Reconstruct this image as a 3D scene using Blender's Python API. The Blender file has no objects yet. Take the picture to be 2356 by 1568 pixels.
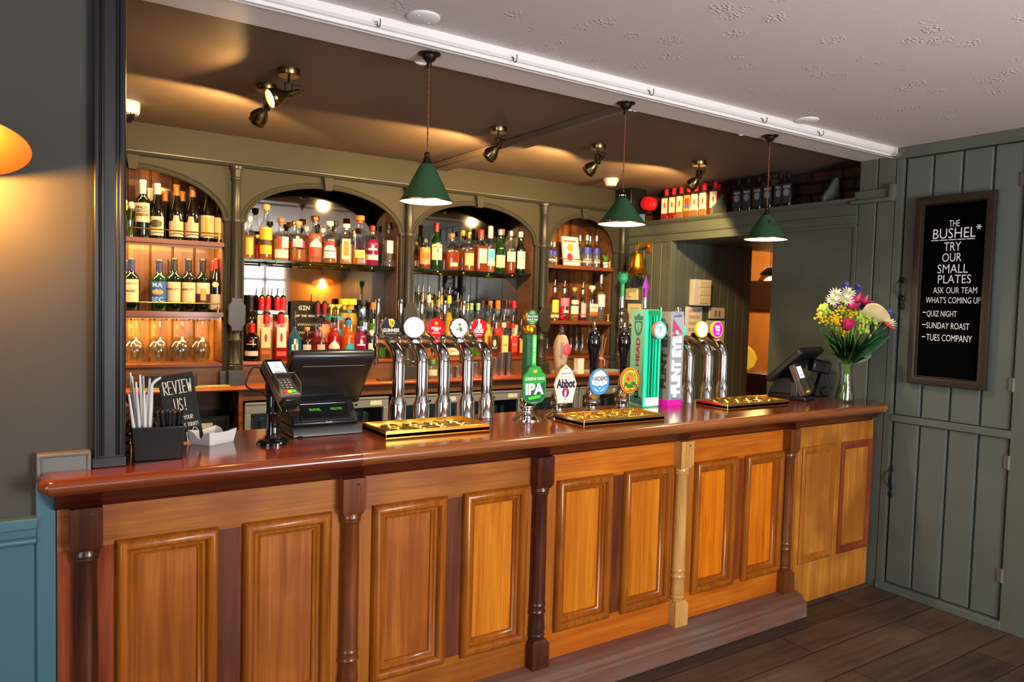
import bpy, bmesh, math, random
from math import sin, cos, pi, radians as R, atan2, hypot
from mathutils import Vector as V, Matrix
random.seed(7)
S = bpy.context.scene
COL = S.collection
# ------------------------------------------------------------------ camera
PW, PH, FPX = 2356, 1568, 1696.85
YAW, PITCH, ROLL = R(33.3576), R(-2.8058), R(1.5708)
CAM = V((0, -2.42, 1.6))
FW = V((sin(YAW)*cos(PITCH), cos(YAW)*cos(PITCH), sin(PITCH)))
r0 = V((cos(YAW), -sin(YAW), 0)); u0 = r0.cross(FW)
RT = r0*cos(ROLL) + u0*sin(ROLL); UP = -r0*sin(ROLL) + u0*cos(ROLL)
cam = bpy.data.objects.new('camera', bpy.data.cameras.new('camera')); COL.objects.link(cam)
cam.matrix_world = Matrix(((RT.x, UP.x, -FW.x, CAM.x), (RT.y, UP.y, -FW.y, CAM.y), (RT.z, UP.z, -FW.z, CAM.z), (0, 0, 0, 1)))
cam.data.sensor_width = 36; cam.data.lens = FPX/PW*36; cam.data.clip_start = .05
cam.data.dof.use_dof = True; cam.data.dof.focus_distance = 3.05; cam.data.dof.aperture_fstop = 4.0
S.camera = cam
def at(x, y, **k):
    """a point seen at photo pixel (x, y) on the world plane X=, Y= or Z="""
    d = FW + RT*((x-PW/2)/FPX) - UP*((y-PH/2)/FPX)
    (ax, val), = k.items(); i = 'XYZ'.index(ax)
    return CAM + d*((val-CAM[i])/d[i])
def ppm(p): return FPX/((V(p)-CAM).dot(FW))       # pixels per metre at p
# ------------------------------------------------------------------ world, view
S.view_settings.view_transform = 'Standard'; S.view_settings.look = 'None'
S.view_settings.exposure = 0.8; S.view_settings.gamma = 1.0
try: S.view_settings.use_curve_mapping = False
except Exception: pass
W = bpy.data.worlds.new('World'); S.world = W; W.use_nodes = True
W.node_tree.nodes['Background'].inputs[0].default_value = (.75, .87, 1, 1)
W.node_tree.nodes['Background'].inputs[1].default_value = 1.5
cy = S.cycles
cy.use_denoising = True; cy.max_bounces = 8; cy.diffuse_bounces = 4; cy.glossy_bounces = 4
cy.transmission_bounces = 6; cy.transparent_max_bounces = 24
cy.caustics_reflective = False; cy.caustics_refractive = False; cy.sample_clamp_indirect = 4.0
# ------------------------------------------------------------------ lights
def light(name, kind, loc, energy, color, rot=(0, 0, 0), **k):
    d = bpy.data.lights.new(name, kind); d.energy = energy; d.color = color
    for a, b in k.items(): setattr(d, a, b)
    o = bpy.data.objects.new(name, d); COL.objects.link(o); o.location = loc; o.rotation_euler = rot
    return o
DAY = (.93, .96, 1.0); WARM = (1, .64, .24); AMB = (1, .42, .07)
# daylight through the three sash windows of the wall behind the camera and the one in the end wall
WINS = [(-.25, .75), (1.55, 2.55), (2.68, 3.30)]
for wi, (a, b) in enumerate(WINS):
    light('daylight', 'AREA', ((a+b)/2, -4.09, 1.55), (8, 112, 7)[wi], DAY, (pi/2+R(14), 0, 0), shape='RECTANGLE', size=b-a, size_y=1.35)
light('daylight', 'AREA', (-1.68, -1.9, 1.5), 26, (.80, .92, 1), (pi/2, 0, -pi/2), shape='RECTANGLE', size=1.3, size_y=1.4)
# ------------------------------------------------------------------ materials
def lin(c):
    if isinstance(c, str): c = [int(c[i:i+2], 16)/255 for i in (0, 2, 4)]
    return tuple(x/12.92 if x <= .04045 else ((x+.055)/1.055)**2.4 for x in c[:3])
def nt(name):
    m = bpy.data.materials.new(name); m.use_nodes = True
    t = m.node_tree; return m, t, t.nodes['Principled BSDF']
def mat(name, c, rough=.5, metal=0., coat=0., emit=None, es=0., bump=None, trans=0., spec=.5, vary=0.):
    m, t, b = nt(name); c = lin(c)
    b.inputs['Base Color'].default_value = (*c, 1); b.inputs['Roughness'].default_value = rough
    b.inputs['Metallic'].default_value = metal; b.inputs['Coat Weight'].default_value = coat; b.inputs['Coat Roughness'].default_value = .08
    b.inputs['Transmission Weight'].default_value = trans; b.inputs['Specular IOR Level'].default_value = spec
    if emit: b.inputs['Emission Color'].default_value = (*lin(emit), 1); b.inputs['Emission Strength'].default_value = es
    if bump or vary:
        tc = t.nodes.new('ShaderNodeTexCoord'); n = t.nodes.new('ShaderNodeTexNoise'); n.inputs['Detail'].default_value = 6
        n.inputs['Scale'].default_value = bump[0] if bump else 6
        t.links.new(tc.outputs['Object'], n.inputs['Vector'])
        if bump:
            bp = t.nodes.new('ShaderNodeBump'); bp.inputs['Strength'].default_value = bump[1]; bp.inputs['Distance'].default_value = .01
            t.links.new(n.outputs['Fac'], bp.inputs['Height']); t.links.new(bp.outputs[0], b.inputs['Normal'])
        if vary:
            n2 = t.nodes.new('ShaderNodeTexNoise'); n2.inputs['Scale'].default_value = 3.5; n2.inputs['Detail'].default_value = 5
            t.links.new(tc.outputs['Object'], n2.inputs['Vector'])
            r = t.nodes.new('ShaderNodeValToRGB'); r.color_ramp.elements[0].position = .3; r.color_ramp.elements[1].position = .7
            r.color_ramp.elements[0].color = (*[x*(1-vary) for x in c], 1); r.color_ramp.elements[1].color = (*[min(1, x*(1+vary)) for x in c], 1)
            t.links.new(n2.outputs['Fac'], r.inputs[0]); t.links.new(r.outputs[0], b.inputs['Base Color'])
    return m
def wood(name, c1, c2, axis='Z', rough=.35, coat=.3, scale=1., c3=None, stain=.5):
    m, t, b = nt(name); L = t.links.new
    tc = t.nodes.new('ShaderNodeTexCoord'); mp = t.nodes.new('ShaderNodeMapping')
    s = [22*scale]*3; s['XYZ'.index(axis)] = 1.3*scale; mp.inputs['Scale'].default_value = s
    n = t.nodes.new('ShaderNodeTexNoise'); n.inputs['Scale'].default_value = 1.6; n.inputs['Detail'].default_value = 7; n.inputs['Distortion'].default_value = .6
    r = t.nodes.new('ShaderNodeValToRGB'); e = r.color_ramp.elements
    e[0].position = .28; e[0].color = (*lin(c1), 1); e[1].position = .72; e[1].color = (*lin(c2), 1)
    L(tc.outputs['Object'], mp.inputs[0]); L(mp.outputs[0], n.inputs['Vector']); L(n.outputs['Fac'], r.inputs[0])
    mpf = t.nodes.new('ShaderNodeMapping'); sf = [95*scale]*3; sf['XYZ'.index(axis)] = 2.2*scale; mpf.inputs['Scale'].default_value = sf
    nf = t.nodes.new('ShaderNodeTexNoise'); nf.inputs['Scale'].default_value = 1.5; nf.inputs['Detail'].default_value = 4; L(tc.outputs['Object'], mpf.inputs[0]); L(mpf.outputs[0], nf.inputs['Vector'])
    mrf = t.nodes.new('ShaderNodeMapRange'); mrf.inputs[1].default_value = .3; mrf.inputs[2].default_value = .7; mrf.inputs[3].default_value = .74; mrf.inputs[4].default_value = 1.12; L(nf.outputs['Fac'], mrf.inputs[0])
    vmf = t.nodes.new('ShaderNodeVectorMath'); vmf.operation = 'SCALE'; L(r.outputs[0], vmf.inputs[0]); L(mrf.outputs[0], vmf.inputs['Scale'])
    out = vmf.outputs[0]
    n2 = t.nodes.new('ShaderNodeTexNoise'); n2.inputs['Scale'].default_value = 3.2; n2.inputs['Detail'].default_value = 4
    L(tc.outputs['Object'], n2.inputs['Vector'])
    r2 = t.nodes.new('ShaderNodeValToRGB'); r2.color_ramp.elements[0].position = .42; r2.color_ramp.elements[1].position = .62
    r2.color_ramp.elements[0].color = (stain, stain, stain, 1); r2.color_ramp.elements[1].color = (0, 0, 0, 1)
    L(n2.outputs['Fac'], r2.inputs[0])
    mx = t.nodes.new('ShaderNodeMix'); mx.data_type = 'RGBA'
    L(r2.outputs[0], mx.inputs[0]); L(out, mx.inputs[6]); mx.inputs[7].default_value = (*lin(c3 or c1), 1)
    L(mx.outputs[2], b.inputs['Base Color'])
    b.inputs['Roughness'].default_value = rough; b.inputs['Coat Weight'].default_value = coat; b.inputs['Coat Roughness'].default_value = .12; b.inputs['Specular IOR Level'].default_value = .32
    bp = t.nodes.new('ShaderNodeBump'); bp.inputs['Strength'].default_value = .12; bp.inputs['Distance'].default_value = .004
    L(n.outputs['Fac'], bp.inputs['Height']); L(bp.outputs[0], b.inputs['Normal'])
    return m
def glassy(name, tint, gloss=.16, diff=None, dw=0., emit=None, es=0., rough=.055):
    """thin clear or tinted glass: lets light through, catches highlights"""
    m = bpy.data.materials.new(name); m.use_nodes = True; t = m.node_tree; t.nodes.clear(); L = t.links.new
    o = t.nodes.new('ShaderNodeOutputMaterial'); tr = t.nodes.new('ShaderNodeBsdfTransparent'); tr.inputs[0].default_value = (*lin(tint), 1)
    gl = t.nodes.new('ShaderNodeBsdfGlossy'); gl.inputs['Roughness'].default_value = rough
    cur = tr.outputs[0]
    if diff:
        tl = t.nodes.new('ShaderNodeBsdfTranslucent'); tl.inputs[0].default_value = (*lin(diff), 1)
        df = t.nodes.new('ShaderNodeBsdfDiffuse'); df.inputs[0].default_value = (*lin(diff), 1)
        m0 = t.nodes.new('ShaderNodeMixShader'); L(tl.outputs[0], m0.inputs[1]); L(df.outputs[0], m0.inputs[2])
        m1 = t.nodes.new('ShaderNodeMixShader'); m1.inputs[0].default_value = dw; L(cur, m1.inputs[1]); L(m0.outputs[0], m1.inputs[2]); cur = m1.outputs[0]
    fr = t.nodes.new('ShaderNodeLayerWeight'); fr.inputs[0].default_value = gloss
    mt = t.nodes.new('ShaderNodeMath'); mt.operation = 'MULTIPLY_ADD'; mt.inputs[1].default_value = .75; mt.inputs[2].default_value = .07
    L(fr.outputs['Facing'], mt.inputs[0])
    m2 = t.nodes.new('ShaderNodeMixShader'); L(mt.outputs[0], m2.inputs[0]); L(cur, m2.inputs[1]); L(gl.outputs[0], m2.inputs[2]); cur = m2.outputs[0]
    L(cur, o.inputs[0]); return m
M = {}
def plain(key, *a, **k): M[key] = mat(key, *a, **k); return M[key]
plain('cabinet paint', '38352a', .55, bump=(60, .05), vary=.06, spec=.18)
plain('column paint', '33322b', .36, bump=(60, .04))
plain('dark trim paint', '1b1a1b', .34)
plain('green wall paint', '575c52', .45, bump=(40, .06), vary=.08, spec=.3)
plain('green door paint', '586059', .42, bump=(40, .06), vary=.08, spec=.35)
plain('taupe wall paint', '4a4842', .75, bump=(90, .06), vary=.04, spec=.2)
plain('teal paint', '3d6672', .45, bump=(60, .05), vary=.05)
plain('grey block paint', '6c6a62', .5, bump=(60, .05))
plain('back ceiling paint', '6e5b4b', .65, bump=(110, .12), vary=.06)
plain('white beam paint', 'e6dfdc', .5, bump=(30, .06))
plain('orange plaster', 'e6a860', .8, vary=.1)
plain('chrome', 'd6d6d6', .07, 1.); plain('steel', 'c4c4c4', .36, 1.)
plain('brass', 'c9973f', .16, 1.); plain('polished brass', 'ffd060', .2, 1.); plain('bell brass', 'f4a828', .24, 1.)
plain('antique brass', '8f7a4c', .25, 1.); plain('bronze', '33271f', .4, .8); plain('copper', 'b5603a', .3, .9)
plain('black plastic', '161617', .32); plain('black gloss', '0b0b0c', .08, coat=.5); plain('black rubber', '101010', .6)
plain('dark grey plastic', '34332f', .4); plain('iron', '1b1a19', .45, .5)
plain('white plastic', 'e5dccf', .4); plain('ivory plastic', 'e2cf9d', .45); plain('ceramic', 'ece6e2', .25)
plain('red plastic', 'd0181c', .35); plain('shade green', '2b5032', .45, spec=.3, vary=.12); plain('shade white', 'fff6e2', .5)
plain('flex brown', '7a4124', .7); plain('paper', 'ded9d6', .8, vary=.06); plain('card white', 'ece9e6', .7); plain('card cream', 'e3d0a4', .7)
plain('chalk', 'e8e4dc', .9, emit='e8e4dc', es=.0); plain('chalkboard', '1d1a18', .85, bump=(120, .1)); plain('letter felt', '060606', 1., bump=(300, .3), spec=0.)
plain('letter white', 'f2f2f0', .5); plain('frame dark wood', '211714', .4, bump=(40, .1))
plain('fridge grey', '949aa6', .35, .3); plain('fridge black', '0e0f10', .4); plain('black stone', '0c0c0d', .5)
plain('leaf green', '2f6a2c', .5, vary=.25); plain('leaf dark', '1d4a26', .45, vary=.2); plain('stem green', '6b9a35', .5)
plain('petal white', 'f3efd8', .6); plain('petal pink', 'c91f63', .5, vary=.2); plain('petal yellow', 'f2c413', .6); plain('petal lime', 'b7cf4a', .6)
plain('petal blue', '5a55b8', .6); plain('petal cream', 'e6d196', .45, vary=.1); plain('petal red', 'e2333a', .5)
def bulb(key, c, s): return plain(key, c, .6, emit=c, es=s, spec=.15)
bulb('bulb warm', 'ffe2a8', 14.); bulb('bulb white', 'fff3d8', 9.); bulb('tap white lit', 'f0f0ee', .22); bulb('tap red lit', 'd80c14', .35)
bulb('screen lit', 'cfe0ea', .45); bulb('display green', '5aa02a', .8); bulb('key red', 'd8301c', .3); bulb('key yellow', 'f0c020', .3); bulb('key green', '40c030', .3)
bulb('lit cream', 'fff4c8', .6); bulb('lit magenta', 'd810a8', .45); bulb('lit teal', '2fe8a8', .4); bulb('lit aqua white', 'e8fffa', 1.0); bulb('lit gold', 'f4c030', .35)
M['clear glass'] = glassy('clear glass', 'f4f7f4', .2); M['shelf glass'] = glassy('shelf glass', 'a9d9c4', .3)
M['window glass'] = glassy('window glass', 'f6f8f8', .15); M['water'] = glassy('water', 'dfe8c8', .12)
m, t, b = nt('mirror'); b.inputs['Base Color'].default_value = (.44, .42, .38, 1); b.inputs['Metallic'].default_value = 1; b.inputs['Roughness'].default_value = .03; M['mirror'] = m
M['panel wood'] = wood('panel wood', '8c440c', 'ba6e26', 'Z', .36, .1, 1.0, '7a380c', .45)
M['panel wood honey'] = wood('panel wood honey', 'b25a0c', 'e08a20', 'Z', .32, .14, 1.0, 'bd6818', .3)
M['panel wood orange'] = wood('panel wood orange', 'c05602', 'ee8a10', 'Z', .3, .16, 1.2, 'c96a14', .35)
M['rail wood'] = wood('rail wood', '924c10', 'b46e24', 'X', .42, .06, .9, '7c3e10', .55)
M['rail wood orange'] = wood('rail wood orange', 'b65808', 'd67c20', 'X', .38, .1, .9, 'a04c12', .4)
M['stile wood'] = wood('stile wood', '985010', 'b87222', 'Z', .42, .06, .9, '9a551d', .3)
M['stile dark'] = wood('stile dark', '48200f', '7c4018', 'Z', .4, .2, .8, '4f2012', .4)
M['moulding wood'] = wood('moulding wood', '8a440a', 'b06418', 'Z', .3, .2, 1.2, '682f0e', .3)
M['moulding red'] = wood('moulding red', '702f14', '9a4a22', 'Z', .28, .4, 1.2, '702f14', .3)
M['post dark'] = wood('post dark', '30140b', '5a2c16', 'Z', .32, .35, 1.2, '3f1d10', .3)
M['post brown'] = wood('post brown', '5c2e15', '86491f', 'Z', .32, .35, 1.2, '5a2c14', .3)
M['post pale'] = wood('post pale', 'b98440', 'd9a760', 'Z', .32, .35, 1.2, 'c4924e', .3)
M['ply wood'] = wood('ply wood', 'ac641e', 'd8923a', 'Z', .45, .08, .6, '94561c', .8)
M['cove wood'] = wood('cove wood', '36100a', '571f13', 'X', .35, .25, 1.2, '43140d', .3)
M['counter wood'] = wood('counter wood', '702609', '9c4616', 'X', .2, .8, .8, '57200f', .45)
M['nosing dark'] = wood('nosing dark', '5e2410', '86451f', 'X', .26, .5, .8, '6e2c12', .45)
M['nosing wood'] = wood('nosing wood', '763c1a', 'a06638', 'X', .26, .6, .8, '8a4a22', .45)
M['plinth wood'] = wood('plinth wood', '5e4a3c', '80685a', 'X', .6, .05, .7, '7a3c20', .45)
M['board wood'] = wood('board wood', '5a2a08', 'bc7620', 'Z', .55, .05, .55, '3c1c08', .85)
M['shelf wood'] = wood('shelf wood', '6a3616', '8a4e24', 'X', .4, .2, 1., '6a3616', .3)
M['back counter wood'] = wood('back counter wood', '8a3d14', 'b8602a', 'X', .25, .6, .8, '73300f', .4)
M['drawer wood'] = wood('drawer wood', '5c3b22', '805434', 'X', .45, .1, .9, '5c3b22', .3)
M['ash wood'] = wood('ash wood', 'b98a5c', 'dcb78c', 'Z', .45, .15, 1.6, 'a87a50', .3)
def boards(name, c1, c2, width, length, mortar, axis, rough, coat, bumps=.2):
    """rows of boards or bricks laid in the XY (axis 'Z') or YZ (axis 'X') plane"""
    m, t, b = nt(name); L = t.links.new
    tc = t.nodes.new('ShaderNodeTexCoord'); mp = t.nodes.new('ShaderNodeMapping')
    if axis == 'X': mp.inputs['Rotation'].default_value = (0, pi/2, pi/2)
    br = t.nodes.new('ShaderNodeTexBrick'); br.inputs['Scale'].default_value = 1
    br.inputs['Brick Width'].default_value = length; br.inputs['Row Height'].default_value = width; br.inputs['Mortar Size'].default_value = mortar
    br.inputs['Color1'].default_value = (*lin(c1), 1); br.inputs['Color2'].default_value = (*lin(c2), 1)
    br.inputs['Mortar'].default_value = (*[x*.35 for x in lin(c1)], 1); br.offset = .37
    L(tc.outputs['Object'], mp.inputs[0])
    if axis == 'X':
        sx = t.nodes.new('ShaderNodeSeparateXYZ'); cx = t.nodes.new('ShaderNodeCombineXYZ'); L(tc.outputs['Object'], sx.inputs[0]); L(sx.outputs[1], cx.inputs[0]); L(sx.outputs[2], cx.inputs[1]); L(cx.outputs[0], br.inputs['Vector'])
    else: L(tc.outputs['Object'], br.inputs['Vector'])
    mp2 = t.nodes.new('ShaderNodeMapping'); mp2.inputs['Scale'].default_value = (2, 26, 26) if axis == 'Z' else (9, 9, 9)
    n = t.nodes.new('ShaderNodeTexNoise'); n.inputs['Scale'].default_value = 1.3; n.inputs['Detail'].default_value = 8
    L(tc.outputs['Object'], mp2.inputs[0]); L(mp2.outputs[0], n.inputs['Vector'])
    n3 = t.nodes.new('ShaderNodeTexNoise'); n3.inputs['Scale'].default_value = 2.4; n3.inputs['Detail'].default_value = 5; L(tc.outputs['Object'], n3.inputs['Vector'])
    ad = t.nodes.new('ShaderNodeMath'); ad.operation = 'ADD'; L(n.outputs['Fac'], ad.inputs[0]); L(n3.outputs['Fac'], ad.inputs[1])
    mr = t.nodes.new('ShaderNodeMapRange'); mr.inputs[1].default_value = .7; mr.inputs[2].default_value = 1.3; mr.inputs[3].default_value = .5; mr.inputs[4].default_value = 1.4; L(ad.outputs[0], mr.inputs[0])
    vm = t.nodes.new('ShaderNodeVectorMath'); vm.operation = 'SCALE'; L(br.outputs['Color'], vm.inputs[0]); L(mr.outputs[0], vm.inputs['Scale'])
    L(vm.outputs[0], b.inputs['Base Color']); b.inputs['Roughness'].default_value = rough; b.inputs['Coat Weight'].default_value = coat
    bp = t.nodes.new('ShaderNodeBump'); bp.inputs['Strength'].default_value = bumps; bp.inputs['Distance'].default_value = .01
    s = t.nodes.new('ShaderNodeMath'); s.operation = 'SUBTRACT'; L(n.outputs['Fac'], s.inputs[0]); L(br.outputs['Fac'], s.inputs[1]); L(s.outputs[0], bp.inputs['Height']); L(bp.outputs[0], b.inputs['Normal'])
    return m
M['floor planks'] = boards('floor planks', '3e2e24', '544133', .19, 1.9, .004, 'Z', .55, .08)
M['brick'] = boards('brick', '47281e', '6a3c2e', .075, .23, .012, 'X', .85, 0, .6)
# room ceiling: white lining paper with clusters of small bumps
m, t, b = nt('ceiling paper'); L = t.links.new
b.inputs['Base Color'].default_value = (*lin('cfc1bf'), 1); b.inputs['Roughness'].default_value = .7
tc = t.nodes.new('ShaderNodeTexCoord'); v1 = t.nodes.new('ShaderNodeTexVoronoi'); v1.inputs['Scale'].default_value = 6.5; L(tc.outputs['Object'], v1.inputs[0])
v2 = t.nodes.new('ShaderNodeTexVoronoi'); v2.inputs['Scale'].default_value = 75; L(tc.outputs['Object'], v2.inputs[0])
a1 = t.nodes.new('ShaderNodeMapRange'); a1.inputs[1].default_value = .18; a1.inputs[2].default_value = .34; a1.inputs[3].default_value = 1; a1.inputs[4].default_value = .06; L(v1.outputs['Distance'], a1.inputs[0])
a2 = t.nodes.new('ShaderNodeMapRange'); a2.inputs[1].default_value = .1; a2.inputs[2].default_value = .5; a2.inputs[3].default_value = 1; a2.inputs[4].default_value = 0; L(v2.outputs['Distance'], a2.inputs[0])
mu = t.nodes.new('ShaderNodeMath'); mu.operation = 'MULTIPLY'; L(a1.outputs[0], mu.inputs[0]); L(a2.outputs[0], mu.inputs[1])
bp = t.nodes.new('ShaderNodeBump'); bp.inputs['Strength'].default_value = .5; bp.inputs['Distance'].default_value = .008; L(mu.outputs[0], bp.inputs['Height']); L(bp.outputs[0], b.inputs['Normal'])
M['ceiling paper'] = m
_pc = {}
def paint(c, rough=.45):
    k = (c, rough)
    if k not in _pc: _pc[k] = mat('print '+c, c, rough)
    return _pc[k]
def mm(x): return M[x] if isinstance(x, str) and x in M else (paint(x) if isinstance(x, str) else x)
# ------------------------------------------------------------------ mesh building
_tx = {}
def text_geo(s, off=0.):
    k = (s, off)
    if k in _tx: return _tx[k]
    c = bpy.data.curves.new('t', 'FONT'); c.body = s; c.align_x = 'CENTER'; c.resolution_u = 3; c.offset = off
    o = bpy.data.objects.new('t', c); me = bpy.data.meshes.new_from_object(o)
    vs = [(v.co.x, v.co.y) for v in me.vertices]; fs = [tuple(p.vertices) for p in me.polygons]
    bpy.data.objects.remove(o); bpy.data.curves.remove(c); bpy.data.meshes.remove(me)
    if not vs: vs = [(0, 0)]
    xs = [p[0] for p in vs]; cx = (min(xs)+max(xs))/2
    vs = [((x-cx)/.72, y/.72) for x, y in vs]; w = (max(xs)-min(xs))/.72   # cap height 1
    _tx[k] = (vs, fs, w); return _tx[k]
class MB:
    def __init__(s): s.v, s.f, s.mi, s.T, s.sm = [], [], [], None, []
    def add(s, vs, fs, mi=0, sm=False):
        n = len(s.v)
        s.v += [tuple(s.T @ V(p)) if s.T else tuple(p) for p in vs]
        s.f += [tuple(i+n for i in f) for f in fs]; s.mi += [mi]*len(fs); s.sm += [sm]*len(fs); return s
    def box(s, x0, y0, z0, x1, y1, z1, mi=0):
        p = [(x, y, z) for z in (z0, z1) for y in (y0, y1) for x in (x0, x1)]
        return s.add(p, [(0, 2, 3, 1), (4, 5, 7, 6), (0, 1, 5, 4), (2, 6, 7, 3), (0, 4, 6, 2), (1, 3, 7, 5)], mi)
    def lathe(s, prof, c=(0, 0, 0), seg=24, axis='Z', mi=0, mis=None, n=2., ph=0., caps=True):
        vs, fs, ms = [], [], []
        for i, (r, z) in enumerate(prof):
            for k in range(seg):
                a = 2*pi*k/seg + ph; q = r/((abs(cos(a))**n+abs(sin(a))**n)**(1/n)) if n != 2 else r
                x, y = q*cos(a), q*sin(a)
                p = {'Z': (x, y, z), 'Y': (x, z, y), 'X': (z, x, y)}[axis]
                vs.append((c[0]+p[0], c[1]+p[1], c[2]+p[2]))
        for i in range(len(prof)-1):
            for k in range(seg):
                a, b = i*seg+k, i*seg+(k+1) % seg
                fs.append((a, b, b+seg, a+seg)); ms.append(mis[i] if mis else mi)
        if caps and prof[0][0] > 1e-6: fs.append(tuple(range(seg))); ms.append(mis[0] if mis else mi)
        if caps and prof[-1][0] > 1e-6: fs.append(tuple(range((len(prof)-1)*seg, len(prof)*seg))); ms.append(mis[-1] if mis else mi)
        n0 = len(s.mi); s.add(vs, fs, 0, True); s.mi[n0:] = ms; return s
    def tube(s, pts, r, seg=8, mi=0, flat=None):
        pts = [V(p) for p in pts]; N = len(pts); vs, fs = [], []; up = None
        for i, p in enumerate(pts):
            d = (pts[min(i+1, N-1)]-pts[max(i-1, 0)]).normalized()
            if up is None:
                up = V((0, 0, 1)) if abs(d.z) < .9 else V((1, 0, 0))
            a = d.cross(up).normalized(); up = a.cross(d).normalized()
            rr = r[i] if isinstance(r, (list, tuple)) else r
            for k in range(seg):
                t = 2*pi*k/seg; vs.append(p + a*rr*cos(t) + up*rr*sin(t)*(flat or 1))
        for i in range(N-1):
            for k in range(seg):
                a, b = i*seg+k, i*seg+(k+1) % seg; fs.append((a, b, b+seg, a+seg))
        fs += [tuple(range(seg)), tuple(range((N-1)*seg, N*seg))]
        return s.add(vs, fs, mi, True)
    def prism(s, poly, a, b, plane='XZ', mi=0):
        f = {'XZ': lambda u, v, w: (u, w, v), 'XY': lambda u, v, w: (u, v, w), 'YZ': lambda u, v, w: (w, u, v)}[plane]
        n = len(poly); vs = [f(u, v, a) for u, v in poly] + [f(u, v, b) for u, v in poly]
        fs = [tuple(range(n)), tuple(range(n, 2*n))] + [(i, (i+1) % n, n+(i+1) % n, n+i) for i in range(n)]
        return s.add(vs, fs, mi)
    def flat(s, poly, w, plane='XZ', mi=0):
        f = {'XZ': lambda u, v: (u, w, v), 'XY': lambda u, v: (u, v, w), 'YZ': lambda u, v: (w, u, v)}[plane]
        return s.add([f(u, v) for u, v in poly], [tuple(range(len(poly)))], mi)
    def ball(s, c, r, sc=(1, 1, 1), seg=10, mi=0):
        n = max(4, seg//2+1); pr = [(sin(pi*i/n)*r, -cos(pi*i/n)*r) for i in range(n+1)]
        vs, fs = [], []
        for q, z in pr:
            for k in range(seg):
                a = 2*pi*k/seg; vs.append((c[0]+q*cos(a)*sc[0], c[1]+q*sin(a)*sc[1], c[2]+z*sc[2]))
        for i in range(n):
            for k in range(seg):
                a, b = i*seg+k, i*seg+(k+1) % seg; fs.append((a, b, b+seg, a+seg))
        return s.add(vs, fs, mi, True)
    def frame(s, x0, z0, x1, z1, prof, y=0., mi=0):
        """mitred picture-frame moulding in the XZ plane: prof = [(inset, height towards -Y)]"""
        vs, fs = [], []
        for d, h in prof:
            vs += [(x0+d, y-h, z0+d), (x1-d, y-h, z0+d), (x1-d, y-h, z1-d), (x0+d, y-h, z1-d)]
        for i in range(len(prof)-1):
            for k in range(4):
                a, b = i*4+k, i*4+(k+1) % 4; fs.append((a, b, b+4, a+4))
        return s.add(vs, fs, mi)
    def text(s, t, o, h, u=(1, 0, 0), v=(0, 0, 1), sx=1., off=0., mi=0, w=None, skew=0.):
        vs, fs, tw = text_geo(t, off); u, v, o = V(u), V(v), V(o)
        if w: sx = w/(tw*h)
        return s.add([o+u*((x+skew*y)*h*sx)+v*((y-.5)*h) for x, y in vs], fs, mi)
    def build(s, name, mats, parent=None, bevel=0., seg=2, loc=None, flat=False, angle=40):
        me = bpy.data.meshes.new(name); me.from_pydata(s.v, [], s.f)
        for m in (mats if isinstance(mats, (list, tuple)) else [mats]): me.materials.append(mm(m))
        me.polygons.foreach_set('material_index', s.mi); me.update()
        bm = bmesh.new(); bm.from_mesh(me)
        bmesh.ops.recalc_face_normals(bm, faces=bm.faces); bm.to_mesh(me); bm.free()
        if not flat:
            me.shade_smooth(); me.set_sharp_from_angle(angle=R(angle))
        o = bpy.data.objects.new(name, me); COL.objects.link(o)
        if parent: o.parent = parent
        if loc: o.location = loc
        if bevel:
            b = o.modifiers.new('edge', 'BEVEL'); b.width = bevel; b.segments = seg; b.limit_method = 'ANGLE'; b.angle_limit = R(35)
        return o
LABELS = {}
def tag(o, label, cat, group=None):
    o['label'] = label; o['category'] = cat
    if group: o['group'] = group
    return o
def thing(name, label, cat, loc=(0, 0, 0), rot=0., group=None):
    o = bpy.data.objects.new(name, None); COL.objects.link(o); o.location = loc
    o.rotation_euler = rot if isinstance(rot, (tuple, list)) else (0, 0, rot); o.empty_display_size = .05
    return tag(o, label, cat, group)
def struct(o): o['kind'] = 'structure'; return o
def dup(root, loc, label, rot=None, group=None):
    r = root.copy(); COL.objects.link(r); r.location = loc; r['label'] = label
    if rot is not None: r.rotation_euler = (0, 0, rot) if not isinstance(rot, (tuple, list)) else rot
    if group: r['group'] = group
    for ch in list(root.children):
        c = ch.copy(); COL.objects.link(c); c.parent = r
        for g in list(ch.children):
            d = g.copy(); COL.objects.link(d); d.parent = c
    return r
def crv(pts, n=7):
    P = [V(p) for p in pts]; P = [P[0]*2-P[1]]+P+[P[-1]*2-P[-2]]; out = []
    for i in range(1, len(P)-2):
        a, b, c, d = P[i-1:i+3]
        for k in range(n):
            t = k/n; out.append((b*2+(c-a)*t+(a*2-b*5+c*4-d)*t*t+(b*3-a-c*3+d)*t**3)*.5)
    return out+[P[-2]]
def B(*a, **k): return MB().box(*a)
def ell(cx, cz, rx, rz, n=32, a0=0., a1=2*pi): return [(cx+rx*cos(a0+(a1-a0)*i/n), cz+rz*sin(a0+(a1-a0)*i/n)) for i in range(n+(0 if abs(a1-a0-2*pi) < 1e-6 else 1))]
# ================================================================== THE ROOM
HC = 2.555                                    # ceiling height
XR = 4.17                                     # wall with the door
struct(B(-1.7, -4.2, -.06, XR, 2.6, 0).build('floor', 'floor planks'))
struct(B(XR, -4.2, -.06, 9.5, 5.2, -.001).build('floor_corridor', 'floor planks'))
struct(B(-1.75, -4.25, HC, XR+.1, -.02, HC+.08).build('ceiling', 'ceiling paper'))
struct(B(-.6, .17, HC, 4.6, 2.6, HC+.08).build('ceiling_bar', 'back ceiling paint'))
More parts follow.
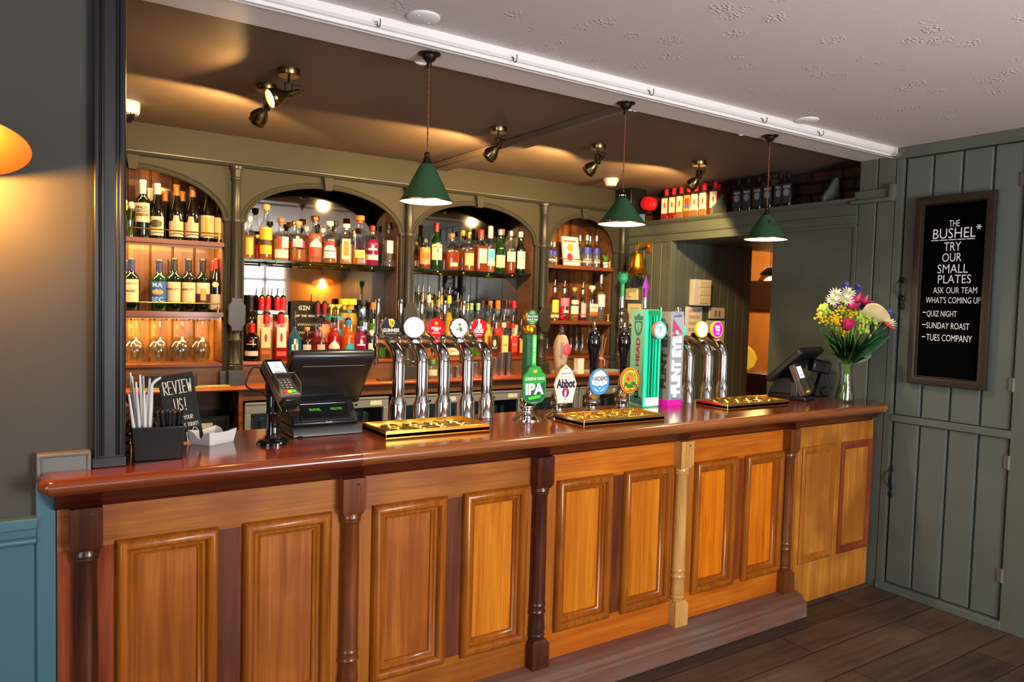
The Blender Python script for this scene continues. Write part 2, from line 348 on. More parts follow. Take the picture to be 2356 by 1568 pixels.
# boxed beam across the bar ceiling
mb = MB(); mb.prism([(2.325, HC), (2.345, 2.518), (2.455, 2.518), (2.475, HC)], .17, 2.22, 'XZ'); struct(mb.build('beam_bar', 'back ceiling paint', bevel=.006))
# white boxed beam above the counter, with its bead
mb = MB(); mb.box(-.1, -.05, 2.512, XR, .18, HC+.02)
mb.prism([(-.062, 2.514), (-.055, 2.527), (-.049, 2.527), (-.049, 2.500), (-.035, 2.500), (-.03, 2.512), (-.049, 2.512)], -.1, XR, 'YZ')
mb.tube([(-.1, -.022, 2.508), (XR, -.022, 2.508)], .009, 8); mb.tube([(-.1, -.042, 2.506), (XR, -.042, 2.506)], .006, 8)
for x, w in ((1.26, .02), (2.33, .012), (2.36, .009), (3.1, .012)): mb.ball((x, .183, 2.513), w, (1.3, .6, .4))
struct(mb.build('beam_front', 'white beam paint', bevel=.004))
# wall beside the bar (carries the copper lamp) with dado
mb = MB(); mb.box(-1.7, .03, 0, .165, .16, HC); struct(mb.build('wall_front', 'taupe wall paint'))
mb = MB(); mb.box(-1.7, .016, 0, .07, .03, .945); mb.box(.018, .004, 0, .066, .018, 1.068)
mb.box(-1.7, -.012, .94, .022, .03, .972); mb.box(-1.7, .0, .915, .02, .03, .94); mb.tube([(-1.7, .004, .906), (.02, .004, .906)], .012, 8)
mb.box(-1.7, .004, 0, .02, .018, .14)
struct(mb.build('trim_dado', 'teal paint', bevel=.004))
mb = MB(); mb.box(.02, -.004, 1.07, .152, .03, 1.148); mb.frame(.02, 1.07, .152, 1.148, [(0, .004), (0, .012), (.008, .012), (.012, .004)], 0)
struct(mb.build('trim_block', 'grey block paint', bevel=.003))
# black fluted post at the counter's end
mb = MB(); mb.box(.158, -.002, 1.096, .238, .16, HC); mb.box(.154, -.006, 1.096, .242, .0, 1.125)
for x, r in ((.166, .009), (.181, .005), (.219, .005), (.231, .010)): mb.tube([(x, -.003, 1.13), (x, -.003, HC)], r, 8)
struct(mb.build('column_post', 'dark trim paint', bevel=.003))
# left return wall of the bar, dark timber
struct(B(.0, .17, 0, .05, 2.5, HC).build('wall_return', 'dark trim paint'))
# far side of the room: wall behind the camera with three sash windows, end wall with another
def wall_with_holes(name, x0, x1, z1, holes, y0, y1, axis, m):
    mb = MB(); cur = x0
    def bx(a, b, c, d):
        if b > a+1e-4: mb.box(*((a, y0, c, b, y1, d) if axis == 'X' else (y0, a, c, y1, b, d)))
    for a, b, c, d in sorted(holes):
        bx(cur, a, 0, z1); bx(a, b, 0, c); bx(a, b, d, z1); cur = b
    bx(cur, x1, 0, z1); return struct(mb.build(name, m))
wall_with_holes('wall_rear', -1.7, XR+.06, HC, [(a, b, .9, 2.2) for a, b in WINS], -4.16, -4.04, 'X', 'orange plaster')
wall_with_holes('wall_end', -4.16, .16, HC, [(-2.6, -1.2, .8, 2.2)], -1.75, -1.63, 'Y', 'taupe wall paint')
wn = 0
for a, b in WINS:
    wn += 1; mb = MB()
    mb.box(a-.05, -4.05, .86, b+.05, -4.0, .9); mb.box(a-.05, -4.06, 2.2, b+.05, -4.02, 2.25); mb.box(a-.05, -4.06, .9, a, -4.02, 2.2); mb.box(b, -4.06, .9, b+.05, -4.02, 2.2)
    for k in range(1, 3 if b-a > .8 else 2): x = a+(b-a)*k/(3 if b-a > .8 else 2); mb.box(x-.02, -4.085, .9, x+.02, -4.05, 2.2)
    for z in (1.22, 1.55, 1.88): mb.box(a, -4.085, z-.02, b, -4.05, z+.02)
    f = struct(mb.build('window_%d' % wn, 'white beam paint')); B(a, -4.07, .9, b, -4.066, 2.2).build('glass', 'window glass', f)
mb = MB(); mb.box(-1.64, -2.65, .76, -1.6, -1.15, .8); mb.box(-1.66, -2.65, 2.2, -1.61, -1.15, 2.26)
for y in (-2.6, -1.9, -1.2): mb.box(-1.67, y-.03, .8, -1.62, y+.03, 2.2)
for z in (1.25, 1.7): mb.box(-1.66, -2.6, z-.012, -1.64, -1.2, z+.012)
f = struct(mb.build('window_4', 'white beam paint')); B(-1.672, -2.6, .8, -1.668, -1.2, 2.2).build('glass', 'window glass', f)
# ------------------------------------------------------------------ the door wall
def tg(mb, a, b, w, z0, z1, x, axis, n=None, d=.02, g=.006):
    """tongue-and-groove boards; axis 'Y': boards side by side along Y on the plane X=x (thick towards +X)"""
    n = n or max(1, round((b-a)/w)); w = (b-a)/n
    for i in range(n):
        p, q = a+i*w+g/2, a+(i+1)*w-g/2
        pr = [(p, x+g), (p+g*.7, x), (q-g*.7, x), (q, x+g), (q, x+d), (p, x+d)]
        if axis == 'Y': mb.add([(v, u, z) for z in (z0, z1) for u, v in pr], [(0, 1, 2, 3, 4, 5), (6, 7, 8, 9, 10, 11)]+[(i, (i+1) % 6, 6+(i+1) % 6, 6+i) for i in range(6)])
        else: mb.add([(u, v, z) for z in (z0, z1) for u, v in pr], [(0, 1, 2, 3, 4, 5), (6, 7, 8, 9, 10, 11)]+[(i, (i+1) % 6, 6+(i+1) % 6, 6+i) for i in range(6)])
    if axis == 'Y': mb.box(x+d, a, z0, x+d+.02, b, z1)
    else: mb.box(a, x+d, z0, b, x+d+.02, z1)
mb = MB()
mb.box(XR+.021, -.72, 2.493, XR+.1, -.06, HC-.002); mb.box(XR-.004, -4.15, 2.492, XR+.02, -.0505, HC-.001)          # header over the door
mb.box(XR-.004, -.09, 0, XR+.04, -.05, 2.4915)                                                       # jamb
tg(mb, -.05, .18, .12, 0, HC, XR, 'Y', 2)                                                        # boards between door and bar
mb.box(XR-.004, -.86, 0, XR+.05, -.712, HC); tg(mb, -4.16, -.86, .14, 0, 2.49, XR, 'Y')                # boards past the door
mb.box(XR+.04, -4.16, 0, XR+.1, -.7, HC)
mb.box(XR+.005, .18, 0, XR+.06, .778, 2.13); mb.box(XR-.003, .176, 0, XR+.01, .2, 2.13)                   # plain panel behind the counter's end
tg(mb, 1.71, 2.2, .1, 0, 2.13, XR, 'Y', 5); mb.box(XR-.006, 1.70, 0, XR+.05, 1.74, 2.13)
mb.box(XR, .18, 2.125, XR+.05, 2.2, 2.28); mb.box(XR-.008, .18, 2.125, XR+.01, 2.2, 2.145)
mb.tube([(XR-.002, .18, 2.19), (XR-.002, 2.2, 2.19)], .009, 8)
struct(mb.build('wall_right', 'green wall paint', bevel=.002))
# doorway reveal, corridor wall and soffit
mb = MB(); tg(mb, XR+.02, 5.17, .1, 0, 2.13, 1.742, 'X'); struct(mb.build('wall_corridor', 'green wall paint'))
struct(B(XR+.05, .70, 2.125, 5.6, 1.8, 2.16).build('ceiling_corridor', 'green wall paint'))
struct(B(XR+.06, .70, 0, 5.6, .778, 2.13).build('wall_lobby', 'green wall paint'))
mb = MB(); mb.box(8.0, .6, 0, 8.1, 5.2, 2.6); mb.box(5.6, .5, 0, 8.1, .6, 2.6); mb.box(5.1, 5.0, 0, 8.1, 5.1, 2.6); struct(mb.build('wall_parlour', 'orange plaster'))
struct(B(5.17, .5, 2.5, 8.1, 5.1, 2.56).build('ceiling_parlour', 'back ceiling paint'))
mb = MB(); mb.box(5.1, 1.79, 0, 5.17, 5.1, 2.56); mb.box(5.55, .5, 2.16, 5.6, 1.8, 2.56); struct(mb.build('wall_partition', 'green wall paint'))
# recess over the high shelf
struct(B(4.44, .18, 2.28, 4.5, 2.3, HC).build('wall_brick', 'brick'))
struct(B(XR+.045, .165, 2.28, 4.5, .18, HC).build('trim_shelf_end', 'green wall paint'))
light('parlour lamp', 'POINT', (7.0, 3.0, 2.2), 40, (1, .55, .2), shadow_soft_size=.12)
# ------------------------------------------------------------------ stable door, upper and lower leaf
d = struct(thing('door_1', '', '')); [d.pop(k, None) for k in ('label', 'category')]
del d['kind']; d['kind'] = 'structure'
def leaf(name, z0, z1, mid=False):
    mb = MB(); tg(mb, -.708, -.094, .15, z0, z1, XR+.012, 'Y', 4, .02, .009); return mb.build(name, 'green door paint', d)
B(XR+.04, -.71, .02, XR+.06, -.06, 2.5).build('backing', 'green door paint', d)  # unseen board added to stop parlour light showing through the gap between leaves
up = leaf('upper_leaf', 1.035, 2.486); lo = leaf('lower_leaf', .055, .985)
mb = MB(); mb.box(XR-.008, -.712, .99, XR+.03, -.09, 1.03); mb.box(XR-.012, -.72, .0, XR+.03, -.05, .045); mb.build('mid_rail', 'green door paint', d, bevel=.004)
def dhandle(z, parent, y=-.118):
    mb = MB(); x = XR-.004
    for dz in (-.052, .052): mb.ball((x, y, z+dz), .012, (.5, .9, 1.5), 8)
    mb.tube([(x, y, z-.05), (x-.022, y, z-.03), (x-.028, y, z), (x-.022, y, z+.03), (x, y, z+.05)], .0055, 8); mb.build('handle', 'iron', parent)
    mb = MB(); mb.ball((x+.006, y+.004, z-.095), .012, (.4, .9, 1.9), 8); mb.build('escutcheon', 'iron', parent)
dhandle(at(2078, 665, X=XR).z, up, at(2078, 665, X=XR).y); dhandle(at(2052, 1098, X=XR).z, lo, at(2052, 1098, X=XR).y)
for (px, py), par in (((2330, 415), up), ((2328, 885), up), ((2317, 1063), lo), ((2299, 1322), lo)):
    p = at(px, py, X=XR); mb = MB(); mb.tube([(XR-.004, -.712, p.z-.035), (XR-.004, -.712, p.z+.035)], .007, 8); mb.box(XR+.0, -.74, p.z-.033, XR+.008, -.69, p.z+.033); mb.build('hinge', 'grey block paint', par)
# ------------------------------------------------------------------ ledge rail and high shelf on the door wall
mb = MB(); mb.box(XR-.045, -.05, 2.255, XR+.03, .2, 2.275); mb.box(XR-.02, -.052, 2.275, XR, .19, 2.33); mb.box(XR-.04, -.054, 2.268, XR+.0, -.03, 2.35)
mb.box(XR-.03, .18, 2.28, 4.44, 2.195, 2.296); mb.prism([(XR-.03, 2.296), (XR-.034, 2.288), (XR-.02, 2.27), (XR, 2.26), (XR, 2.296)], .18, 2.195, 'XZ')
sh = struct(mb.build('trim_shelf', 'green wall paint', bevel=.002))
def scroll(px0, py0, name):
    p = at(px0, py0, X=4.24); y, z = p.y, 2.296
    pts = [(XR-.01, z)]+[(XR-.01+.05*sin(t)**2, z+.03+.03*t) for t in (0, .3, .6, .9, 1.2)]
    poly = [(XR-.015, z), (XR-.018, z+.03), (XR+.0, z+.06), (XR+.035, z+.085), (XR+.06, z+.12), (XR+.085, z+.155), (XR+.11, z+.165), (XR+.13, z+.15), (XR+.14, z)]
    return MB().prism(poly, y-.011, y+.011, 'XZ').build(name, 'green wall paint', bevel=.004)
tag(scroll(1655, 488, 'shelf_divider'), 'green scrolled divider between red and dark bottles on high shelf', 'shelf divider')
tag(scroll(1913, 458, 'shelf_divider'), 'green scrolled divider standing clear of bottles before the brick recess', 'shelf divider')
# ------------------------------------------------------------------ ceiling roses and hooks in the front room
for (px, py), lb in (((975, 38), 'flat white ceiling disc above the first green pendant'), ((1857, 275), 'flat white ceiling disc near the third green pendant')):
    p = at(px, py, Z=HC); mb = MB(); mb.lathe([(.055, 0), (.055, -.005), (.05, -.009), (0, -.009)], (0, 0, 0), 28)
    for a in (.6, .6+pi): mb.ball((.035*cos(a), .035*sin(a), -.009), .003)
    tag(mb.build('ceiling_plate', 'white beam paint', loc=p), lb, 'ceiling plate')
hk = MB(); hk.tube([(0, 0, .008), (0, -.012, .004), (0, -.014, -.004)]+[(0, -.026+.012*cos(a), -.004-.014*sin(a)) for a in [x*.5 for x in range(1, 9)]], .0018, 6)
hl = ['furthest from the door wall, over the till', 'between the first and second pendants', 'just past the second pendant', 'just before the third pendant', 'past the third pendant']
for i, (px, py) in enumerate(((865, 55), (1177, 136), (1490, 212), (1750, 276), (1880, 306))):
    p = at(px, py, Y=-.05)
    o = hk.build('wire_hook', 'iron', loc=p, ) if i == 0 else o.copy()
    if i: COL.objects.link(o); o.location = p
    tag(o, 'small wire hook on white beam '+hl[i], 'hook', 'hooks along the white beam')
mb = MB()
for k in range(2): mb.tube([(4.14-.02*k, -.055, 2.50), (4.10-.02*k, -.09, 2.49), (4.13-.02*k, -.11, 2.53)], .004, 6)
tag(mb.build('cable_hook', 'green wall paint'), 'painted hook at the beam end in the door corner', 'hook')
# ================================================================== BAR FRONT
bar = thing('panelled_bar', 'panelled honey-coloured wooden bar front with engaged turned posts', 'bar front')
POSTS = [.138, .935, 1.743, 2.552, 3.352]
PAN = [(.216, .502), (.577, .868), (1.02, 1.316), (1.388, 1.686), (1.835, 2.136), (2.204, 2.502), (2.652, 2.948), (3.014, 3.315), (3.48, 3.775), (3.835, 4.143)]
ZP0, ZP1 = .235, .877
B(.068, .03, .0, 4.15, .06, 1.05).build('backing', 'stile dark', bar)
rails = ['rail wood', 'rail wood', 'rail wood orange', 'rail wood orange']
for i in range(4):
    x0, x1 = POSTS[i], POSTS[i+1]; (a, b), (c, e) = PAN[2*i:2*i+2]
    B(x0, 0, ZP1-.012, x1, .03, 1.0).build('top_rail', rails[i], bar)
    B(x0, 0, .1, x1, .03, ZP0+.012).build('bottom_rail', rails[i], bar)
    B(x0, .0005, ZP0, a+.012, .03, ZP1).build('stile', 'stile wood' if i else 'moulding red', bar); B(e-.012, .0005, ZP0, x1, .03, ZP1).build('stile', 'stile wood', bar)
    B(b-.012, .0005, ZP0, c+.012, .03, ZP1).build('centre_stile', 'stile dark' if i < 3 else 'moulding red', bar)
B(.068, .0, ZP1-.012, POSTS[0], .03, 1.0).build('top_rail', 'rail wood', bar); B(.068, .0005, .1, POSTS[0], .03, ZP1-.012).build('stile', 'moulding red', bar)
B(POSTS[4], 0, .004, 4.148, .03, 1.0).build('end_board', 'ply wood', bar)
B(3.39, -.006, .12, 3.44, 0, .995).build('end_stile', 'stile wood', bar)
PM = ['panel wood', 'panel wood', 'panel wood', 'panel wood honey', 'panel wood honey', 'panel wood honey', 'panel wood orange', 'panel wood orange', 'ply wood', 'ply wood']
for i, (a, b) in enumerate(PAN):
    end = i >= 8; z0, z1 = (ZP0, ZP1) if not end else (.238, .877); yf = .014 if not end else -.001
    f = B(a+.04, yf, z0+.04, b-.04, .03, z1-.04).build('panel', PM[i], bar)
    if not end: pr = [(0, .0), (0, .012), (.006, .02), (.014, .026), (.024, .026), (.032, .02), (.036, .012), (.037, .004), (.047, .002), (.049, -.003), (.058, -.006), (.06, -.014)]
    else: pr = [(0, 0), (0, .008), (.008, .014), (.02, .014), (.026, .009), (.036, .007), (.044, .001), (.046, -.001)]
    MB().frame(a, z0, b, z1, pr).build('panel_moulding', 'moulding wood' if i not in (9, 8) else ('moulding red' if i == 9 else 'stile wood'), f, angle=50)
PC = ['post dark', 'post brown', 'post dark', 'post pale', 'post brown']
def post_geo(mb, s=1):
    w = .041
    mb.add([(-w, -.05, .992), (w, -.05, .992), (w, 0, .992), (-w, 0, .992), (-w, -.05, .882), (w, -.05, .882), (w, 0, .882), (-w, 0, .882), (-.032, -.04, .862), (.032, -.04, .862), (.032, 0, .862), (-.032, 0, .862)],
           [(0, 1, 2, 3), (0, 1, 5, 4), (1, 2, 6, 5), (2, 3, 7, 6), (3, 0, 4, 7), (4, 5, 9, 8), (5, 6, 10, 9), (6, 7, 11, 10), (7, 4, 8, 11), (8, 9, 10, 11)])
    mb.lathe([(.033, .868), (.036, .86), (.037, .852), (.033, .846), (.036, .841), (.033, .836), (.030, .83), (.032, .60), (.0325, .39), (.0335, .386), (.036, .381), (.0335, .375), (.0325, .372), (.0335, .356), (.037, .351), (.0335, .345), (.031, .34), (.033, .30), (.036, .275), (.032, .262), (.036, .255), (.030, .244), (.03, .23)], (0, -.012, 0), 24)
    mb.add([(-w, -.05, .118), (w, -.05, .118), (w, 0, .118), (-w, 0, .118), (-w, -.05, .222), (w, -.05, .222), (w, 0, .222), (-w, 0, .222), (-.03, -.04, .238), (.03, -.04, .238), (.03, 0, .238), (-.03, 0, .238)],
           [(0, 1, 2, 3), (0, 1, 5, 4), (1, 2, 6, 5), (2, 3, 7, 6), (3, 0, 4, 7), (4, 5, 9, 8), (5, 6, 10, 9), (6, 7, 11, 10), (7, 4, 8, 11), (8, 9, 10, 11)])
for i, x in enumerate(POSTS):
    p = post_geo(mb := MB()) or mb.build('post', PC[i], bar, loc=(x, 0, 0))
    MB().lathe([(0, -.053), (.005, -.053), (.006, -.05), (.006, -.048)], (.012, 0, .972), 10, 'Y').lathe([(0, -.052), (.002, -.052), (.002, -.048)], (.02, 0, .957), 8, 'Y').build('screw', 'chrome', p)
mb = MB(); mb.prism([(.005, .124), (-.05, .12), (-.082, .105), (-.092, .085), (-.108, .078), (-.112, .0), (.005, 0)], .03, 3.43, 'YZ'); mb.build('plinth', 'plinth wood', bar, bevel=.006)
B(3.43, -.02, 0, 4.15, 0, .012).build('floor_strip', 'floor planks', bar)
mb = MB(); mb.prism([(.0, .988), (-.012, .988), (-.016, .996), (-.03, 1.004), (-.05, 1.02), (-.066, 1.036), (-.08, 1.045), (-.085, 1.06), (0, 1.06)], .06, 4.11, 'YZ'); mb.build('cove_moulding', 'cove wood', bar)
# counter top with rounded nosing
ct = thing('bar_counter', 'long polished mahogany bar counter top with rounded nosing', 'counter')
mb = MB(); mb.prism([(.052, -.1), (4.06, -.1), (4.095, -.08), (4.11, -.045), (4.165, -.03), (4.165, .47), (.242, .47), (.242, .165), (.052, .025)], 1.052, 1.095, 'XY'); mb.build('worktop', 'counter wood', ct)
def nose(x0, x1, nm, mt='nosing wood'):
    pr = [(-.098, 1.095), (-.108, 1.0945), (-.118, 1.091), (-.126, 1.084), (-.129, 1.075), (-.127, 1.066), (-.12, 1.058), (-.112, 1.055), (-.11, 1.05), (-.098, 1.048)]
    return MB().prism(pr, x0, x1, 'YZ').build(nm, mt, ct, angle=60)
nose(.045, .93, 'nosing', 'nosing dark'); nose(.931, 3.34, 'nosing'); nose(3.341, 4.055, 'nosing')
pr = [(.052, 1.095), (.042, 1.0945), (.032, 1.091), (.024, 1.084), (.021, 1.075), (.023, 1.066), (.03, 1.058), (.04, 1.052), (.052, 1.048)]
MB().prism(pr, -.085, .025, 'XZ').build('end_nosing', 'nosing dark', ct, angle=60)
MB().lathe([(.0, 1.05), (.03, 1.05), (.04, 1.055), (.046, 1.066), (.048, 1.075), (.046, 1.084), (.04, 1.091), (.03, 1.0942), (0, 1.0942)], (4.055, -.082, 0), 24).build("corner_nosing", "nosing wood", ct, angle=60); MB().lathe([(.0, 1.05), (.02, 1.05), (.03, 1.057), (.036, 1.066), (.038, 1.075), (.036, 1.084), (.03, 1.091), (.02, 1.0942), (0, 1.0942)], (.058, -.09, 0), 20).build('corner_nosing', 'nosing dark', ct)
# ================================================================== BACK BAR
YB, YM = 2.2, 2.45                              # arch front, back of the recesses
struct(B(-.6, 2.5, 0, 4.5, 2.6, HC).build('wall_back', 'green wall paint'))
bb = thing('back_bar', 'grey-green painted back bar with four arched bays and slim columns', 'back bar')
PIER = [(.98, 1.093), (2.113, 2.216), (3.23, 3.361), (4.018, 4.168)]
ARCH = [(.0, .98), (1.093, 2.113), (2.216, 3.23), (3.361, 4.018)]
ZS, ZT, ZC = 2.055, 2.312, 2.375
mb = MB()
for a, b in PIER: mb.box(a, YB, 1.075, b, YB+.25, ZC)
for a, b in ARCH:
    c = (a+b)/2; pts = [(a, ZC), (a, ZS)]+[(c-(b-a)/2*cos(t), ZS+(ZT-ZS)*sin(t)) for t in [pi*k/28 for k in range(1, 28)]]+[(b, ZS), (b, ZC)]
    for k in range(len(pts)-3):
        p, q = pts[k+1], pts[k+2]; mb.prism([(p[0], ZC), p, q, (q[0], ZC)], YB, YB+.03, 'XZ')
mb.box(0, YB, ZC, XR-.002, YB+.29, HC); mb.build('arcade', 'cabinet paint', bb)
mb = MB(); mb.prism([(YB, 2.37), (YB-.012, 2.372), (YB-.018, 2.378), (YB-.014, 2.384), (YB-.022, 2.39), (YB-.022, 2.398), (YB-.006, 2.402), (YB, 2.404)], .0, XR-.002, 'YZ'); mb.build('cornice', 'column paint', bb)
mb = MB()
for a, b in ARCH:
    c = (a+b)/2
    for rr, ins in ((.009, .004), (.006, -.018)):
        mb.tube([(c-((b-a)/2-ins)*cos(t), YB-.001, ZS+(ZT-ZS-ins)*sin(t)) for t in [pi*k/32 for k in range(33)]], rr, 8)
for a, b in PIER:
    for x in (a+.009, a+.028, b-.009, b-.028): mb.tube([(x, YB-.001, 1.17), (x, YB-.001, ZS)], .0075, 8)
    mb.box(a-.004, YB-.016, ZS-.008, b+.004, YB, ZS+.012)
mb.build('bead_moulding', 'cabinet paint', bb)
for a, b in ARCH:
    c = (a+b)/2; MB().prism([(c-.022, 2.29), (c+.022, 2.29), (c+.034, 2.372), (c-.034, 2.372)], YB-.03, YB+.01, 'XZ').build('keystone', 'cabinet paint', bb, bevel=.003)
for x in (1.04, 2.168, 3.294, 4.092):
    mb = MB(); mb.lathe([(.027, 1.59), (.026, 2.04), (.03, 2.046), (.03, 2.062), (.026, 2.068), (.025, 2.29), (.03, 2.296), (.03, 2.305), (.026, 2.31), (.034, 2.352), (.04, 2.356), (.04, 2.372)], (x, YB-.02, 0), 20)
    mb.lathe([(.037, 1.165), (.038, 1.19), (.032, 1.197), (.036, 1.205), (.031, 1.213), (.030, 1.33), (.034, 1.336), (.034, 1.35), (.03, 1.356), (.03, 1.42)], (x, YB-.02, 0), 20)
    cl = mb.build('column', 'column paint', bb)
    w = .05; MB().prism([(x-.03, 1.40), (x+.03, 1.40), (x+.034, 1.425), (x+w, 1.442), (x+w, 1.552), (x+.034, 1.568), (x+.03, 1.596), (x-.03, 1.596), (x-.034, 1.568), (x-w, 1.552), (x-w, 1.442), (x-.034, 1.425)], YB-.07, YB-.045, 'XZ').build('shield', 'column paint', cl, bevel=.003)
    mb = MB(); mb.box(x-.047, YB-.075, 1.076, x+.05, YB, 1.165); mb.box(x-.085, YB-.03, 1.076, x+.02, YB, 1.16); mb.build('plinth', 'column paint', cl, bevel=.003)
# backs of the bays
for k in (0, 3):
    a, b = ARCH[k]; mb = MB(); tg(mb, a, b, .125, 1.076, ZC, YM-.005, 'X', None, .015, .006); mb.build('back_boards', 'board wood', bb)
for k in (1, 2):
    a, b = ARCH[k]; f = B(a, YM-.02, 1.2, b, YM-.012, ZC).build('mirror', 'mirror', bb, flat=True)
for a, b in ARCH:
    if a > .5: B(a, YB+.028, 1.21, a+.008, YM-.022, ZC).build('bay_lining', 'drawer wood', bb)
    B(b-.008, YB+.028, 1.21, b, YM-.022, ZC).build('bay_lining', 'drawer wood', bb)
mb = MB()
for k, (a, b) in enumerate(ARCH):
    mb.box(a, YB+.02, 1.076, b, YB+.03, 1.195)
mb.build('riser', 'drawer wood', bb)
for k, (a, b) in enumerate(ARCH): B(a, YB+.008, 1.19 if k in (1, 2) else 1.185, b, YM, 1.21 if k in (1, 2) else 1.205).build('ledge', 'shelf wood' if k in (0, 3) else 'back counter wood', bb, bevel=.002)
def gallery(a, b, z, par):
    mb = MB(); mb.tube([(a+.01, YB+.012, z+.05), (b-.01, YB+.012, z+.05)], .004, 8)
    for x in (a+.08, b-.03): mb.lathe([(.009, 0), (.009, .004), (.005, .01), (.004, .02), (.007, .03), (.004, .04), (.006, .05), (.006, .056), (0, .06)], (x, YB+.012, z), 10)
    mb.build('gallery_rail', 'polished brass', par)
for k, zs in ((0, (1.922, 1.508)), (3, (1.922, 1.487))):
    a, b = ARCH[k]
    for z in zs:
        s = B(a, YB, z-.028, b, YM-.005, z).build('wooden_shelf', 'shelf wood', bb, bevel=.002); gallery(a, b, z, s)
for k in (1, 2):
    a, b = ARCH[k]; s = B(a+.008, YB+.03, 1.826, b-.008, YM-.024, 1.838).build('glass_shelf', 'shelf glass', bb)
    mb = MB(); mb.tube([(a+.01, YB+.06, 1.816), (b-.01, YB+.06, 1.816)], .006, 8)
    for i in range(4): x = a+.2+i*.21; mb.tube([(x, YB+.03, 1.818), (x, YM-.03, 1.812)], .006, 8); mb.ball((x, YB+.03, 1.818), .011)
    mb.build('shelf_support', 'brass', s)
# pierced iron bracket under the narrow bay's top shelf
mb = MB(); x = 3.46; mb.prism([(YM-.02, 1.895), (YM-.18, 1.895), (YM-.12, 1.86), (YM-.07, 1.80), (YM-.05, 1.72), (YM-.02, 1.68)], x-.006, x+.006, 'YZ'); mb.build('shelf_bracket', 'iron', bb)
# LED strips that light the alcove (strip housings under the shelves)
for z, e in ((1.893, 6.), (1.479, 9.)):
    B(.06, YB+.012, z-.012, .96, YB+.03, z).build('led_strip', 'shelf wood', bb)
    light('shelf strip', 'AREA', (.5, YB+.034, z-.006), e, (1, .66, .25), (R(62), 0, 0), shape='RECTANGLE', size=.9, size_y=.012)
light('bay strip', 'AREA', (.3, YB+.04, ZC-.08), .8, (1, .55, .2), (R(50), 0, 0), shape='RECTANGLE', size=.8, size_y=.03)
# ------------------------------------------------------------------ back counter, cupboards and bottle coolers
bc = thing('back_counter', 'glossy wooden back counter running under the arched bays', 'counter')
YC = 2.07
mb = MB(); mb.prism([(YC+.01, 1.046), (YC, 1.05), (YC-.006, 1.061), (YC, 1.071), (YC+.01, 1.076), (2.49, 1.076), (2.49, 1.046)], .05, XR-.002, 'YZ'); mb.build('worktop', 'back counter wood', bc, angle=60)
B(1.07, YC+.03, .985, XR-.01, YC+.06, 1.046).build('apron', 'drawer wood', bc)
mb = MB(); mb.box(1.045, YC+.02, .0, 1.068, 2.48, 1.046); mb.box(.05, YC+.1, .6, 1.045, 2.48, .62); mb.box(.05, 2.46, 0, 1.045, 2.48, 1.046); mb.build('divider', 'shelf wood', bc)
def cooler(x0, x1, label):
    t = thing('bottle_cooler', label, 'fridge', (x0, YC+.06, 0), 0, 'bottle coolers under the back counter'); w = x1-x0
    mb = MB(); mb.box(0, .02, .08, w, .04, .10); mb.box(0, .38, .08, w, .4, .97); mb.box(0, .02, .08, .02, .4, .97); mb.box(w-.02, .02, .08, w, .4, .97); mb.box(0, .02, .955, w, .4, .97); mb.box(.02, .05, .62, w-.02, .38, .63); mb.build('cabinet', 'fridge black', t)
    n = 1 if w < .6 else 2
    for i in range(n):
        a, b = w*i/n+.006, w*(i+1)/n-.006; mb = MB(); mb.box(a, -.015, .9, b, .015, .968); mb.box(a, -.015, .1, b, .015, .15); mb.box(a, -.015, .15, a+.035, .015, .9); mb.box(b-.035, -.015, .15, b, .015, .9)
        mb.box(a, -.02, .955, b, -.008, .97); f = mb.build('door_frame', 'fridge grey', t, bevel=.003)
        B(a+.035, -.004, .15, b-.035, .004, .9).build('door_glass', 'window glass', f)
        MB().lathe([(0, -.02), (.008, -.019), (.01, -.015)], ((a+b)/2, 0, .925), 12, 'Y').build('lock', 'chrome', f)
        B(b-.13, -.0165, .915, b-.085, -.0155, .945).build('sticker', 'c9e8cf', f); B(b-.083, -.0165, .915, b-.05, -.0155, .945).build('sticker', 'd9d4e6', f)
    light('cooler light', 'AREA', (x0+w/2, YC+.2, .94), .5, (.75, .95, 1), (0, 0, 0), shape='RECTANGLE', size=w*.8, size_y=.05)
    return t
cooler(1.08, 2.02, 'grey-framed glass bottle cooler behind the till')
cooler(2.06, 3.1, 'grey-framed glass bottle cooler behind the five chrome taps')
cooler(3.14, 4.12, 'grey-framed glass bottle cooler behind the wooden-handled ale pump')
beer = [[(0, 0), (.95, 0), (1, .02), (1, .52), (.9, .62), (.48, .76), (.42, .95), (.5, .955), (.5, 1), (0, 1)]]
src = None
for row, (xa, xb, n) in enumerate(((1.14, 1.96, 13), (2.12, 3.04, 15), (3.2, 4.06, 13))):
    for r_ in range(2):
        for i in range(n):
            if (row and r_) or (row == 0 and 3 < i < 9): continue
            x = xa+(xb-xa)*(i+.4*r_)/n; y = YC+.14+.085*r_
            if src is None:
                src = MB().lathe([(r*.03, z*.215) for r, z in beer[0]], (0, 0, 0), 12).build('beer_bottle', 'bottle cool'if 'bottle cool' in M else paint('5c6b66', .15)); o = src
            else: o = src.copy(); COL.objects.link(o)
            o.location = (x, y, .631); tag(o, 'small capped bottle in a row inside %s glass cooler' % ('the first', 'the middle', 'the furthest')[row], 'bottle', 'bottles in the %s cooler' % ('first', 'middle', 'furthest')[row])
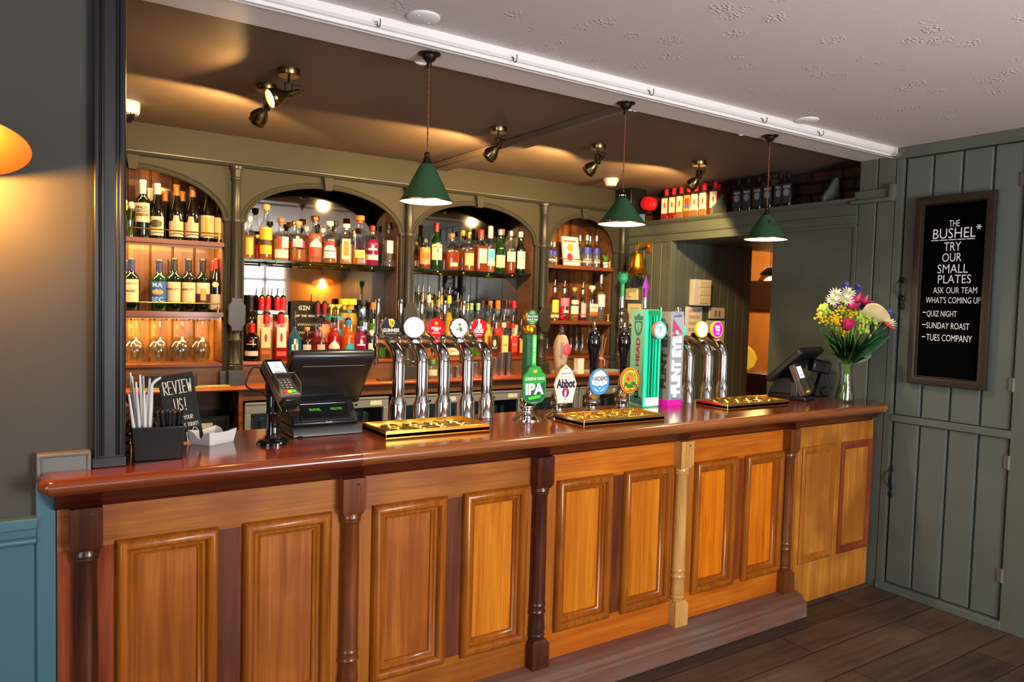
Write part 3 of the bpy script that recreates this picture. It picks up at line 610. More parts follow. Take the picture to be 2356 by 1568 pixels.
# things in the open bay under the counter near the black post
t = thing('cash_drawer', 'black drawer box with two paper stickers under the back counter', 'drawer', (.62, 2.2, .62))
B(0, 0, 0, .4, .26, .27).build('box', 'fridge black', t, bevel=.004); B(.02, -.012, .19, .38, 0, .25).build('front', 'black plastic', t, bevel=.003)
B(.06, -.014, .2, .13, -.0125, .235).build('sticker', 'd8c88c', t); B(.14, -.014, .2, .3, -.0125, .232).build('sticker', 'c8c4bc', t)
mb = MB(); mb.box(0, 0, 0, .22, .2, .3); tag(mb.build('storage_tub', 'card cream', loc=(.37, 2.18, .62), bevel=.01), 'cream plastic tub on the shelf behind the straw box', 'tub')
mb = MB(); mb.box(0, 0, 0, .3, .05, .075); tag(mb.build('speaker_bar', 'fridge black', loc=(.52, 2.12, 1.076), bevel=.004), 'long black bar lying on back counter under the hanging wine glasses', 'sound bar')
for px, py, lb in ((345, 884, 'green printed mat on back counter behind the straws'), (470, 880, 'green printed mat on back counter beside the column foot')):
    p = at(px, py, Z=1.077); tag(B(-.12, -.03, 0, .1, .04, .004).build('bar_mat', 'a9b45e', loc=(p.x, 2.12, 1.0762)), lb, 'mat')
# lamp fittings seen on the far wall sections
# ================================================================== LAMPS
def pendant(px, py, shade_py, rim_py, rim_w, label, chip=False, scuff=False):
    p = at(px, py, Z=2.512); t = thing('pendant_lamp', label, 'pendant lamp', (p.x, p.y, 2.512), 0, 'green pendants over the counter')
    mb = MB(); mb.lathe([(.042, 0), (.041, -.004), (.028, -.008), (.025, -.016), (.018, -.026), (.009, -.03), (.009, -.046), (.007, -.05), (0, -.05)], (0, 0, 0), 24); mb.build('ceiling_rose', 'bronze', t)
    zt = at(px, shade_py, Y=p.y).z-2.512; zr = at(px, rim_py, Y=p.y).z-2.512
    mb = MB(); n = 40
    for s_ in (0, pi): mb.tube([(.0018*cos(s_+i*1.1), .0018*sin(s_+i*1.1), -.05+(zt+.085)*i/n) for i in range(n+1)], .0019, 6)
    mb.build('twisted_cord', 'flex brown', t)
    MB().lathe([(0, zt+.04), (.008, zt+.038), (.011, zt+.03), (.009, zt+.022), (.014, zt+.012), (.014, zt+.005), (.02, zt-.002), (.022, zt-.008)], (0, 0, 0), 20).build('lamp_holder', 'bronze', t)
    w = rim_w/ppm((p.x, p.y, 2.512+zr))/2
    sh = MB().lathe([(.020, zt-.004), (.022, zt-.006), (.028, zt-.012), (w-.003, zr+.004), (w, zr+.001), (w, zr-.002)], (0, 0, 0), 48, caps=False).build('shade', 'shade green', t)
    sh.data.polygons  # outer skin
    MB().lathe([(w-.001, zr-.001), (w-.005, zr+.004), (.026, zt-.016), (0, zt-.016)], (0, 0, 0), 48, caps=False).build('shade_lining', 'shade white', sh)
    MB().lathe([(w+.0012, zr+.003), (w+.002, zr), (w+.0005, zr-.0035), (w-.002, zr-.002)], (0, 0, 0), 48, caps=False).build('shade_rim', 'antique brass', sh)
    zb = zr+.068
    MB().lathe([(.014, zb+.06), (.014, zb+.035), (.02, zb+.022), (.026, zb+.006), (.024, zb-.008), (.014, zb-.02), (0, zb-.024)], (0, 0, 0), 16).build('bulb', 'bulb warm', t)
    light('pendant light', 'POINT', (p.x, p.y, 2.512+zb-.032), 11, (1, .80, .52), shadow_soft_size=.02)
    if chip: a = R(-165); MB().ball((w*cos(a)*.985, w*sin(a)*.985, zr+.006), .012, (.5, 1.2, .6), 8).build('rim_chip', 'copper', sh)
    if scuff:
        mb = MB()
        for k, (a, f, r_) in enumerate(((R(-118), .36, .010), (R(-108), .42, .008), (R(-100), .52, .006), (R(-125), .30, .007))):
            rr = .028+(w-.031)*f; mb.ball((rr*cos(a), rr*sin(a), (zt-.012)+(zr+.016-zt)*f), r_, (1, 1, 1.2), 8)
        mb.build('scuff_mark', '1f3322', sh)
    return t
pendant(988, 124, 375, 464, 120, 'green cone pendant lamp above the five chrome taps')
pendant(1440, 237, 454, 516, 109, 'green cone pendant lamp with a chipped rim before the red siren', chip=True)
pendant(1772, 312, 493, 551, 96, 'small scuffed green pendant lamp before the high bottle shelf', scuff=True)
def spot(px, py, label, aim, head_off, e=9):
    """brass spotlight: round ceiling plate, stem, black yoke and a bell-shaped head"""
    p = at(px, py, Z=HC); t = thing('ceiling_spotlight', label, 'spotlight', p, 0, 'brass spotlights on the bar ceiling')
    MB().lathe([(.046, 0), (.046, -.024), (.043, -.028), (0, -.028)], (0, 0, 0), 32).build('ceiling_plate', 'antique brass', t)
    MB().tube([(0, 0, -.028), (0, 0, -.058)], .005, 8).build('stem', 'bronze', t)
    mb = MB(); mb.box(-.016, -.008, -.062, .016, .008, -.057); mb.box(-.017, -.008, -.112, -.012, .008, -.057); mb.box(.012, -.008, -.112, .017, .008, -.057); mb.build('yoke', 'black plastic', t)
    d = V(aim).normalized(); hv = V((0, 0, -.100))
    q = d.to_track_quat('Z', 'Y').to_matrix().to_4x4(); q.translation = hv
    mb = MB(); mb.T = q
    mb.lathe([(.0, -.052), (.009, -.05), (.011, -.02), (.013, 0), (.015, .012), (.026, .03), (.037, .052), (.0395, .066), (.0405, .068), (.0395, .072), (.041, .086), (.039, .086), (.036, .066), (.024, .035), (0, .034)], (0, 0, 0), 32)
    h = mb.build('bell_head', 'antique brass', t)
    mb = MB(); mb.T = q; mb.lathe([(0, .077), (.030, .076), (.036, .07), (.036, .066), (0, .05)], (0, 0, 0), 24); mb.build('bulb', 'bulb warm', h)
    mb = MB(); b = q @ V((0, 0, -.05)); c = V((0, 0, -.06)); s_ = q @ V((.0, .02, -.09))
    mb.tube([b, b+(b-(q @ V((0, 0, 0)))).normalized()*.02, (b+c)/2-d*.03, c], .0025, 6); mb.build('cable', 'black rubber', t)
    L_ = p+hv+d*.105
    light('spot light', 'SPOT', L_-d*.012, e, WARM, d.to_track_quat('-Z', 'Y').to_euler(), spot_size=R(150), spot_blend=.12, shadow_soft_size=.036)
spot(665, 160, 'lit brass spotlight nearest the till with its glowing lens in view', (-.92, -.04, -.40), 0, 8)
spot(613, 196, 'brass spotlight partly hidden behind the one with glowing lens', (-.30, .75, -.58), 0, 52)
spot(1147, 293, 'brass spotlight just before the boxed ceiling beam', (-.22, .78, -.58), 0, 52)
spot(1376, 333, 'brass spotlight between the ceiling beam and smoke detector', (-.22, .78, -.58), 0, 52)
spot(1609, 371, 'brass spotlight in front of the red-capped bottles on high shelf', (-.05, .78, -.62), 0, 52)
# copper wall lamp beside the bar
def wall_lamp(loc, yaw, label, e):
    t = thing('wall_lamp', label, 'wall lamp', loc, yaw)
    MB().lathe([(0, -.03), (.03, -.03), (.05, -.02), (.055, -.012), (.052, 0)], (0, 0, .245), 28, 'Y').build('backplate', 'antique brass', t)
    MB().tube([(0, -.03, .245), (0, -.09, .25), (0, -.125, .225), (0, -.13, .17), (0, -.13, .11)], .007, 8).tube([(-.02, -.13, .105), (.02, -.13, .105)], .005, 8).build('arm', 'bronze', t)
    mb = MB(); mb.T = Matrix.Translation((0, -.13, .09)) @ Matrix.Rotation(R(-20), 4, 'X')
    s = mb.lathe([(.014, .01), (.018, 0), (.03, -.015), (.154, -.094), (.157, -.098), (.154, -.097), (.028, -.02), (0, -.016)], (0, 0, 0), 48).build('shade', 'copper', t)
    MB().lathe([(.012, .06), (.014, .04), (.028, .02), (.03, .0), (.02, -.02), (0, -.03)], (0, -.135, .0), 16).build('bulb', 'bulb warm', t)
    o = light('wall lamp light', 'POINT', (0, -.135, -.045), e, AMB, shadow_soft_size=.03); o.parent = t
wall_lamp((-.145, .03, 1.955), 0, 'copper cone wall lamp glowing on the taupe wall', 24)
wall_lamp((3.82, -4.04, 1.86), pi, 'copper cone wall lamp on the wall facing the bar', 14)
# security camera, smoke detector, siren, loudspeaker
p = at(290, 234, Z=HC); t = thing('security_camera', 'white dome security camera on bar ceiling beside the black post', 'camera', (p.x, p.y, HC))
MB().lathe([(.062, 0), (.064, -.01), (.062, -.045), (.056, -.06), (0, -.06)], (0, 0, 0), 32).text('Conne', (.035, -.0545, -.026), .011, (1, .5, 0), (0, 0, 1), mi=1).build('housing', ['white plastic', '888078'], t)
MB().lathe([(.042, -.06), (.038, -.085), (.022, -.102), (0, -.108)], (0, 0, 0), 24).build('dome', 'black gloss', t)
p = at(1406, 411, Z=HC); MB_ = MB().lathe([(.055, 0), (.056, -.02), (.045, -.028), (.045, -.034), (.038, -.052), (0, -.056)], (0, 0, 0), 28)
tag(MB_.build('smoke_detector', 'white plastic', loc=(p.x, p.y, HC)), 'white smoke detector on bar ceiling near the red siren', 'smoke detector')
p = at(1490, 468, X=4.12); t = thing('fire_siren', 'red ridged fire siren on green wall near the bell', 'siren', (XR, p.y, p.z))
MB().lathe([(0, 0), (.055, 0), (.055, -.03), (.05, -.035), (.05, -.06), (.046, -.064), (.046, -.085), (.03, -.09), (.028, -.1), (0, -.1)], (0, 0, 0), 24, 'X').build('horn', 'red plastic', t)
mb = MB()
for k in range(10): a = 2*pi*k/10; mb.box(-.075, .048*cos(a)-.005, .048*sin(a)-.005, -.012, .048*cos(a)+.005, .048*sin(a)+.005)
mb.build('ridges', 'red plastic', t)
tag(B(XR-.17, 2.0, 2.36, XR-.002, 2.175, HC-.004).build('loudspeaker', 'fridge black', bevel=.006), 'black box loudspeaker in the ceiling corner beside red siren', 'speaker')
# ------------------------------------------------------------------ bell, switches and boards on the T&G wall
p = at(1467, 600, X=4.05); t = thing('brass_bell', 'brass last-orders bell hanging from wall bracket on green boards', 'bell', (4.045, p.y, 1.868))
MB().lathe([(r*1.38, z*1.38) for r, z in [(.066, .0), (.068, .004), (.060, .016), (.046, .03), (.042, .05), (.036, .10), (.030, .118), (.016, .126), (0, .128), (0, .118), (.026, .112), (.034, .09), (.040, .04), (.06, .004)]], (0, 0, 0), 36).build('bell', 'bell brass', t)
MB().tube([(0, 0, .09), (0, 0, .0)], .003, 6).ball((0, 0, -.004), .012).build('clapper', 'bell brass', t)
MB().tube([(0, 0, .172), (-.012, 0, .186), (0, 0, .2), (.012, 0, .186), (0, 0, .172)], .004, 6).tube([(0, 0, .195), (.01, 0, .235), (.06, 0, .245), (.118, 0, .225)], .008, 8, flat=1.4).box(.112, -.018, .18, .124, .018, .26).build('bracket', 'bell brass', t)
def plate(name, x0, y0, x1, y1, X, label, cat, m='ivory plastic', d=.02):
    a, b = at(x0, y0, X=X), at(x1, y1, X=X); t = thing(name, label, cat, (X, (a.y+b.y)/2, (a.z+b.z)/2)); w, h = abs(a.y-b.y)/2, abs(a.z-b.z)/2
    B(-d, -w, -h, 0, w, h).build('plate', m, t, bevel=.003); return t, w, h
t, w, h = plate('wall_switch', 1443, 663, 1469, 690, XR, 'cream rotary switch on green boards below the bell', 'switch')
MB().lathe([(0, -.034), (.016, -.034), (.02, -.02), (0, -.02)], (0, 0, 0), 20, 'X').box(-.04, -.003, -.016, -.03, .003, .016).build('knob', 'ivory plastic', t)
t, w, h = plate('pinned_notice', 1445, 698, 1474, 755, XR, 'cream notice card pinned below the rotary switch', 'notice', 'card cream', .003)
for i in range(5): B(-.0036, -w*.7, h*.6-.02*i, -.003, w*.6, h*.6-.02*i+.006).build('printed_line', 'a08a68', t)
def plate_y(name, x0, y0, x1, y1, label, cat, m, d=.03):
    Y = 1.742; a, b = at(x0, y0, Y=Y), at(x1, y1, Y=Y); t = thing(name, label, cat, ((a.x+b.x)/2, Y, (a.z+b.z)/2)); w, h = abs(a.x-b.x)/2, abs(a.z-b.z)/2
    B(-w, -d, -h, w, 0, h).build('plate', m, t, bevel=.003); return t, w, h
t, w, h = plate_y('key_switch_panel', 1587, 642, 1624, 703, 'white panel of three rocker switches on corridor boards', 'switch', 'white plastic', .05)
for i, s_ in enumerate(('FIRE', 'DOOR', 'FIRE')):
    z = h*.62-i*h*.62; B(-w*.35, -.054, z-.022, w*.85, -.05, z+.022).build('switch_face', 'ivory plastic', t)
t, w, h = plate_y('pinned_price_list', 1577, 705, 1612, 790, 'pale printed list on corridor boards behind the yellow tap badge', 'notice', 'card white', .003)
for i in range(4): B(-w*.6, -.0036, h*.7-.05*i, w*.7, -.003, h*.7-.05*i+.025).build('printed_block', 'd9b98a', t)
t, w, h = plate_y('double_light_switch', 1630, 707, 1664, 733, 'white double light switch beyond the magenta tap badge', 'switch', 'white plastic', .015)
for s_ in (-1, 1): B(s_*w*.25-.008, -.02, -h*.5, s_*w*.25+.008, -.015, h*.5).build('rocker', '7a7468', t)
t, w, h = plate_y('pinned_sheet', 1624, 737, 1664, 805, 'white paper sheet pinned under the double light switch', 'notice', 'card white', .003)
B(-.02, -.0036, -.06, .06, -.003, -.055).build('printed_line', 'e0a050', t)
# ------------------------------------------------------------------ parlour glimpsed through the doorway
def ppt(px, py): return at(px, py, X=7.98)
p = ppt(1745, 665); tag(B(7.93, p.y-.35, 1.62, 7.99, p.y+.2, 2.0).build('wooden_board', '3c2a20', bevel=.01), 'dark board on the orange wall seen through the doorway', 'board')
p = ppt(1776, 665); t = thing('round_mirror', 'round wooden-framed mirror on orange wall through the doorway', 'mirror', (7.98, p.y, p.z))
MB().lathe([(.16, -.01), (.2, -.03), (.235, -.02), (.24, 0), (.16, 0)], (0, 0, 0), 32, 'X', caps=False).build('frame', '7a3f1c', t); MB().lathe([(0, -.012), (.165, -.012)], (0, 0, 0), 32, 'X').build('glass', 'lit cream', t)  # mirror glass glows cream by itself; reflected light is put into its colour
p = at(1772, 633, X=6.6); t = thing('glass_pendant', 'green-topped white pendant shade hanging beyond the doorway', 'pendant lamp', (6.6, p.y, p.z))
MB().lathe([(.11, 0), (.10, .02), (.05, .08), (0, .09)], (0, 0, 0), 24).build('shade', 'shade green', t); MB().lathe([(.108, .001), (0, .002)], (0, 0, 0), 24).build('diffuser', 'bulb warm', t); MB().tube([(0, 0, .08), (0, 0, 2.5-p.z)], .004, 6).build('cord', 'iron', t)
mb = MB(); mb.box(5.9, 1.9, 0, 6.3, 3.4, 1.0); tag(mb.build('side_cabinet', 'shelf wood', bevel=.01), 'brown cabinet standing in the room beyond the doorway', 'cabinet')
p = at(1724, 842, X=6.1); tag(MB().lathe([(.05, 0), (.12, .04), (.15, .12), (.12, .2), (.06, .25), (0, .26)], (0, 0, 0), 24).build('glass_globe_lamp', 'bulb warm' if 0 else 'lit gold', loc=(6.1, p.y+.1, 1.0)), 'glowing globe lamp on the cabinet beyond the doorway', 'lamp')
# ================================================================== CHALKBOARD ON THE DOOR
X0 = XR-.012
tl, br_, tr = at(2109, 456, X=X0), at(2270, 899, X=X0), at(2297, 437, X=X0)
y0, y1, z0, z1 = tl.y-.006, br_.y, br_.z, tl.z
t = thing('letter_board', 'tall black framed letter board hung on the green door', 'letter board', (X0, 0, 0))
mb = MB(); mb.T = Matrix.Rotation(-pi/2, 4, 'Z')      # local X -> -Y
mb.frame(-y0, z0, -y1, z1, [(0, -.001), (0, .016), (.004, .022), (.03, .024), (.036, .02), (.042, .02), (.046, .008), (.05, .006)], 0)
mb.build('frame', 'frame dark wood', t)
mb = MB(); mb.T = Matrix.Rotation(-pi/2, 4, 'Z'); mb.box(-y0+.004, -.007, z0+.004, -y1-.004, -.001, z1-.004); f = mb.build('felt', 'letter felt', t)
mb = MB()
for s_, x0, y_, x1, h in (('THE', 2184, 513, 2208, 17), ('BUSHEL', 2147, 535, 2245, 26), ('*', 2247, 521, 2258, 30), ('TRY', 2172, 566, 2211, 23), ('OUR', 2168, 591, 2212, 22), ('SMALL', 2157, 617, 2227, 23), ('PLATES', 2158, 641, 2234, 22),
                        ('ASK OUR TEAM', 2147, 667, 2248, 16), ("WHAT'S COMING UP", 2130, 690, 2256, 16), ('QUIZ NIGHT', 2132, 721, 2201, 15), ('SUNDAY ROAST', 2131, 749, 2230, 16), ('TUES COMPANY', 2131, 777, 2236, 17)):
    a, b = at(x0, y_, X=X0-.009), at(x1, y_, X=X0-.009); c = (a+b)/2; hh = .93*h/ppm(c)
    if s_ == '*':
        for k in range(3): mb.T = None; c2 = V((-.0085, c.y, c.z)); q = V((0, cos(k*pi/3), sin(k*pi/3)))*.014; n_ = V((0, -sin(k*pi/3), cos(k*pi/3)))*.002; mb.add([c2-q-n_, c2+q-n_, c2+q+n_, c2-q+n_], [(0, 1, 2, 3)])
        continue
    mb.text(s_, (-.0085, (a.y+b.y)/2, c.z), hh, (0, -1, 0), (0, 0, 1), w=abs(a.y-b.y), off=-.004)
for x0, x1, y_ in ((2141, 2244, 551), (2122, 2131, 718), (2121, 2130, 746), (2120, 2129, 774)):
    a, b = at(x0, y_, X=X0-.009), at(x1, y_, X=X0-.009); n = 5 if x1-x0 > 20 else 1
    for k in range(n): ya = a.y+(b.y-a.y)*(k+.06)/n; yb = a.y+(b.y-a.y)*(k+.94)/n; mb.box(-.009, yb, (a.z+b.z)/2-.0022, -.0082, ya, (a.z+b.z)/2+.0022)
mb.build('lettering', 'letter white', f, flat=True)
# ================================================================== BEER TAPS
ZB = 1.0952
def badge(mb, y, z, r, t, face, rim='chrome', dome=.012, yaw=0., emit=True):
    """round tap badge facing the room; returns the badge part; face colour material"""
    T = Matrix.Translation((0, y, z)) @ Matrix.Rotation(yaw, 4, 'Z')
    m1 = MB(); m1.T = T; m1.lathe([(0, .012), (r*.8, .012), (r*.96, .006), (r, 0), (r, -dome), (r*.93, -dome-.003), (r*.92, -dome)], (0, 0, 0), 36, 'Y'); b = m1.build('badge', rim, t)
    m2 = MB(); m2.T = T; m2.lathe([(r*.93, -dome), (0, -dome-.0012)], (0, 0, 0), 36, 'Y'); m2.build('badge_face', face, b)
    return b, T, -dome-.002
def art(b, T, w, name='lettering', m='letter white', fn=None):
    mb = MB(); mb.T = T; fn(mb, w); return mb.build(name, m, b, flat=True)
def font(px, base_y, label, lever=True, k=1., zt=.245):
    p = at(px, base_y, Y=.36 if k == 1 else .38); t = thing('beer_tap', label, 'beer tap', (p.x, .36 if k == 1 else .38, ZB), 0, 'chrome swan-neck beer taps')
    MB().lathe([(.036, 0), (.0365, .003), (.0345, .006), (.0345, .083), (.033, .088), (.0265, .112), (.0255, .114)], (0, 0, 0), 32).build('collar', 'chrome', t)
    pts = [(0, 0, .11), (0, 0, zt)]+[(0, .12*(1-cos(a)), zt+.085*sin(a)) for a in [pi/2*i/10 for i in range(1, 11)]]+[(0, .17, zt+.085)]
    MB().tube(pts, .0255, 24).lathe([(.0255, 0), (.029, .002), (.029, .012), (.02, .02), (.0, .02)], (0, .165, zt+.085), 24, 'Y').build('swan_neck', 'chrome', t)
    y = .235; h = MB(); h.lathe([(.012, 0), (.012, .05)], (0, .185, zt+.085), 16, 'Y').lathe([(.006, zt-.02), (.008, zt+.0), (.0105, zt+.05), (.016, zt+.058), (.016, zt+.098), (.012, zt+.105), (.014, zt+.115), (.008, zt+.125), (0, zt+.127)], (0, y, 0), 16)
    h.build('spout', 'chrome', t)
    if lever:
        MB().tube([(0, y, zt+.12), (0, y-.004, zt+.15), (0, y-.008, zt+.20), (0, y-.01, zt+.262), (0, y-.01, zt+.27)], [.006, .008, .010, .014, .011], 16, flat=.75).build('lever', 'chrome', t)
    MB().box(-.012, .085, zt+.07, .012, .115, zt+.13).build('badge_mount', 'bronze', t)
    return t, zt+.152
def sunburst(n, r0_, r1): return [((r0_ if i % 2 else r1)*sin(pi*i/n), (r0_ if i % 2 else r1)*cos(pi*i/n)) for i in range(2*n)]
TY, RB = .095, .0445
t, zb = font(915, 966, 'chrome beer tap with black harp badge nearest the till')
b, T, w = badge(None, TY, zb, RB, t, plain('tap black', '08080a', .5, spec=.2))
art(b, T, w, 'lettering', 'letter white', lambda mb, w: mb.text('GUINNESS', (0, w, -.012), .0145, w=.072, off=.02))
art(b, T, w, 'harp_emblem', 'lit gold', lambda mb, w: (mb.flat([(-.014, .034), (.004, .036), (.012, .03), (.015, .02), (.010, .004), (.0, -.002), (-.002, .002), (.006, .008), (.009, .02), (.004, .028), (-.008, .029), (-.004, .006), (-.008, .006), (-.013, .03)], w), [mb.flat([(-.006+.003*k, .028), (-.005+.003*k, .028), (-.003+.002*k, .004), (-.004+.002*k, .004)], w-.0002) for k in range(4)], mb.text('ST JAMES GATE', (0, w, -.026), .004, w=.05)))
t, zb = font(969, 964, 'chrome beer tap with blue-ringed white domed badge')
b, T, w = badge(None, TY, zb, RB, t, 'tap white lit', 'ceramic', .02, yaw=R(-14))
art(b, T, w, 'lettering', '8a8f9c', lambda mb, w: (mb.text('PERONI', (0, w, .0), .012, w=.05), mb.text('NASTRO', (0, w, -.016), .006, w=.03), mb.flat([(-.004, .024), (.004, .024), (.006, .03), (0, .027), (-.006, .03)], w)))
m1 = MB(); m1.T = T; m1.lathe([(RB*1.01, .001), (RB*1.02, -.004), (RB*1.02, -.014), (RB*1.0, -.017)], (0, 0, 0), 36, 'Y', caps=False); m1.build('blue_ring', '26358a', b)
t, zb = font(1019, 962.5, 'chrome beer tap with red star badge')
b, T, w = badge(None, TY, zb, RB, t, 'tap red lit')
art(b, T, w, 'lettering', 'letter white', lambda mb, w: (mb.text('ESTRELLA', (0, w, -.002), .010, w=.048, off=.03), mb.text('DAMM', (0, w, -.012), .008, w=.022, off=.03), mb.text('BARCELONA', (0, w, -.023), .0045, w=.038, off=.02)))
art(b, T, w, 'star_emblem', 'lit gold', lambda mb, w: mb.flat([(x, z+.018) for x, z in sunburst(5, .0042, .0105)], w))
t, zb = font(1073, 961.5, 'chrome beer tap with white badge showing a man in green')
b, T, w = badge(None, TY, zb, RB, t, 'tap white lit')
def arc_text(mb, s, w, r, a0, a1, h):
    for i, c in enumerate(s):
        a = a0+(a1-a0)*i/(len(s)-1)
        if c != ' ': mb.text(c, (r*sin(a), w, r*cos(a)), h, (cos(a), 0, -sin(a)), (sin(a), 0, cos(a)))
art(b, T, w, 'lettering', 'b98a2a', lambda mb, w: arc_text(mb, 'BIRRA MORETTI', w, .034, -1.4, 1.4, .0085))
art(b, T, w, 'drinker_emblem', ['1d7a3a', 'c99a6a', '2a2a26'], lambda mb, w: (mb.flat([(-.004, .0), (.014, .002), (.016, -.016), (.002, -.018)], w), mb.flat(ell(.001, .006, .006, .007, 14), w, 'XZ', 1), mb.flat([(-.008, .012), (.01, .012), (.006, .019), (-.004, .019)], w-.0002, 'XZ', 2), mb.flat([(-.018, -.006), (-.004, -.004), (-.004, -.010), (-.018, -.009)], w, 'XZ', 2)))
t, zb = font(1118, 961, 'chrome beer tap with red badge of a white figure, furthest from till')
b, T, w = badge(None, TY, zb, RB, t, 'tap red lit')
art(b, T, w, 'lettering', 'letter white', lambda mb, w: (mb.text('MADRÍ', (0, w, -.014), .018, w=.05, off=.03), mb.text('EXCEPCIONAL', (0, w, -.031), .005, w=.036, off=.02)))
art(b, T, w, 'figure_emblem', 'letter white', lambda mb, w: (mb.flat([(-.018, -.004), (.014, -.004), (.016, .012), (.008, .022), (-.004, .022), (-.008, .008)], w), mb.flat(ell(0, .029, .005, .0065, 14), w), mb.flat([(-.006, .034), (.006, .034), (.005, .04), (-.005, .04)], w)))
t, zb = font(1582, 940, 'plain chrome beer tap half hidden by the grey pump tower', k=2)
t, zb = font(1626, 921, 'chrome beer tap with yellow badge beside the grey tower', k=2)
b, T, w = badge(None, TY-.03, zb, .046, t, 'lit cream', 'lit gold')
art(b, T, w, 'lettering', 'a8862a', lambda mb, w: (arc_text(mb, 'HAZY IPA', w, .033, -.8, .8, .009), mb.text('JUICE', (0, w, .0), .012, w=.05, off=.02), mb.text('PALE', (0, w, -.018), .01, w=.03)))
t, zb = font(1661, 918, 'chrome beer tap with magenta badge, last before the second till', lever=False, k=2)
b, T, w = badge(None, TY-.03, zb, .046, t, 'lit magenta', 'lit gold')
art(b, T, w, 'lettering', 'lit cream', lambda mb, w: (mb.text('PINK', (0, w, .016), .015, w=.042, off=.03), mb.text('TAIL', (0, w, -.002), .014, w=.038, off=.03), mb.text('ALE', (0, w, -.022), .009, w=.026, off=.03)))
# ------------------------------------------------------------------ brass drip trays
def tray(x0, y0, x1, y1, label, cups):
    t = thing('drip_tray', label, 'drip tray', (x0, y0, ZB)); w, d = x1-x0, y1-y0
    mb = MB(); h = .027; e = .008
    mb.prism([(0, 0), (w, 0), (w, d), (0, d)], 0, .016, 'XY')
    mb.add([(0, 0, .0), (w, 0, .0), (w, d, .0), (0, d, .0), (0, 0, h), (w, 0, h), (w, d, h), (0, d, h), (e, e, h), (w-e, e, h), (w-e, d-e, h), (e, d-e, h), (e, e, .016), (w-e, e, .016), (w-e, d-e, .016), (e, d-e, .016)],
           [(i, (i+1) % 4, 4+(i+1) % 4, 4+i) for i in range(4)]+[(4+i, 4+(i+1) % 4, 8+(i+1) % 4, 8+i) for i in range(4)]+[(8+i, 8+(i+1) % 4, 12+(i+1) % 4, 12+i) for i in range(4)])
    mb.build('tray', 'polished brass', t, bevel=.002)
    n = max(4, int(w/.09)); mb = MB()
    for i in range(n):
        for j in range(2 if d > .18 else 1):
            cx, cy_ = e+.03+(w-.076)*(i+.5)/n, e+.02+(d-.05)*(j+.5)/(2 if d > .18 else 1)
            for rr in (.03, .02, .010): mb.lathe([(rr, .0162), (rr+.003, .0195), (rr+.006, .0162)], (cx, cy_, 0), 20, caps=False)
    mb.build('grille', 'polished brass', t)
    MB().box(.004, .004, -.0, w-.004, d-.004, .003).build('base', 'black plastic', t)
    return t
tray(1.103, .083, 1.552, .315, 'brass drip tray under the five chrome taps', 0)
tray(1.966, -.004, 2.438, .205, 'brass drip tray in front of black-handled hand pumps', 0)
p = at(1346, 957, Z=1.125); tag(MB().lathe([(.006, 0), (.006, .02), (.004, .024), (0, .024)], (0, 0, 0), 10).build('orange_peg', 'f07a2a', loc=(p.x, p.y, 1.1145)), 'tiny orange peg on the brass tray before the black-handled pumps', 'peg')
tray(3.0, .11, 3.50, .325, 'brass drip tray under the yellow and magenta badges', 0)
# ------------------------------------------------------------------ hand pumps
def pump(px, py, label, fancy=0):
    p = at(px, py, Y=.26); t = thing('hand_pump', label, 'hand pump', (p.x, .26, ZB), 0, 'cask ale hand pumps')
    MB().lathe([(.066, 0), (.066, .004), (.05, .012), (.036, .018), (.027, .03), (.026, .04), (.034, .05), (.038, .058), (.036, .066), (.031, .072), (.036, .08), (.038, .10), (.036, .112), (.026, .122), (.02, .14), (.017, .18), (0, .18)], (0, 0, 0), 36).build('base', 'chrome', t)
    if fancy == 0:
        MB().lathe([(.0135, .178), (.016, .2), (.018, .24), (.022, .28), (.0305, .31), (.034, .335), (.033, .36), (.024, .385), (.012, .392), (0, .393)], (0, 0, 0), 32).build('handle', 'black gloss', t)
        MB().lathe([(.014, .386), (.0145, .392), (.009, .397), (.011, .402), (.008, .408), (.0105, .415), (.006, .422), (.0075, .428), (.005, .434), (0, .437)], (0, 0, 0), 20).build('finial', 'chrome', t)
    return t
def clip(t, y, z, poly, m, back, tilt=0., th=.008):
    T = Matrix.Translation((0, y, z)) @ Matrix.Rotation(tilt, 4, 'X'); mb = MB(); mb.T = T
    c = mb.prism(poly, 0, th, 'XZ').build('pump_clip', back, t, bevel=.002)
    mb = MB(); mb.T = T; mb.flat([(x*.96, z_*.96) for x, z_ in poly], -.0006); mb.build('clip_face', m, c, flat=True)
    return c, T
# first pump: green clip, square green handle with round badge on top
t = pump(1213, 961, 'hand pump with green clip and round green badge on top', 1)
mb = MB(); mb.box(-.024, -.024, .175, .024, .024, .38); mb.build('handle', '0f5a33', t, bevel=.008); mb = MB(); mb.box(-.001, -.0262, .185, .0215, -.0245, .375); h = mb.build('handle_stripe', '1ed02a', t, bevel=.004)
MB().text('GREENE KING', (.010, -.0275, .31), .012, (0, 0, -1), (1, 0, 0), w=.115, off=.02).build('lettering', 'letter white', h, flat=True)
MB().lathe([(.026, .38), (.0285, .384), (.0285, .412), (.024, .418), (0, .418)], (0, 0, 0), 28).build('collar', 'bell brass', t)
b, T, w = badge(None, -.004, .452, .036, t, '0f6a3a', 'bell brass', .012)
art(b, T, w, 'lettering', 'letter white', lambda mb, w: (mb.text('Hand Drawn', (0, w-.0004, .006), .0105, w=.056, off=.01, skew=.25), mb.text('Fresh & Tasty', (0, w-.0004, -.008), .0105, w=.056, off=.01, skew=.25), mb.text('CASK', (0, w, .026), .004, w=.02), mb.text('ALES', (0, w, -.026), .004, w=.02)))
art(b, T, w, 'emblem', '9ed04a', lambda mb, w: [mb.flat([(-.018, s_*.016), (.018, s_*.016), (.010, s_*.021), (-.010, s_*.021)], w) for s_ in (1, -1)])
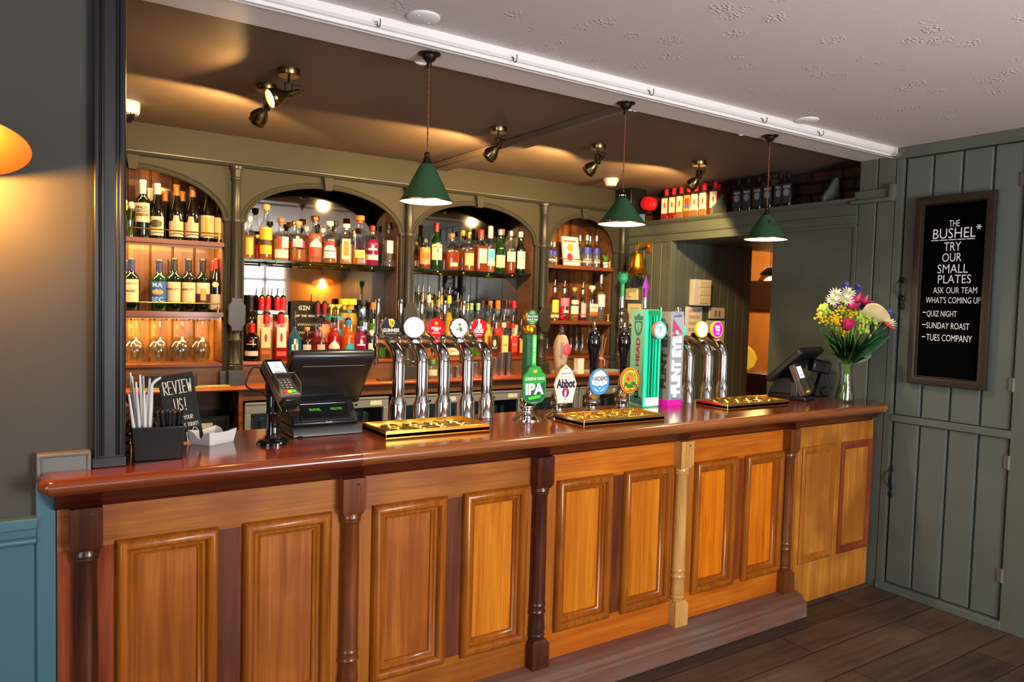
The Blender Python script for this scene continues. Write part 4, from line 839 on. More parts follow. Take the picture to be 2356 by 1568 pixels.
cl, T = clip(t, -.05, .155, [(-.062, .045), (-.04, .06), (-.03, .082), (.0, .088), (.03, .082), (.04, .06), (.062, .045), (.062, -.05), (.045, -.074), (0, -.086), (-.045, -.074), (-.062, -.05)], '16a028', '0b5a2a')
art(cl, T, -.001, 'lower_field', '0d5a38', lambda mb, w: mb.flat([(-.055, -.016), (.055, .014), (.055, -.048), (.04, -.068), (0, -.079), (-.04, -.068), (-.055, -.048)], w))
art(cl, T, -.0016, 'lettering', 'letter white', lambda mb, w: (mb.text('GREENE KING', (0, w, .030), .013, w=.104, off=.02), mb.text('IPA', (0, w-.0004, -.014), .046, w=.098, off=.05, skew=.0), mb.text('4.0% VOL', (0, w, -.074), .004, w=.03)))
art(cl, T, -.0018, 'banner', '3fe02a', lambda mb, w: (mb.flat([(-.034, -.05), (.034, -.042), (.034, -.054), (-.03, -.063)], w), mb.text('INDIA PALE ALE', (0, w-.0004, -.0525), .005, (1, 0, .1), w=.05)))
art(cl, T, -.0016, 'crown_emblem', 'lit gold' if 0 else 'd9c060', lambda mb, w: (mb.flat([(-.012, .056), (.012, .056), (.008, .062), (.014, .072), (.002, .066), (0, .074), (-.002, .066), (-.014, .072), (-.008, .062)], w)))
# second pump: pale oak handle, cream clip
t = pump(1284, 955, 'hand pump with pale oak handle and cream clip', 2)
mb = MB(); mb.T = Matrix.Translation((0, 0, .17)) @ Matrix.Rotation(R(2), 4, 'Y')
mb.lathe([(.018, 0), (.022, .03), (.027, .07), (.034, .115), (.036, .145), (.033, .175), (.022, .2), (.014, .206), (0, .207)], (0, 0, 0), 32); h = mb.build('handle', 'ash wood', t)
mb = MB(); mb.T = Matrix.Translation((.007, 0, .17)); mb.lathe([(.015, .203), (.016, .208), (.009, .214), (.011, .219), (.008, .226), (.0105, .233), (.006, .24), (.007, .246), (0, .25)], (0, 0, 0), 20); mb.build('finial', 'chrome', t)
mb = MB(); mb.ball((.014, -.036, .31), .022, (1, .3, 1.25), 16); mb.build('wax_seal', 'e0443a', h)
MB().text('Abbot', (-.016, -.0325, .305), .017, (0, 0, 1), (-1, .35, 0), w=.072).build('lettering', '4a3018', h, flat=True)
cl, T = clip(t, -.05, .155, [(0, .09), (.03, .066), (.056, .02), (.064, -.002), (.05, -.052), (.044, -.088), (-.044, -.088), (-.05, -.052), (-.064, -.002), (-.056, .02), (-.03, .066)], 'f0e6d6', 'd8b48a')
art(cl, T, -.001, 'lettering', '2a2140', lambda mb, w: (mb.text('Abbot', (0, w-.0003, .004), .038, w=.106, off=.05), mb.text('GREENE KING', (0, w, .048), .008, w=.058), mb.text('ALE', (0, w, -.066), .006, w=.016), mb.text('5.0% VOL', (0, w, -.08), .004, w=.024)))
art(cl, T, -.001, 'abbot_emblem', ['7a1f7a', 'e0402a', 'f0e6d6', 'c9a060'], lambda mb, w: (mb.flat(ell(0, -.038, .020, .022, 24), w), mb.flat([(-.012, -.022), (-.014, -.012), (-.004, -.017), (.002, -.010), (.006, -.018), (.014, -.014), (.010, -.03), (.0, -.026)], w-.0003, 'XZ', 1), mb.flat([(-.006, -.03), (.004, -.028), (.005, -.044), (.0, -.058), (-.007, -.052)], w-.0004, 'XZ', 2), mb.flat([(-.012, .068), (.012, .068), (.006, .074), (-.006, .074)], w, 'XZ', 3)))
mb = MB(); mb.T = T; mb.prism([(-.03, -.064), (.03, -.064), (.034, -.071), (-.034, -.071)], -.0011, -.001, 'XZ'); 
# third and fourth pumps: black handles, oval clips
t = pump(1361, 952, 'black-handled hand pump with blue oval clip')
cl, T = clip(t, -.05, .158, ell(0, 0, .060, .062, 36), '4a9fe0', '3a78b0')
art(cl, T, -.001, 'lettering', ['1c2a44', 'ffffff', '4a9fe0'], lambda mb, w: (mb.flat(ell(0, .004, .046, .05, 32), w, 'XZ', 1), mb.text('YARDBIRD', (0, w-.0006, .016), .021, w=.094, off=.02), mb.text('PALE', (-.02, w-.0006, -.003), .010, w=.024), mb.text('ALE', (.022, w-.0006, -.003), .010, w=.018), arc_text(mb, 'BREWERY EST 1799', w, -.054, 1.1, -1.1, .006) if 0 else None, arc_text(mb, 'GREENE KING', w-.0006, .054, -.9, .9, .0075)))
art(cl, T, -.0022, 'bird_emblem', ['4a9fe0', 'ffffff'], lambda mb, w: (mb.flat([(-.052, -.008), (-.03, -.014), (-.012, -.02), (0, -.014), (.012, -.02), (.03, -.014), (.054, -.006), (.036, -.026), (.018, -.036), (0, -.046), (-.018, -.036), (-.036, -.026)], w), mb.flat([(x, z-.03) for x, z in sunburst(5, .0028, .007)], w-.0003, 'XZ', 1)))
t = pump(1430, 950, 'black-handled hand pump with orange and green oval clip')
cl, T = clip(t, -.05, .158, ell(0, 0, .062, .064, 36), 'f0b41e', '8a5a1a')
art(cl, T, -.0012, 'fruit_emblem', ['e0481e', '78c83a', 'f4d83a', 'f08a2a', 'd83a2a', '2a7a2a'], lambda mb, w: (mb.flat(ell(0, 0, .056, .058, 32), w, 'XZ', 0), mb.flat(ell(0, 0, .049, .051, 32), w-.0003, 'XZ', 2), mb.flat(ell(.002, .004, .042, .042, 32), w-.0006, 'XZ', 1), mb.flat(ell(-.012, .008, .018, .020, 24), w-.0009, 'XZ', 3), mb.flat(ell(.016, .010, .015, .019, 24), w-.0010, 'XZ', 3), mb.flat(ell(-.012, .009, .009, .010, 20), w-.0013, 'XZ', 4), mb.flat([(0, -.012), (.02, -.004), (.036, -.012), (.02, -.02)], w-.0012, 'XZ', 5), mb.flat([(-.04, .026), (.04, .03), (.03, .046), (-.03, .046)], w-.0008, 'XZ', 2)))
art(cl, T, -.0032, 'lettering', '201408', lambda mb, w: (mb.text("Lilley's", (0, w, .036), .018, w=.06, off=.0, skew=.15), mb.text('Peach', (.002, w, -.021), .026, w=.078, off=.01, skew=.15), mb.text('Cider', (0, w, -.043), .012, w=.032, skew=.1)))
# ------------------------------------------------------------------ illuminated pump towers
tw = thing('pump_tower', 'pale green illuminated square tower with ribbed glowing front', 'pump tower', (2.622, .331, ZB)); w, d_, h_ = .106, .112, .5
mb = MB(); mb.box(.002, .004, 0, w, d_, h_); body = mb.build('body', '98dcb0', tw, bevel=.002)
mb = MB(); mb.box(.0, -.001, .004, .011, .008, h_); mb.box(w-.009, -.001, .004, w, .008, h_); mb.build('edge_strip', 'lit teal', tw, bevel=.001)
mb = MB()
for i in range(11): x = .012+i*.0078; mb.prism([(x, .003), (x+.0012, -.003), (x+.0058, -.003), (x+.0078, .003)], .05, h_-.03, 'XY', 1 if i in (1, 3, 4, 6, 9) else 0)
mb.build('ribbed_panel', [plain('ribbed teal', '1aa878', .15, emit='20e0a8', es=.35), plain('ribbed dark', '0a6048', .12, emit='0a8060', es=.1)], tw)  # bright and dark ribs paint in the light streaks that the glow hides
B(.011, -.002, h_-.03, w-.009, .003, h_-.002).build('cap_band', '0f8a4a', tw); B(.008, -.004, .012, w-.006, .002, .048).build('name_plate', 'lit aqua white', tw)
b, T, w_ = badge(None, 0, 0, .046, tw, 'lit aqua white', 'c96a5a', .016); b.location = (.066, -.018, .395)
for k in list(b.children): pass
mb = MB(); mb.T = T; mb.lathe([(.043, w_), (.034, w_-.0006)], (0, 0, 0), 36, 'Y', caps=False); mb.build('badge_ring', 'lit teal', b); art(b, T, w_-.001, 'badge_print', '3a9ac8', lambda mb, w: (mb.flat(ell(0, .014, .006, .011, 16), w), mb.flat(ell(0, -.004, .004, .009, 12), w)))
XL = .0012   # printed side, facing the black-handled pumps
def side_text(s, z, h, wz): return MB().text(s, (XL-.0006, d_*.5, z), h, (0, 0, 1), (0, 1, 0), w=wz, off=.03)
side_text('LEVEL HEAD', .2, .026, .31).build('lettering', 'c0283a', body, flat=True)
mb = MB(); mb.T = Matrix(((0, 0, 0, XL-.0006), (-1, 0, 0, d_*.5), (0, 0, 1, 0), (0, 0, 0, 1)))
mb.flat([(-.03, .445), (.03, .445), (.034, .468), (.018, .462), (0, .48), (-.018, .462), (-.034, .468)], 0, 'XZ'); mb.flat([(-.03, .44), (.03, .44), (.028, .40), (.016, .372), (0, .364), (-.016, .372), (-.028, .40)], 0, 'XZ'); mb.flat([(-.045, .02), (.045, .012), (.04, .045), (.018, .06), (.014, .078), (-.014, .078), (-.018, .06), (-.042, .048)], 0, 'XZ')
mb.build('king_drawing', '4a8478', body, flat=True)
mb = MB(); mb.T = Matrix(((0, 0, 0, XL-.0012), (-1, 0, 0, d_*.5), (0, 0, 1, 0), (0, 0, 0, 1))); mb.flat([(-.019, .43), (.019, .43), (.019, .405), (.01, .386), (0, .38), (-.01, .386), (-.019, .405)], 0, 'XZ'); mb.build('king_face', '98dcb0', body, flat=True)
mb = MB(); mb.T = Matrix(((0, 0, 0, XL-.0016), (-1, 0, 0, d_*.5), (0, 0, 1, 0), (0, 0, 0, 1)))
for s_ in (-1, 1): mb.flat(ell(s_*.008, .416, .0045, .0022, 10), 0); mb.flat([(s_*.004-.001, .424), (s_*.013, .426), (s_*.013, .424), (s_*.004, .422)], 0)
mb.flat([(-.002, .412), (.002, .412), (.004, .398), (-.003, .398)], 0); mb.flat(ell(0, .391, .006, .0018, 10), 0); mb.build('king_features', '4a8478', body, flat=True)
# grey tower beside it
tw = thing('pump_tower', 'grey square tower with glowing vertical letters and magenta foot', 'pump tower', (2.783, .318, ZB)); w, d_, h_ = .094, .105, .492
mb = MB(); mb.box(0, 0, .03, w, d_, h_); body = mb.build('body', plain('slate print', 'a89a8c', .6, bump=(40, .3)), tw, bevel=.002)
B(-.001, -.001, 0, w+.001, d_, .032).build('foot', plain('magenta foot', 'd8149a', .4, emit='d8149a', es=.25), tw, bevel=.001)
mb = MB(); mb.prism([(.0, .034), (w, .034), (w, h_-.03), (w-.012, h_+.002), (.008, h_+.002), (.0, h_-.02)], -.004, .0, 'XZ'); fp = mb.build('front_panel', plain('grey print', '9aa2b2', .5), tw)
MB().text('FLINT EYE', (w*.46, -.0062, .215), .058, (0, 0, 1), (-1, 0, 0), w=.30, off=.06).build('glowing_lettering', 'lit cream', fp, flat=True)
mb = MB()
for z in (.055, .385): mb.lathe([(0, -.0075), (.010, -.006), (.011, -.004)], (w*.46, 0, z), 16, 'Y')
mb.build('glowing_dots', 'lit cream', fp)
MB().text('LAGER', (w*.5, -.0048, .472), .014, w=.058, off=.02).text('ENGLISH', (w*.5, -.0048, .488), .004, w=.04).text('GREENE KING', (w*.5, -.0048, .04), .006, w=.06).build('lettering', '3a3a7a', fp, flat=True)
mb = MB(); mb.flat([(.012, .455), (.030, .44), (.07, .40), (.085, .375), (.06, .384), (.035, .372), (.008, .39)], -.0046); mb.flat([(.006, .372), (.03, .378), (.05, .374), (.04, .36), (.02, .366), (.008, .355)], -.0046); mb.build('shard_drawing', 'b0486a', fp, flat=True)
MB().text('FLINT EYE', (-.002, d_*.36, .26), .034, (0, 0, 1), (0, 1, 0), w=.34, off=.06).build('raised_lettering', '4a4a4e', body, flat=True)
mb = MB()
for z in (.45, .06): mb.ball((-.002, d_*.62, z), .008, (.8, 1, 1))
mb.build('rivet', 'bronze', body)
mb = MB(); mb.lathe([(.0, -.012), (.03, -.012), (.036, -.006), (.036, .012), (0, .012)], (w+.018, .045, .392), 24, 'X'); mb.build('side_badge', 'lit teal', tw)
# taps on the serving side of the towers
def tower_tap(px, X, py_top, py_bot, label, kind):
    p = at(px, 763, X=X); zt_ = at(px, py_top, X=X).z; t = thing('tower_tap', label, 'beer tap', (X, p.y, 0))
    MB().lathe([(.007, 1.44), (.009, 1.47), (.012, 1.49), (.013, 1.53), (.009, 1.535), (.009, 1.55), (.014, 1.556), (.014, 1.575), (.010, 1.58), (.0135, 1.586), (.013, 1.61), (.011, 1.66), (0, 1.661)], (0, 0, 0), 16).tube([(0, 0, 1.51), (0, -.155, 1.51)], .008, 10).tube([(0, 0, 1.51), (0, -.02, 1.51)], .013, 10).build('faucet', 'chrome', t)
    c = ('18a04a', '17a060') if kind == 'head' else ('c81f9a', 'a01fb0'); zb_ = at(px, py_bot, X=X).z
    MB().tube([(0, 0, 1.63 if kind != 'head' else zb_-.005), (0, 0, zt_-.055)], .0105 if kind == 'head' else .007, 12).build('handle', c[0], t)
    mb = MB()
    if kind == 'head':
        mb.lathe([(.010, zt_-.062), (.016, zt_-.055), (.026, zt_-.042), (.0275, zt_-.03), (.025, zt_-.019), (.028, zt_-.017), (.028, zt_-.010), (.018, zt_-.004), (0, zt_-.002)], (0, 0, 0), 20)
        for k in range(6): a = k*pi/3; mb.lathe([(.005, zt_-.009), (0, zt_+.006)], (.02*cos(a), .02*sin(a), 0), 6)
        mb.ball((-.004, -.023, zt_-.036), .005, (.8, 1.2, 1.6), 8); mb.ball((-.002, -.02, zt_-.05), .005, (1.6, 1, .7), 8); mb.build('king_head_finial', c[1], t)
    else:
        mb.add([(-.0, 0, zt_), (-.026, 0, zt_-.075), (.026, 0, zt_-.08), (0, -.008, zt_-.07), (0, .008, zt_-.07), (.0, 0, zt_-.062)], [(0, 1, 3), (0, 3, 2), (0, 4, 1), (0, 2, 4), (1, 5, 3), (3, 5, 2), (1, 4, 5), (5, 4, 2)]); mb.lathe([(.010, zt_-.12), (.011, zt_-.09), (.007, zt_-.065)], (0, 0, 0), 10); mb.build('arrowhead_finial', c[1], t, flat=True)
tower_tap(1429, 2.675, 627, 706, 'tall green tap handle topped with a crowned head behind the green tower', 'head')
tower_tap(1482, 2.83, 632, 712, 'magenta tap handle topped with an arrowhead behind the green tower', 'arrow')
for px, lb in ((1521, 'stubby chrome lever between the two towers, behind them'), (1560, 'stubby chrome lever above the grey tower, behind it')):
    p = at(px, 705, Y=.44); MB_ = MB().lathe([(.010, 1.3), (.013, 1.5), (.014, p.z-.012), (.01, p.z-.001), (0, p.z)], (0, 0, 0), 16); MB_.lathe([(.02, 1.095), (.02, 1.10), (.01, 1.11), (.01, 1.3)], (0, 0, 0), 16)
    tag(MB_.build('tap_lever', 'chrome', loc=(p.x, .44, 0)), lb, 'lever')
# ================================================================== BOTTLES
GL = {'clear': M['clear glass'], 'green': glassy('green glass', '4fae4a', .2, '1f6a22', .35), 'dgreen': glassy('dark green glass', '2a5a24', .2, '12300f', .6),
      'black': M['black gloss'], 'blue': glassy('blue glass', '4ac4e8', .2, '1f9ad8', .4), 'amber': glassy('brown glass', '7a3a14', .2, '4a1c08', .5), 'dark': plain('dark wine glass', '14100a', .06, coat=.5)}
LQ = {}
def lift(c, f): return ''.join('%02x' % round(int(c[i:i+2], 16)+(255-int(c[i:i+2], 16))*f) for i in (0, 2, 4))
def liquid(k, tint, d, w): LQ[k] = glassy('drink '+k, lift(tint, .0 if k == 'dark' else .22), .2, lift(d, .0 if k == 'dark' else .12), min(.85, w+.06))
for k, a, b_, w in (('gold', 'f2b040', 'e8901a', .4), ('amber', 'd8641a', 'c04a0a', .45), ('whisky', 'e88a2a', 'd0701a', .42), ('red', 'e0241a', 'd81a14', .55), ('orange', 'ff7a1e', 'ff6a10', .6), ('yellow', 'ffd21e', 'ffc814', .65),
                 ('pink', 'f0587a', 'e8406a', .5), ('peach', 'f8a078', 'f08a60', .5), ('magenta', 'c81478', 'c0106a', .6), ('purple', '8a1a8a', '7a1478', .6), ('water', 'f0f2ec', 'e8e8e0', .08), ('green', '8ad04a', '78c03a', .4), ('dark', '2a140a', '1a0c06', .8), ('blue', '2ab8e8', '1aa8e0', .5), ('honey', 'f6c070', 'f0b058', .45)):
    liquid(k, a, b_, w)
SHAPES = {  # (radius, height) as shares of the body radius and the height to the top of the closure
 'claret': ([(0, .012), (.8, 0), (.97, .006), (1, .02), (1, .60), (.97, .635), (.85, .67), (.55, .72), (.40, .755), (.35, .79), (.33, .97), (.37, .972), (.37, .985), (0, .985)], .76, 2, .40),
 'burg': ([(0, .012), (.8, 0), (.97, .006), (1, .02), (1, .46), (.97, .52), (.86, .58), (.68, .66), (.5, .74), (.38, .82), (.33, .88), (.33, .97), (.37, .972), (.37, .985), (0, .985)], .80, 2, .38),
 'spirit': ([(0, .012), (.85, 0), (.97, .008), (1, .025), (1, .60), (.98, .635), (.88, .67), (.62, .70), (.42, .725), (.36, .76), (.34, .86), (.40, .865), (.40, .885), (0, .885)], .86, 2, .42),
 'tall': ([(0, .012), (.85, 0), (.97, .006), (1, .02), (1, .54), (.97, .58), (.82, .63), (.55, .69), (.42, .74), (.38, .84), (.38, .87), (.44, .872), (.44, .89), (0, .89)], .87, 2, .46),
 'square': ([(0, .012), (.9, 0), (.98, .006), (1, .02), (1, .62), (.97, .655), (.85, .68), (.55, .70), (.42, .72), (.38, .76), (.38, .86), (.44, .865), (.44, .885), (0, .885)], .85, 6, .46),
 'flask': ([(0, .012), (.9, 0), (.98, .006), (1, .02), (1, .50), (.96, .56), (.80, .63), (.50, .70), (.34, .74), (.27, .79), (.26, .86), (.31, .865), (.31, .88), (0, .88)], .86, 3.2, .32),
 'squat': ([(0, .012), (.9, 0), (.98, .006), (1, .02), (1, .55), (.96, .60), (.82, .645), (.52, .68), (.36, .70), (.33, .74), (.33, .83), (.40, .84), (.40, .86), (0, .86)], .83, 2, .38),
 'jar': ([(0, .012), (.9, 0), (.98, .006), (1, .02), (1, .68), (.97, .72), (.85, .76), (.68, .78), (.66, .84), (.70, .85), (.70, .88), (0, .88)], .82, 2, .74),
 'slim': ([(0, .008), (.85, 0), (.97, .004), (1, .014), (1, .50), (.95, .545), (.78, .60), (.52, .66), (.42, .70), (.38, .76), (.36, .93), (.42, .935), (.42, .95), (0, .95)], .80, 2, .46),
}
CAPM = {'cork': 'c99a5a', 'gold': 'polished brass', 'silver': 'steel', 'black': 'black plastic', 'red': 'red plastic', 'white': 'f0e6d2', 'orange': 'f07a1e', 'yellow': 'f4c81e', 'blue': '1c2a5a', 'bronze': 'b0702a', 'pink': 'd84a6a', 'green': '8ac08a', 'wood': 'a8744a', 'copper': 'copper', 'dark': '0f0c0a', 'teal': '3aa0a0', 'dred': '7a1418', 'bluem': '2a7ac0', 'navy': '16204a'}
BL = []
def wrap(mb, rfun, phi, u0_, u1, z0, z1, dr, mi=0, n=12, shape=None):
    """a patch of label wrapped round the body; shape: None, 'arch', 'tri' or 'oval'"""
    vs, fs = [], []
    for i in range(n+1):
        f = i/n; a = phi+u0_+(u1-u0_)*f; r = rfun(a)+dr; s = 2*f-1
        top = z1; bot = z0
        if shape == 'arch': top = z1-(z1-z0)*.28*(0 if abs(s) < .42 else 1)
        if shape == 'tri': top = z0+(z1-z0)*(.28+.72*(1-abs(s)))
        if shape == 'oval': m_ = (z0+z1)/2; q = (z1-z0)/2*math.sqrt(max(0, 1-s*s)); top, bot = m_+q, m_-q
        vs += [(r*cos(a), r*sin(a), bot), (r*cos(a), r*sin(a), top)]
    fs = [(2*i, 2*i+2, 2*i+3, 2*i+1) for i in range(n)]
    mb.add(vs, fs, mi, True)
def bottle(loc, h, r, kind, glass, liq, fill, cap, labels, label, group, txt=(), spout=False, yaw=None, capz=None):
    pr, c0, n, cr = SHAPES[kind]; t = thing('bottle', label, 'bottle', loc, 0, group)
    capz0 = c0 if capz is None else capz
    prof, mis = [], []
    P = [(a*r, b*h) for a, b in pr]; fz = fill*h
    for i, (a, b) in enumerate(P):
        if i and liq and P[i-1][1] < fz < b:
            f = (fz-P[i-1][1])/(b-P[i-1][1]); prof.append((P[i-1][0]+(a-P[i-1][0])*f, fz))
        prof.append((a, b))
    mis = [1 if liq and (prof[i][1]+prof[min(i+1, len(prof)-1)][1])/2 < fz else 0 for i in range(len(prof))]
    phi = -pi/2-R(12)+random.uniform(-.16, .16) if yaw is None else yaw
    ph = phi+pi/2 if n != 2 else 0.
    mb = MB(); mb.T = Matrix.Rotation(ph, 4, 'Z') if n != 2 else None
    mb.lathe(prof, (0, 0, 0), 20 if n == 2 else 32, mis=mis, n=n); mb.build('glass_body', [GL[glass], LQ[liq]] if liq else [GL[glass]], t)
    # closure
    if cap:
        cm, style = cap if isinstance(cap, tuple) else (cap, 'cap')
        mb = MB(); rc = cr*r*1.06+.0006
        if style == 'capsule': mb.lathe([(rc*.98, capz0*h), (rc*.93, (capz0+.06)*h), (rc*.93, .955*h), (rc*1.04, .96*h), (rc*1.04, .985*h), (rc*.9, h), (0, h)], (0, 0, 0), 18)
        elif style == 'stop': mb.lathe([(rc*.7, (capz0+.0)*h), (rc*.7, .9*h), (rc*1.18, .9*h), (rc*1.22, .915*h), (rc*1.22, .985*h), (rc*1.1, h), (0, h)], (0, 0, 0), 18)
        else: mb.lathe([(rc, capz0*h), (rc, (capz0+.01)*h), (rc, .975*h), (rc*.9, h), (0, h)], (0, 0, 0), 18)
        mb.build({'capsule': 'capsule', 'stop': 'stopper', 'cap': 'cap'}[style], CAPM.get(cm, cm), t)
    if spout:
        mb = MB(); z = h; rc = cr*r*.9
        mb.lathe([(rc, z-.012), (rc*1.15, z-.004), (rc*1.15, z+.004), (rc*.7, z+.012), (.0045, z+.016), (0, z+.016)], (0, 0, 0), 12, mi=1); mb.tube([(0, 0, z+.012), (.001, 0, z+.03), (.004, -.002, z+.062)], [.0042, .0038, .0026], 8)
        mb.build('pour_spout', ['steel', 'antique brass' if spout == 'gold' else 'black plastic'], t)
    def rfun(a):
        q = a-ph; return r if n == 2 else r/((abs(cos(q))**n+abs(sin(q))**n)**(1/n))
    for i, lb in enumerate(labels):
        z0, z1, c, ha = lb[:4]; sh = lb[4] if len(lb) > 4 else None; off = R(lb[5]) if len(lb) > 5 else 0
        mb = MB(); wrap(mb, rfun, phi+off, -R(ha), R(ha), z0*h, z1*h, .0006+.0004*i, 0, 14, sh)
        lo_ = mb.build('label', c, t)
        if i == 0:
            for s_, zc, th, col in txt:
                vs, fs, tw_ = text_geo(s_, .02); mb2 = MB(); H = th*h; W_ = min(1., 1.5*R(ha)*r/(tw_*H)); out = []
                for x, y in vs: a = phi+x*H*W_/r; q = rfun(a)+.0022; out.append((q*cos(a), q*sin(a), zc*h+(y-.5)*H))
                mb2.add(out, fs); mb2.build('lettering', col, lo_, flat=True)
    BL.append(t); return t
def row(items, Y, z, where, group, dz=0):
    for it in items:
        px, py, wpx, kind, glass, liq, fill, cap, labels, desc = it[:10]; k = it[10] if len(it) > 10 else {}
        y = Y+k.pop('dy', 0.); p = at(px, py, Y=y); r = wpx/ppm(p)/2; hh = p.z-z
        if r > .05: r = .05
        bottle((p.x, y, z), hh, r, kind, glass, liq, fill, cap, labels, desc+' '+where, group, **k)
W_, CR, TN = 'e8dcc0', 'e6cfa0', 'd8b080'
# --- wine alcove, top shelf
row([(329, 414, 34, 'claret', 'dgreen', None, 0, ('white', 'capsule'), [(.27, .60, CR, 62), (.37, .42, '8a5a34', 52)], 'green white-capped bottle with plain text label', dict(txt=[('PINOT', .52, .05, '4a3a20'), ('GRIGIO', .46, .05, '4a3a20')])),
     (362.5, 422, 34, 'burg', 'dark', None, 0, ('white', 'capsule'), [(.06, .40, CR, 60), (.2, .34, '5a4632', 46, 'oval')], 'dark white-capped bottle with animal label'),
     (406, 425, 35, 'burg', 'dark', None, 0, ('bronze', 'capsule'), [(.06, .44, 'e0b890', 58, 'arch')], 'gold-capped bottle with pink scalloped label, first of two,'),
     (443, 429, 35, 'burg', 'dark', None, 0, ('bronze', 'capsule'), [(.06, .44, 'e0b890', 58, 'arch')], 'gold-capped bottle with pink scalloped label, second of two,'),
     (478, 436, 33, 'burg', 'dark', None, 0, ('dark', 'capsule'), [(.08, .50, 'e0c090', 60), (.12, .46, 'e8a03a', 22)], 'bottle with cream and gold label under the arch'),
     (506, 444, 30, 'burg', 'dark', None, 0, ('dark', 'capsule'), [(.08, .5, 'e8b878', 60)], 'bottle with orange label tucked behind the pier')], 2.29, 1.922, 'on wine alcove top shelf', 'wine bottles on the alcove top shelf')
row([(346, 433, 32, 'claret', 'dgreen', None, 0, ('white', 'capsule'), [], 'white-capped bottle behind the green one'), (380, 440, 32, 'burg', 'dark', None, 0, ('bronze', 'capsule'), [], 'dark bottle in the rear row behind the animal label'), (420, 440, 32, 'burg', 'dark', None, 0, ('bronze', 'capsule'), [], 'dark bottle in the rear row behind the scalloped labels')], 2.375, 1.922, 'on alcove top shelf', 'wine bottles on the alcove top shelf')
# --- wine alcove, middle shelf
row([(302, 594, 36, 'claret', 'dgreen', None, 0, ('navy', 'capsule'), [(.18, .60, CR, 64)], 'dark bottle with cream label nearest the black post', dict(txt=[('MALBEC', .38, .045, '3a2a1a'), ('ARGENTINA', .52, .03, '8a7a5a')])),
     (366.5, 597, 36, 'claret', 'green', None, 0, ('navy', 'capsule'), [(.16, .58, '2a5aa8', 66), (.32, .42, 'e8a03a', 42, 'oval')], 'green bottle with bright blue label', dict(txt=[('MA', .51, .09, 'a8d0f0'), ('L', .40, .07, 'a8d0f0'), ('BEC', .23, .09, 'a8d0f0')])),
     (401, 593.5, 34, 'claret', 'dgreen', None, 0, ('dark', 'capsule'), [(.18, .55, 'e0c498', 62)], 'first of two bottles with plain beige labels', dict(txt=[('MERLOT', .42, .04, '5a4030')])),
     (434, 595, 34, 'claret', 'dark', None, 0, ('dark', 'capsule'), [(.18, .55, 'e0c498', 62)], 'second of two bottles with plain beige labels', dict(txt=[('MERLOT', .42, .04, '5a4030')])),
     (467, 596, 33, 'claret', 'dgreen', None, 0, ('dark', 'capsule'), [(.18, .55, 'e6cfae', 62), (.18, .34, '5a2440', 62), (.22, .44, 'd8a040', 20)], 'bottle with half cream half purple label'),
     (498, 594, 29, 'burg', 'dark', None, 0, ('dred', 'capsule'), [(.04, .33, 'e0c4a8', 60), (.46, .56, 'e8d0a0', 30, 'oval')], 'red-capped bottle with small neck label beside the pier')], 2.29, 1.508, 'on alcove middle shelf', 'wine bottles on the alcove middle shelf')
row([(292, 597, 34, 'claret', 'dark', None, 0, ('navy', 'capsule'), [], 'blue-capped bottle behind the cream label'), (393, 596, 32, 'claret', 'dgreen', None, 0, ('dark', 'capsule'), [], 'bottle half hidden behind the beige labels'), (491, 598, 28, 'burg', 'dark', None, 0, ('red', 'capsule'), [], 'bright red-capped bottle behind the purple label')], 2.375, 1.508, 'on alcove middle shelf', 'wine bottles on the alcove middle shelf')
# --- gin arch, glass shelf
GZ = 1.838; wA = 'on glass shelf above the till'; gA = 'gin bottles on the glass shelf'
row([(574, 498, 24, 'spirit', 'clear', 'gold', .55, ('white', 'stop'), [(.1, .5, 'e8b040', 40)], 'golden bottle beside the column'),
     (612.5, 470, 29, 'tall', 'clear', 'gold', .3, ('cork', 'stop'), [(.36, .58, 'f0b424', 70), (.1, .26, 'f0b020', 60), (.26, .36, '4a3a14', 50)], 'tall bottle with yellow label and cork'),
     (647, 502, 34, 'squat', 'clear', 'honey', .5, ('wood', 'stop'), [(.06, .26, 'f0d8c0', 62), (.28, .56, 'e23a28', 40), (.3, .56, 'f4e4d0', 34, None, 30)], 'wood-stoppered bottle with red and white label'),
     (686.5, 509, 34, 'squat', 'clear', 'gold', .3, ('cork', 'stop'), [(.34, .50, 'e02878', 62), (.36, .62, 'f0dcc0', 36, 'arch')], 'cork-stoppered bottle with pink band label'),
     (725, 497, 32, 'tall', 'clear', 'peach', .62, ('copper', 'stop'), [(.14, .36, 'e0482e', 58), (.33, .52, 'f8e4d4', 56, 'tri')], 'peach-coloured bottle with white peaked label'),
     (759, 509, 29, 'tall', 'clear', 'gold', .1, ('white', 'stop'), [(.12, .28, 'f4ece0', 60), (.3, .5, 'f4ece0', 56, 'tri'), (.42, .52, 'b8301c', 50)], 'cream-stoppered bottle with red and white peaked label'),
     (797, 515, 28, 'square', 'clear', 'honey', .5, ('white', 'stop'), [(.12, .62, 'f4d8b0', 34), (.2, .56, 'e8803a', 22)], 'square bottle with cream and orange label'),
     (829, 496, 33, 'square', 'clear', 'gold', .24, ('orange', 'stop'), [(.14, .30, 'e0b060', 34)], 'square clear bottle with orange stopper'),
     (857, 519, 30, 'tall', 'clear', 'magenta', .66, ('dred', 'cap'), [(.14, .27, 'f4d8c8', 62), (.38, .43, 'f8e8f0', 40), (.44, .52, 'f8e8f0', 14, 'oval')], 'magenta bottle with white band label'),
     (895, 512, 28, 'tall', 'clear', 'water', .6, ('dark', 'cap'), [(.14, .30, '3a2a1c', 56), (.3, .58, 'f0e0d0', 30)], 'clear bottle with silver label beside the far pier')], 2.30, GZ, wA, gA)
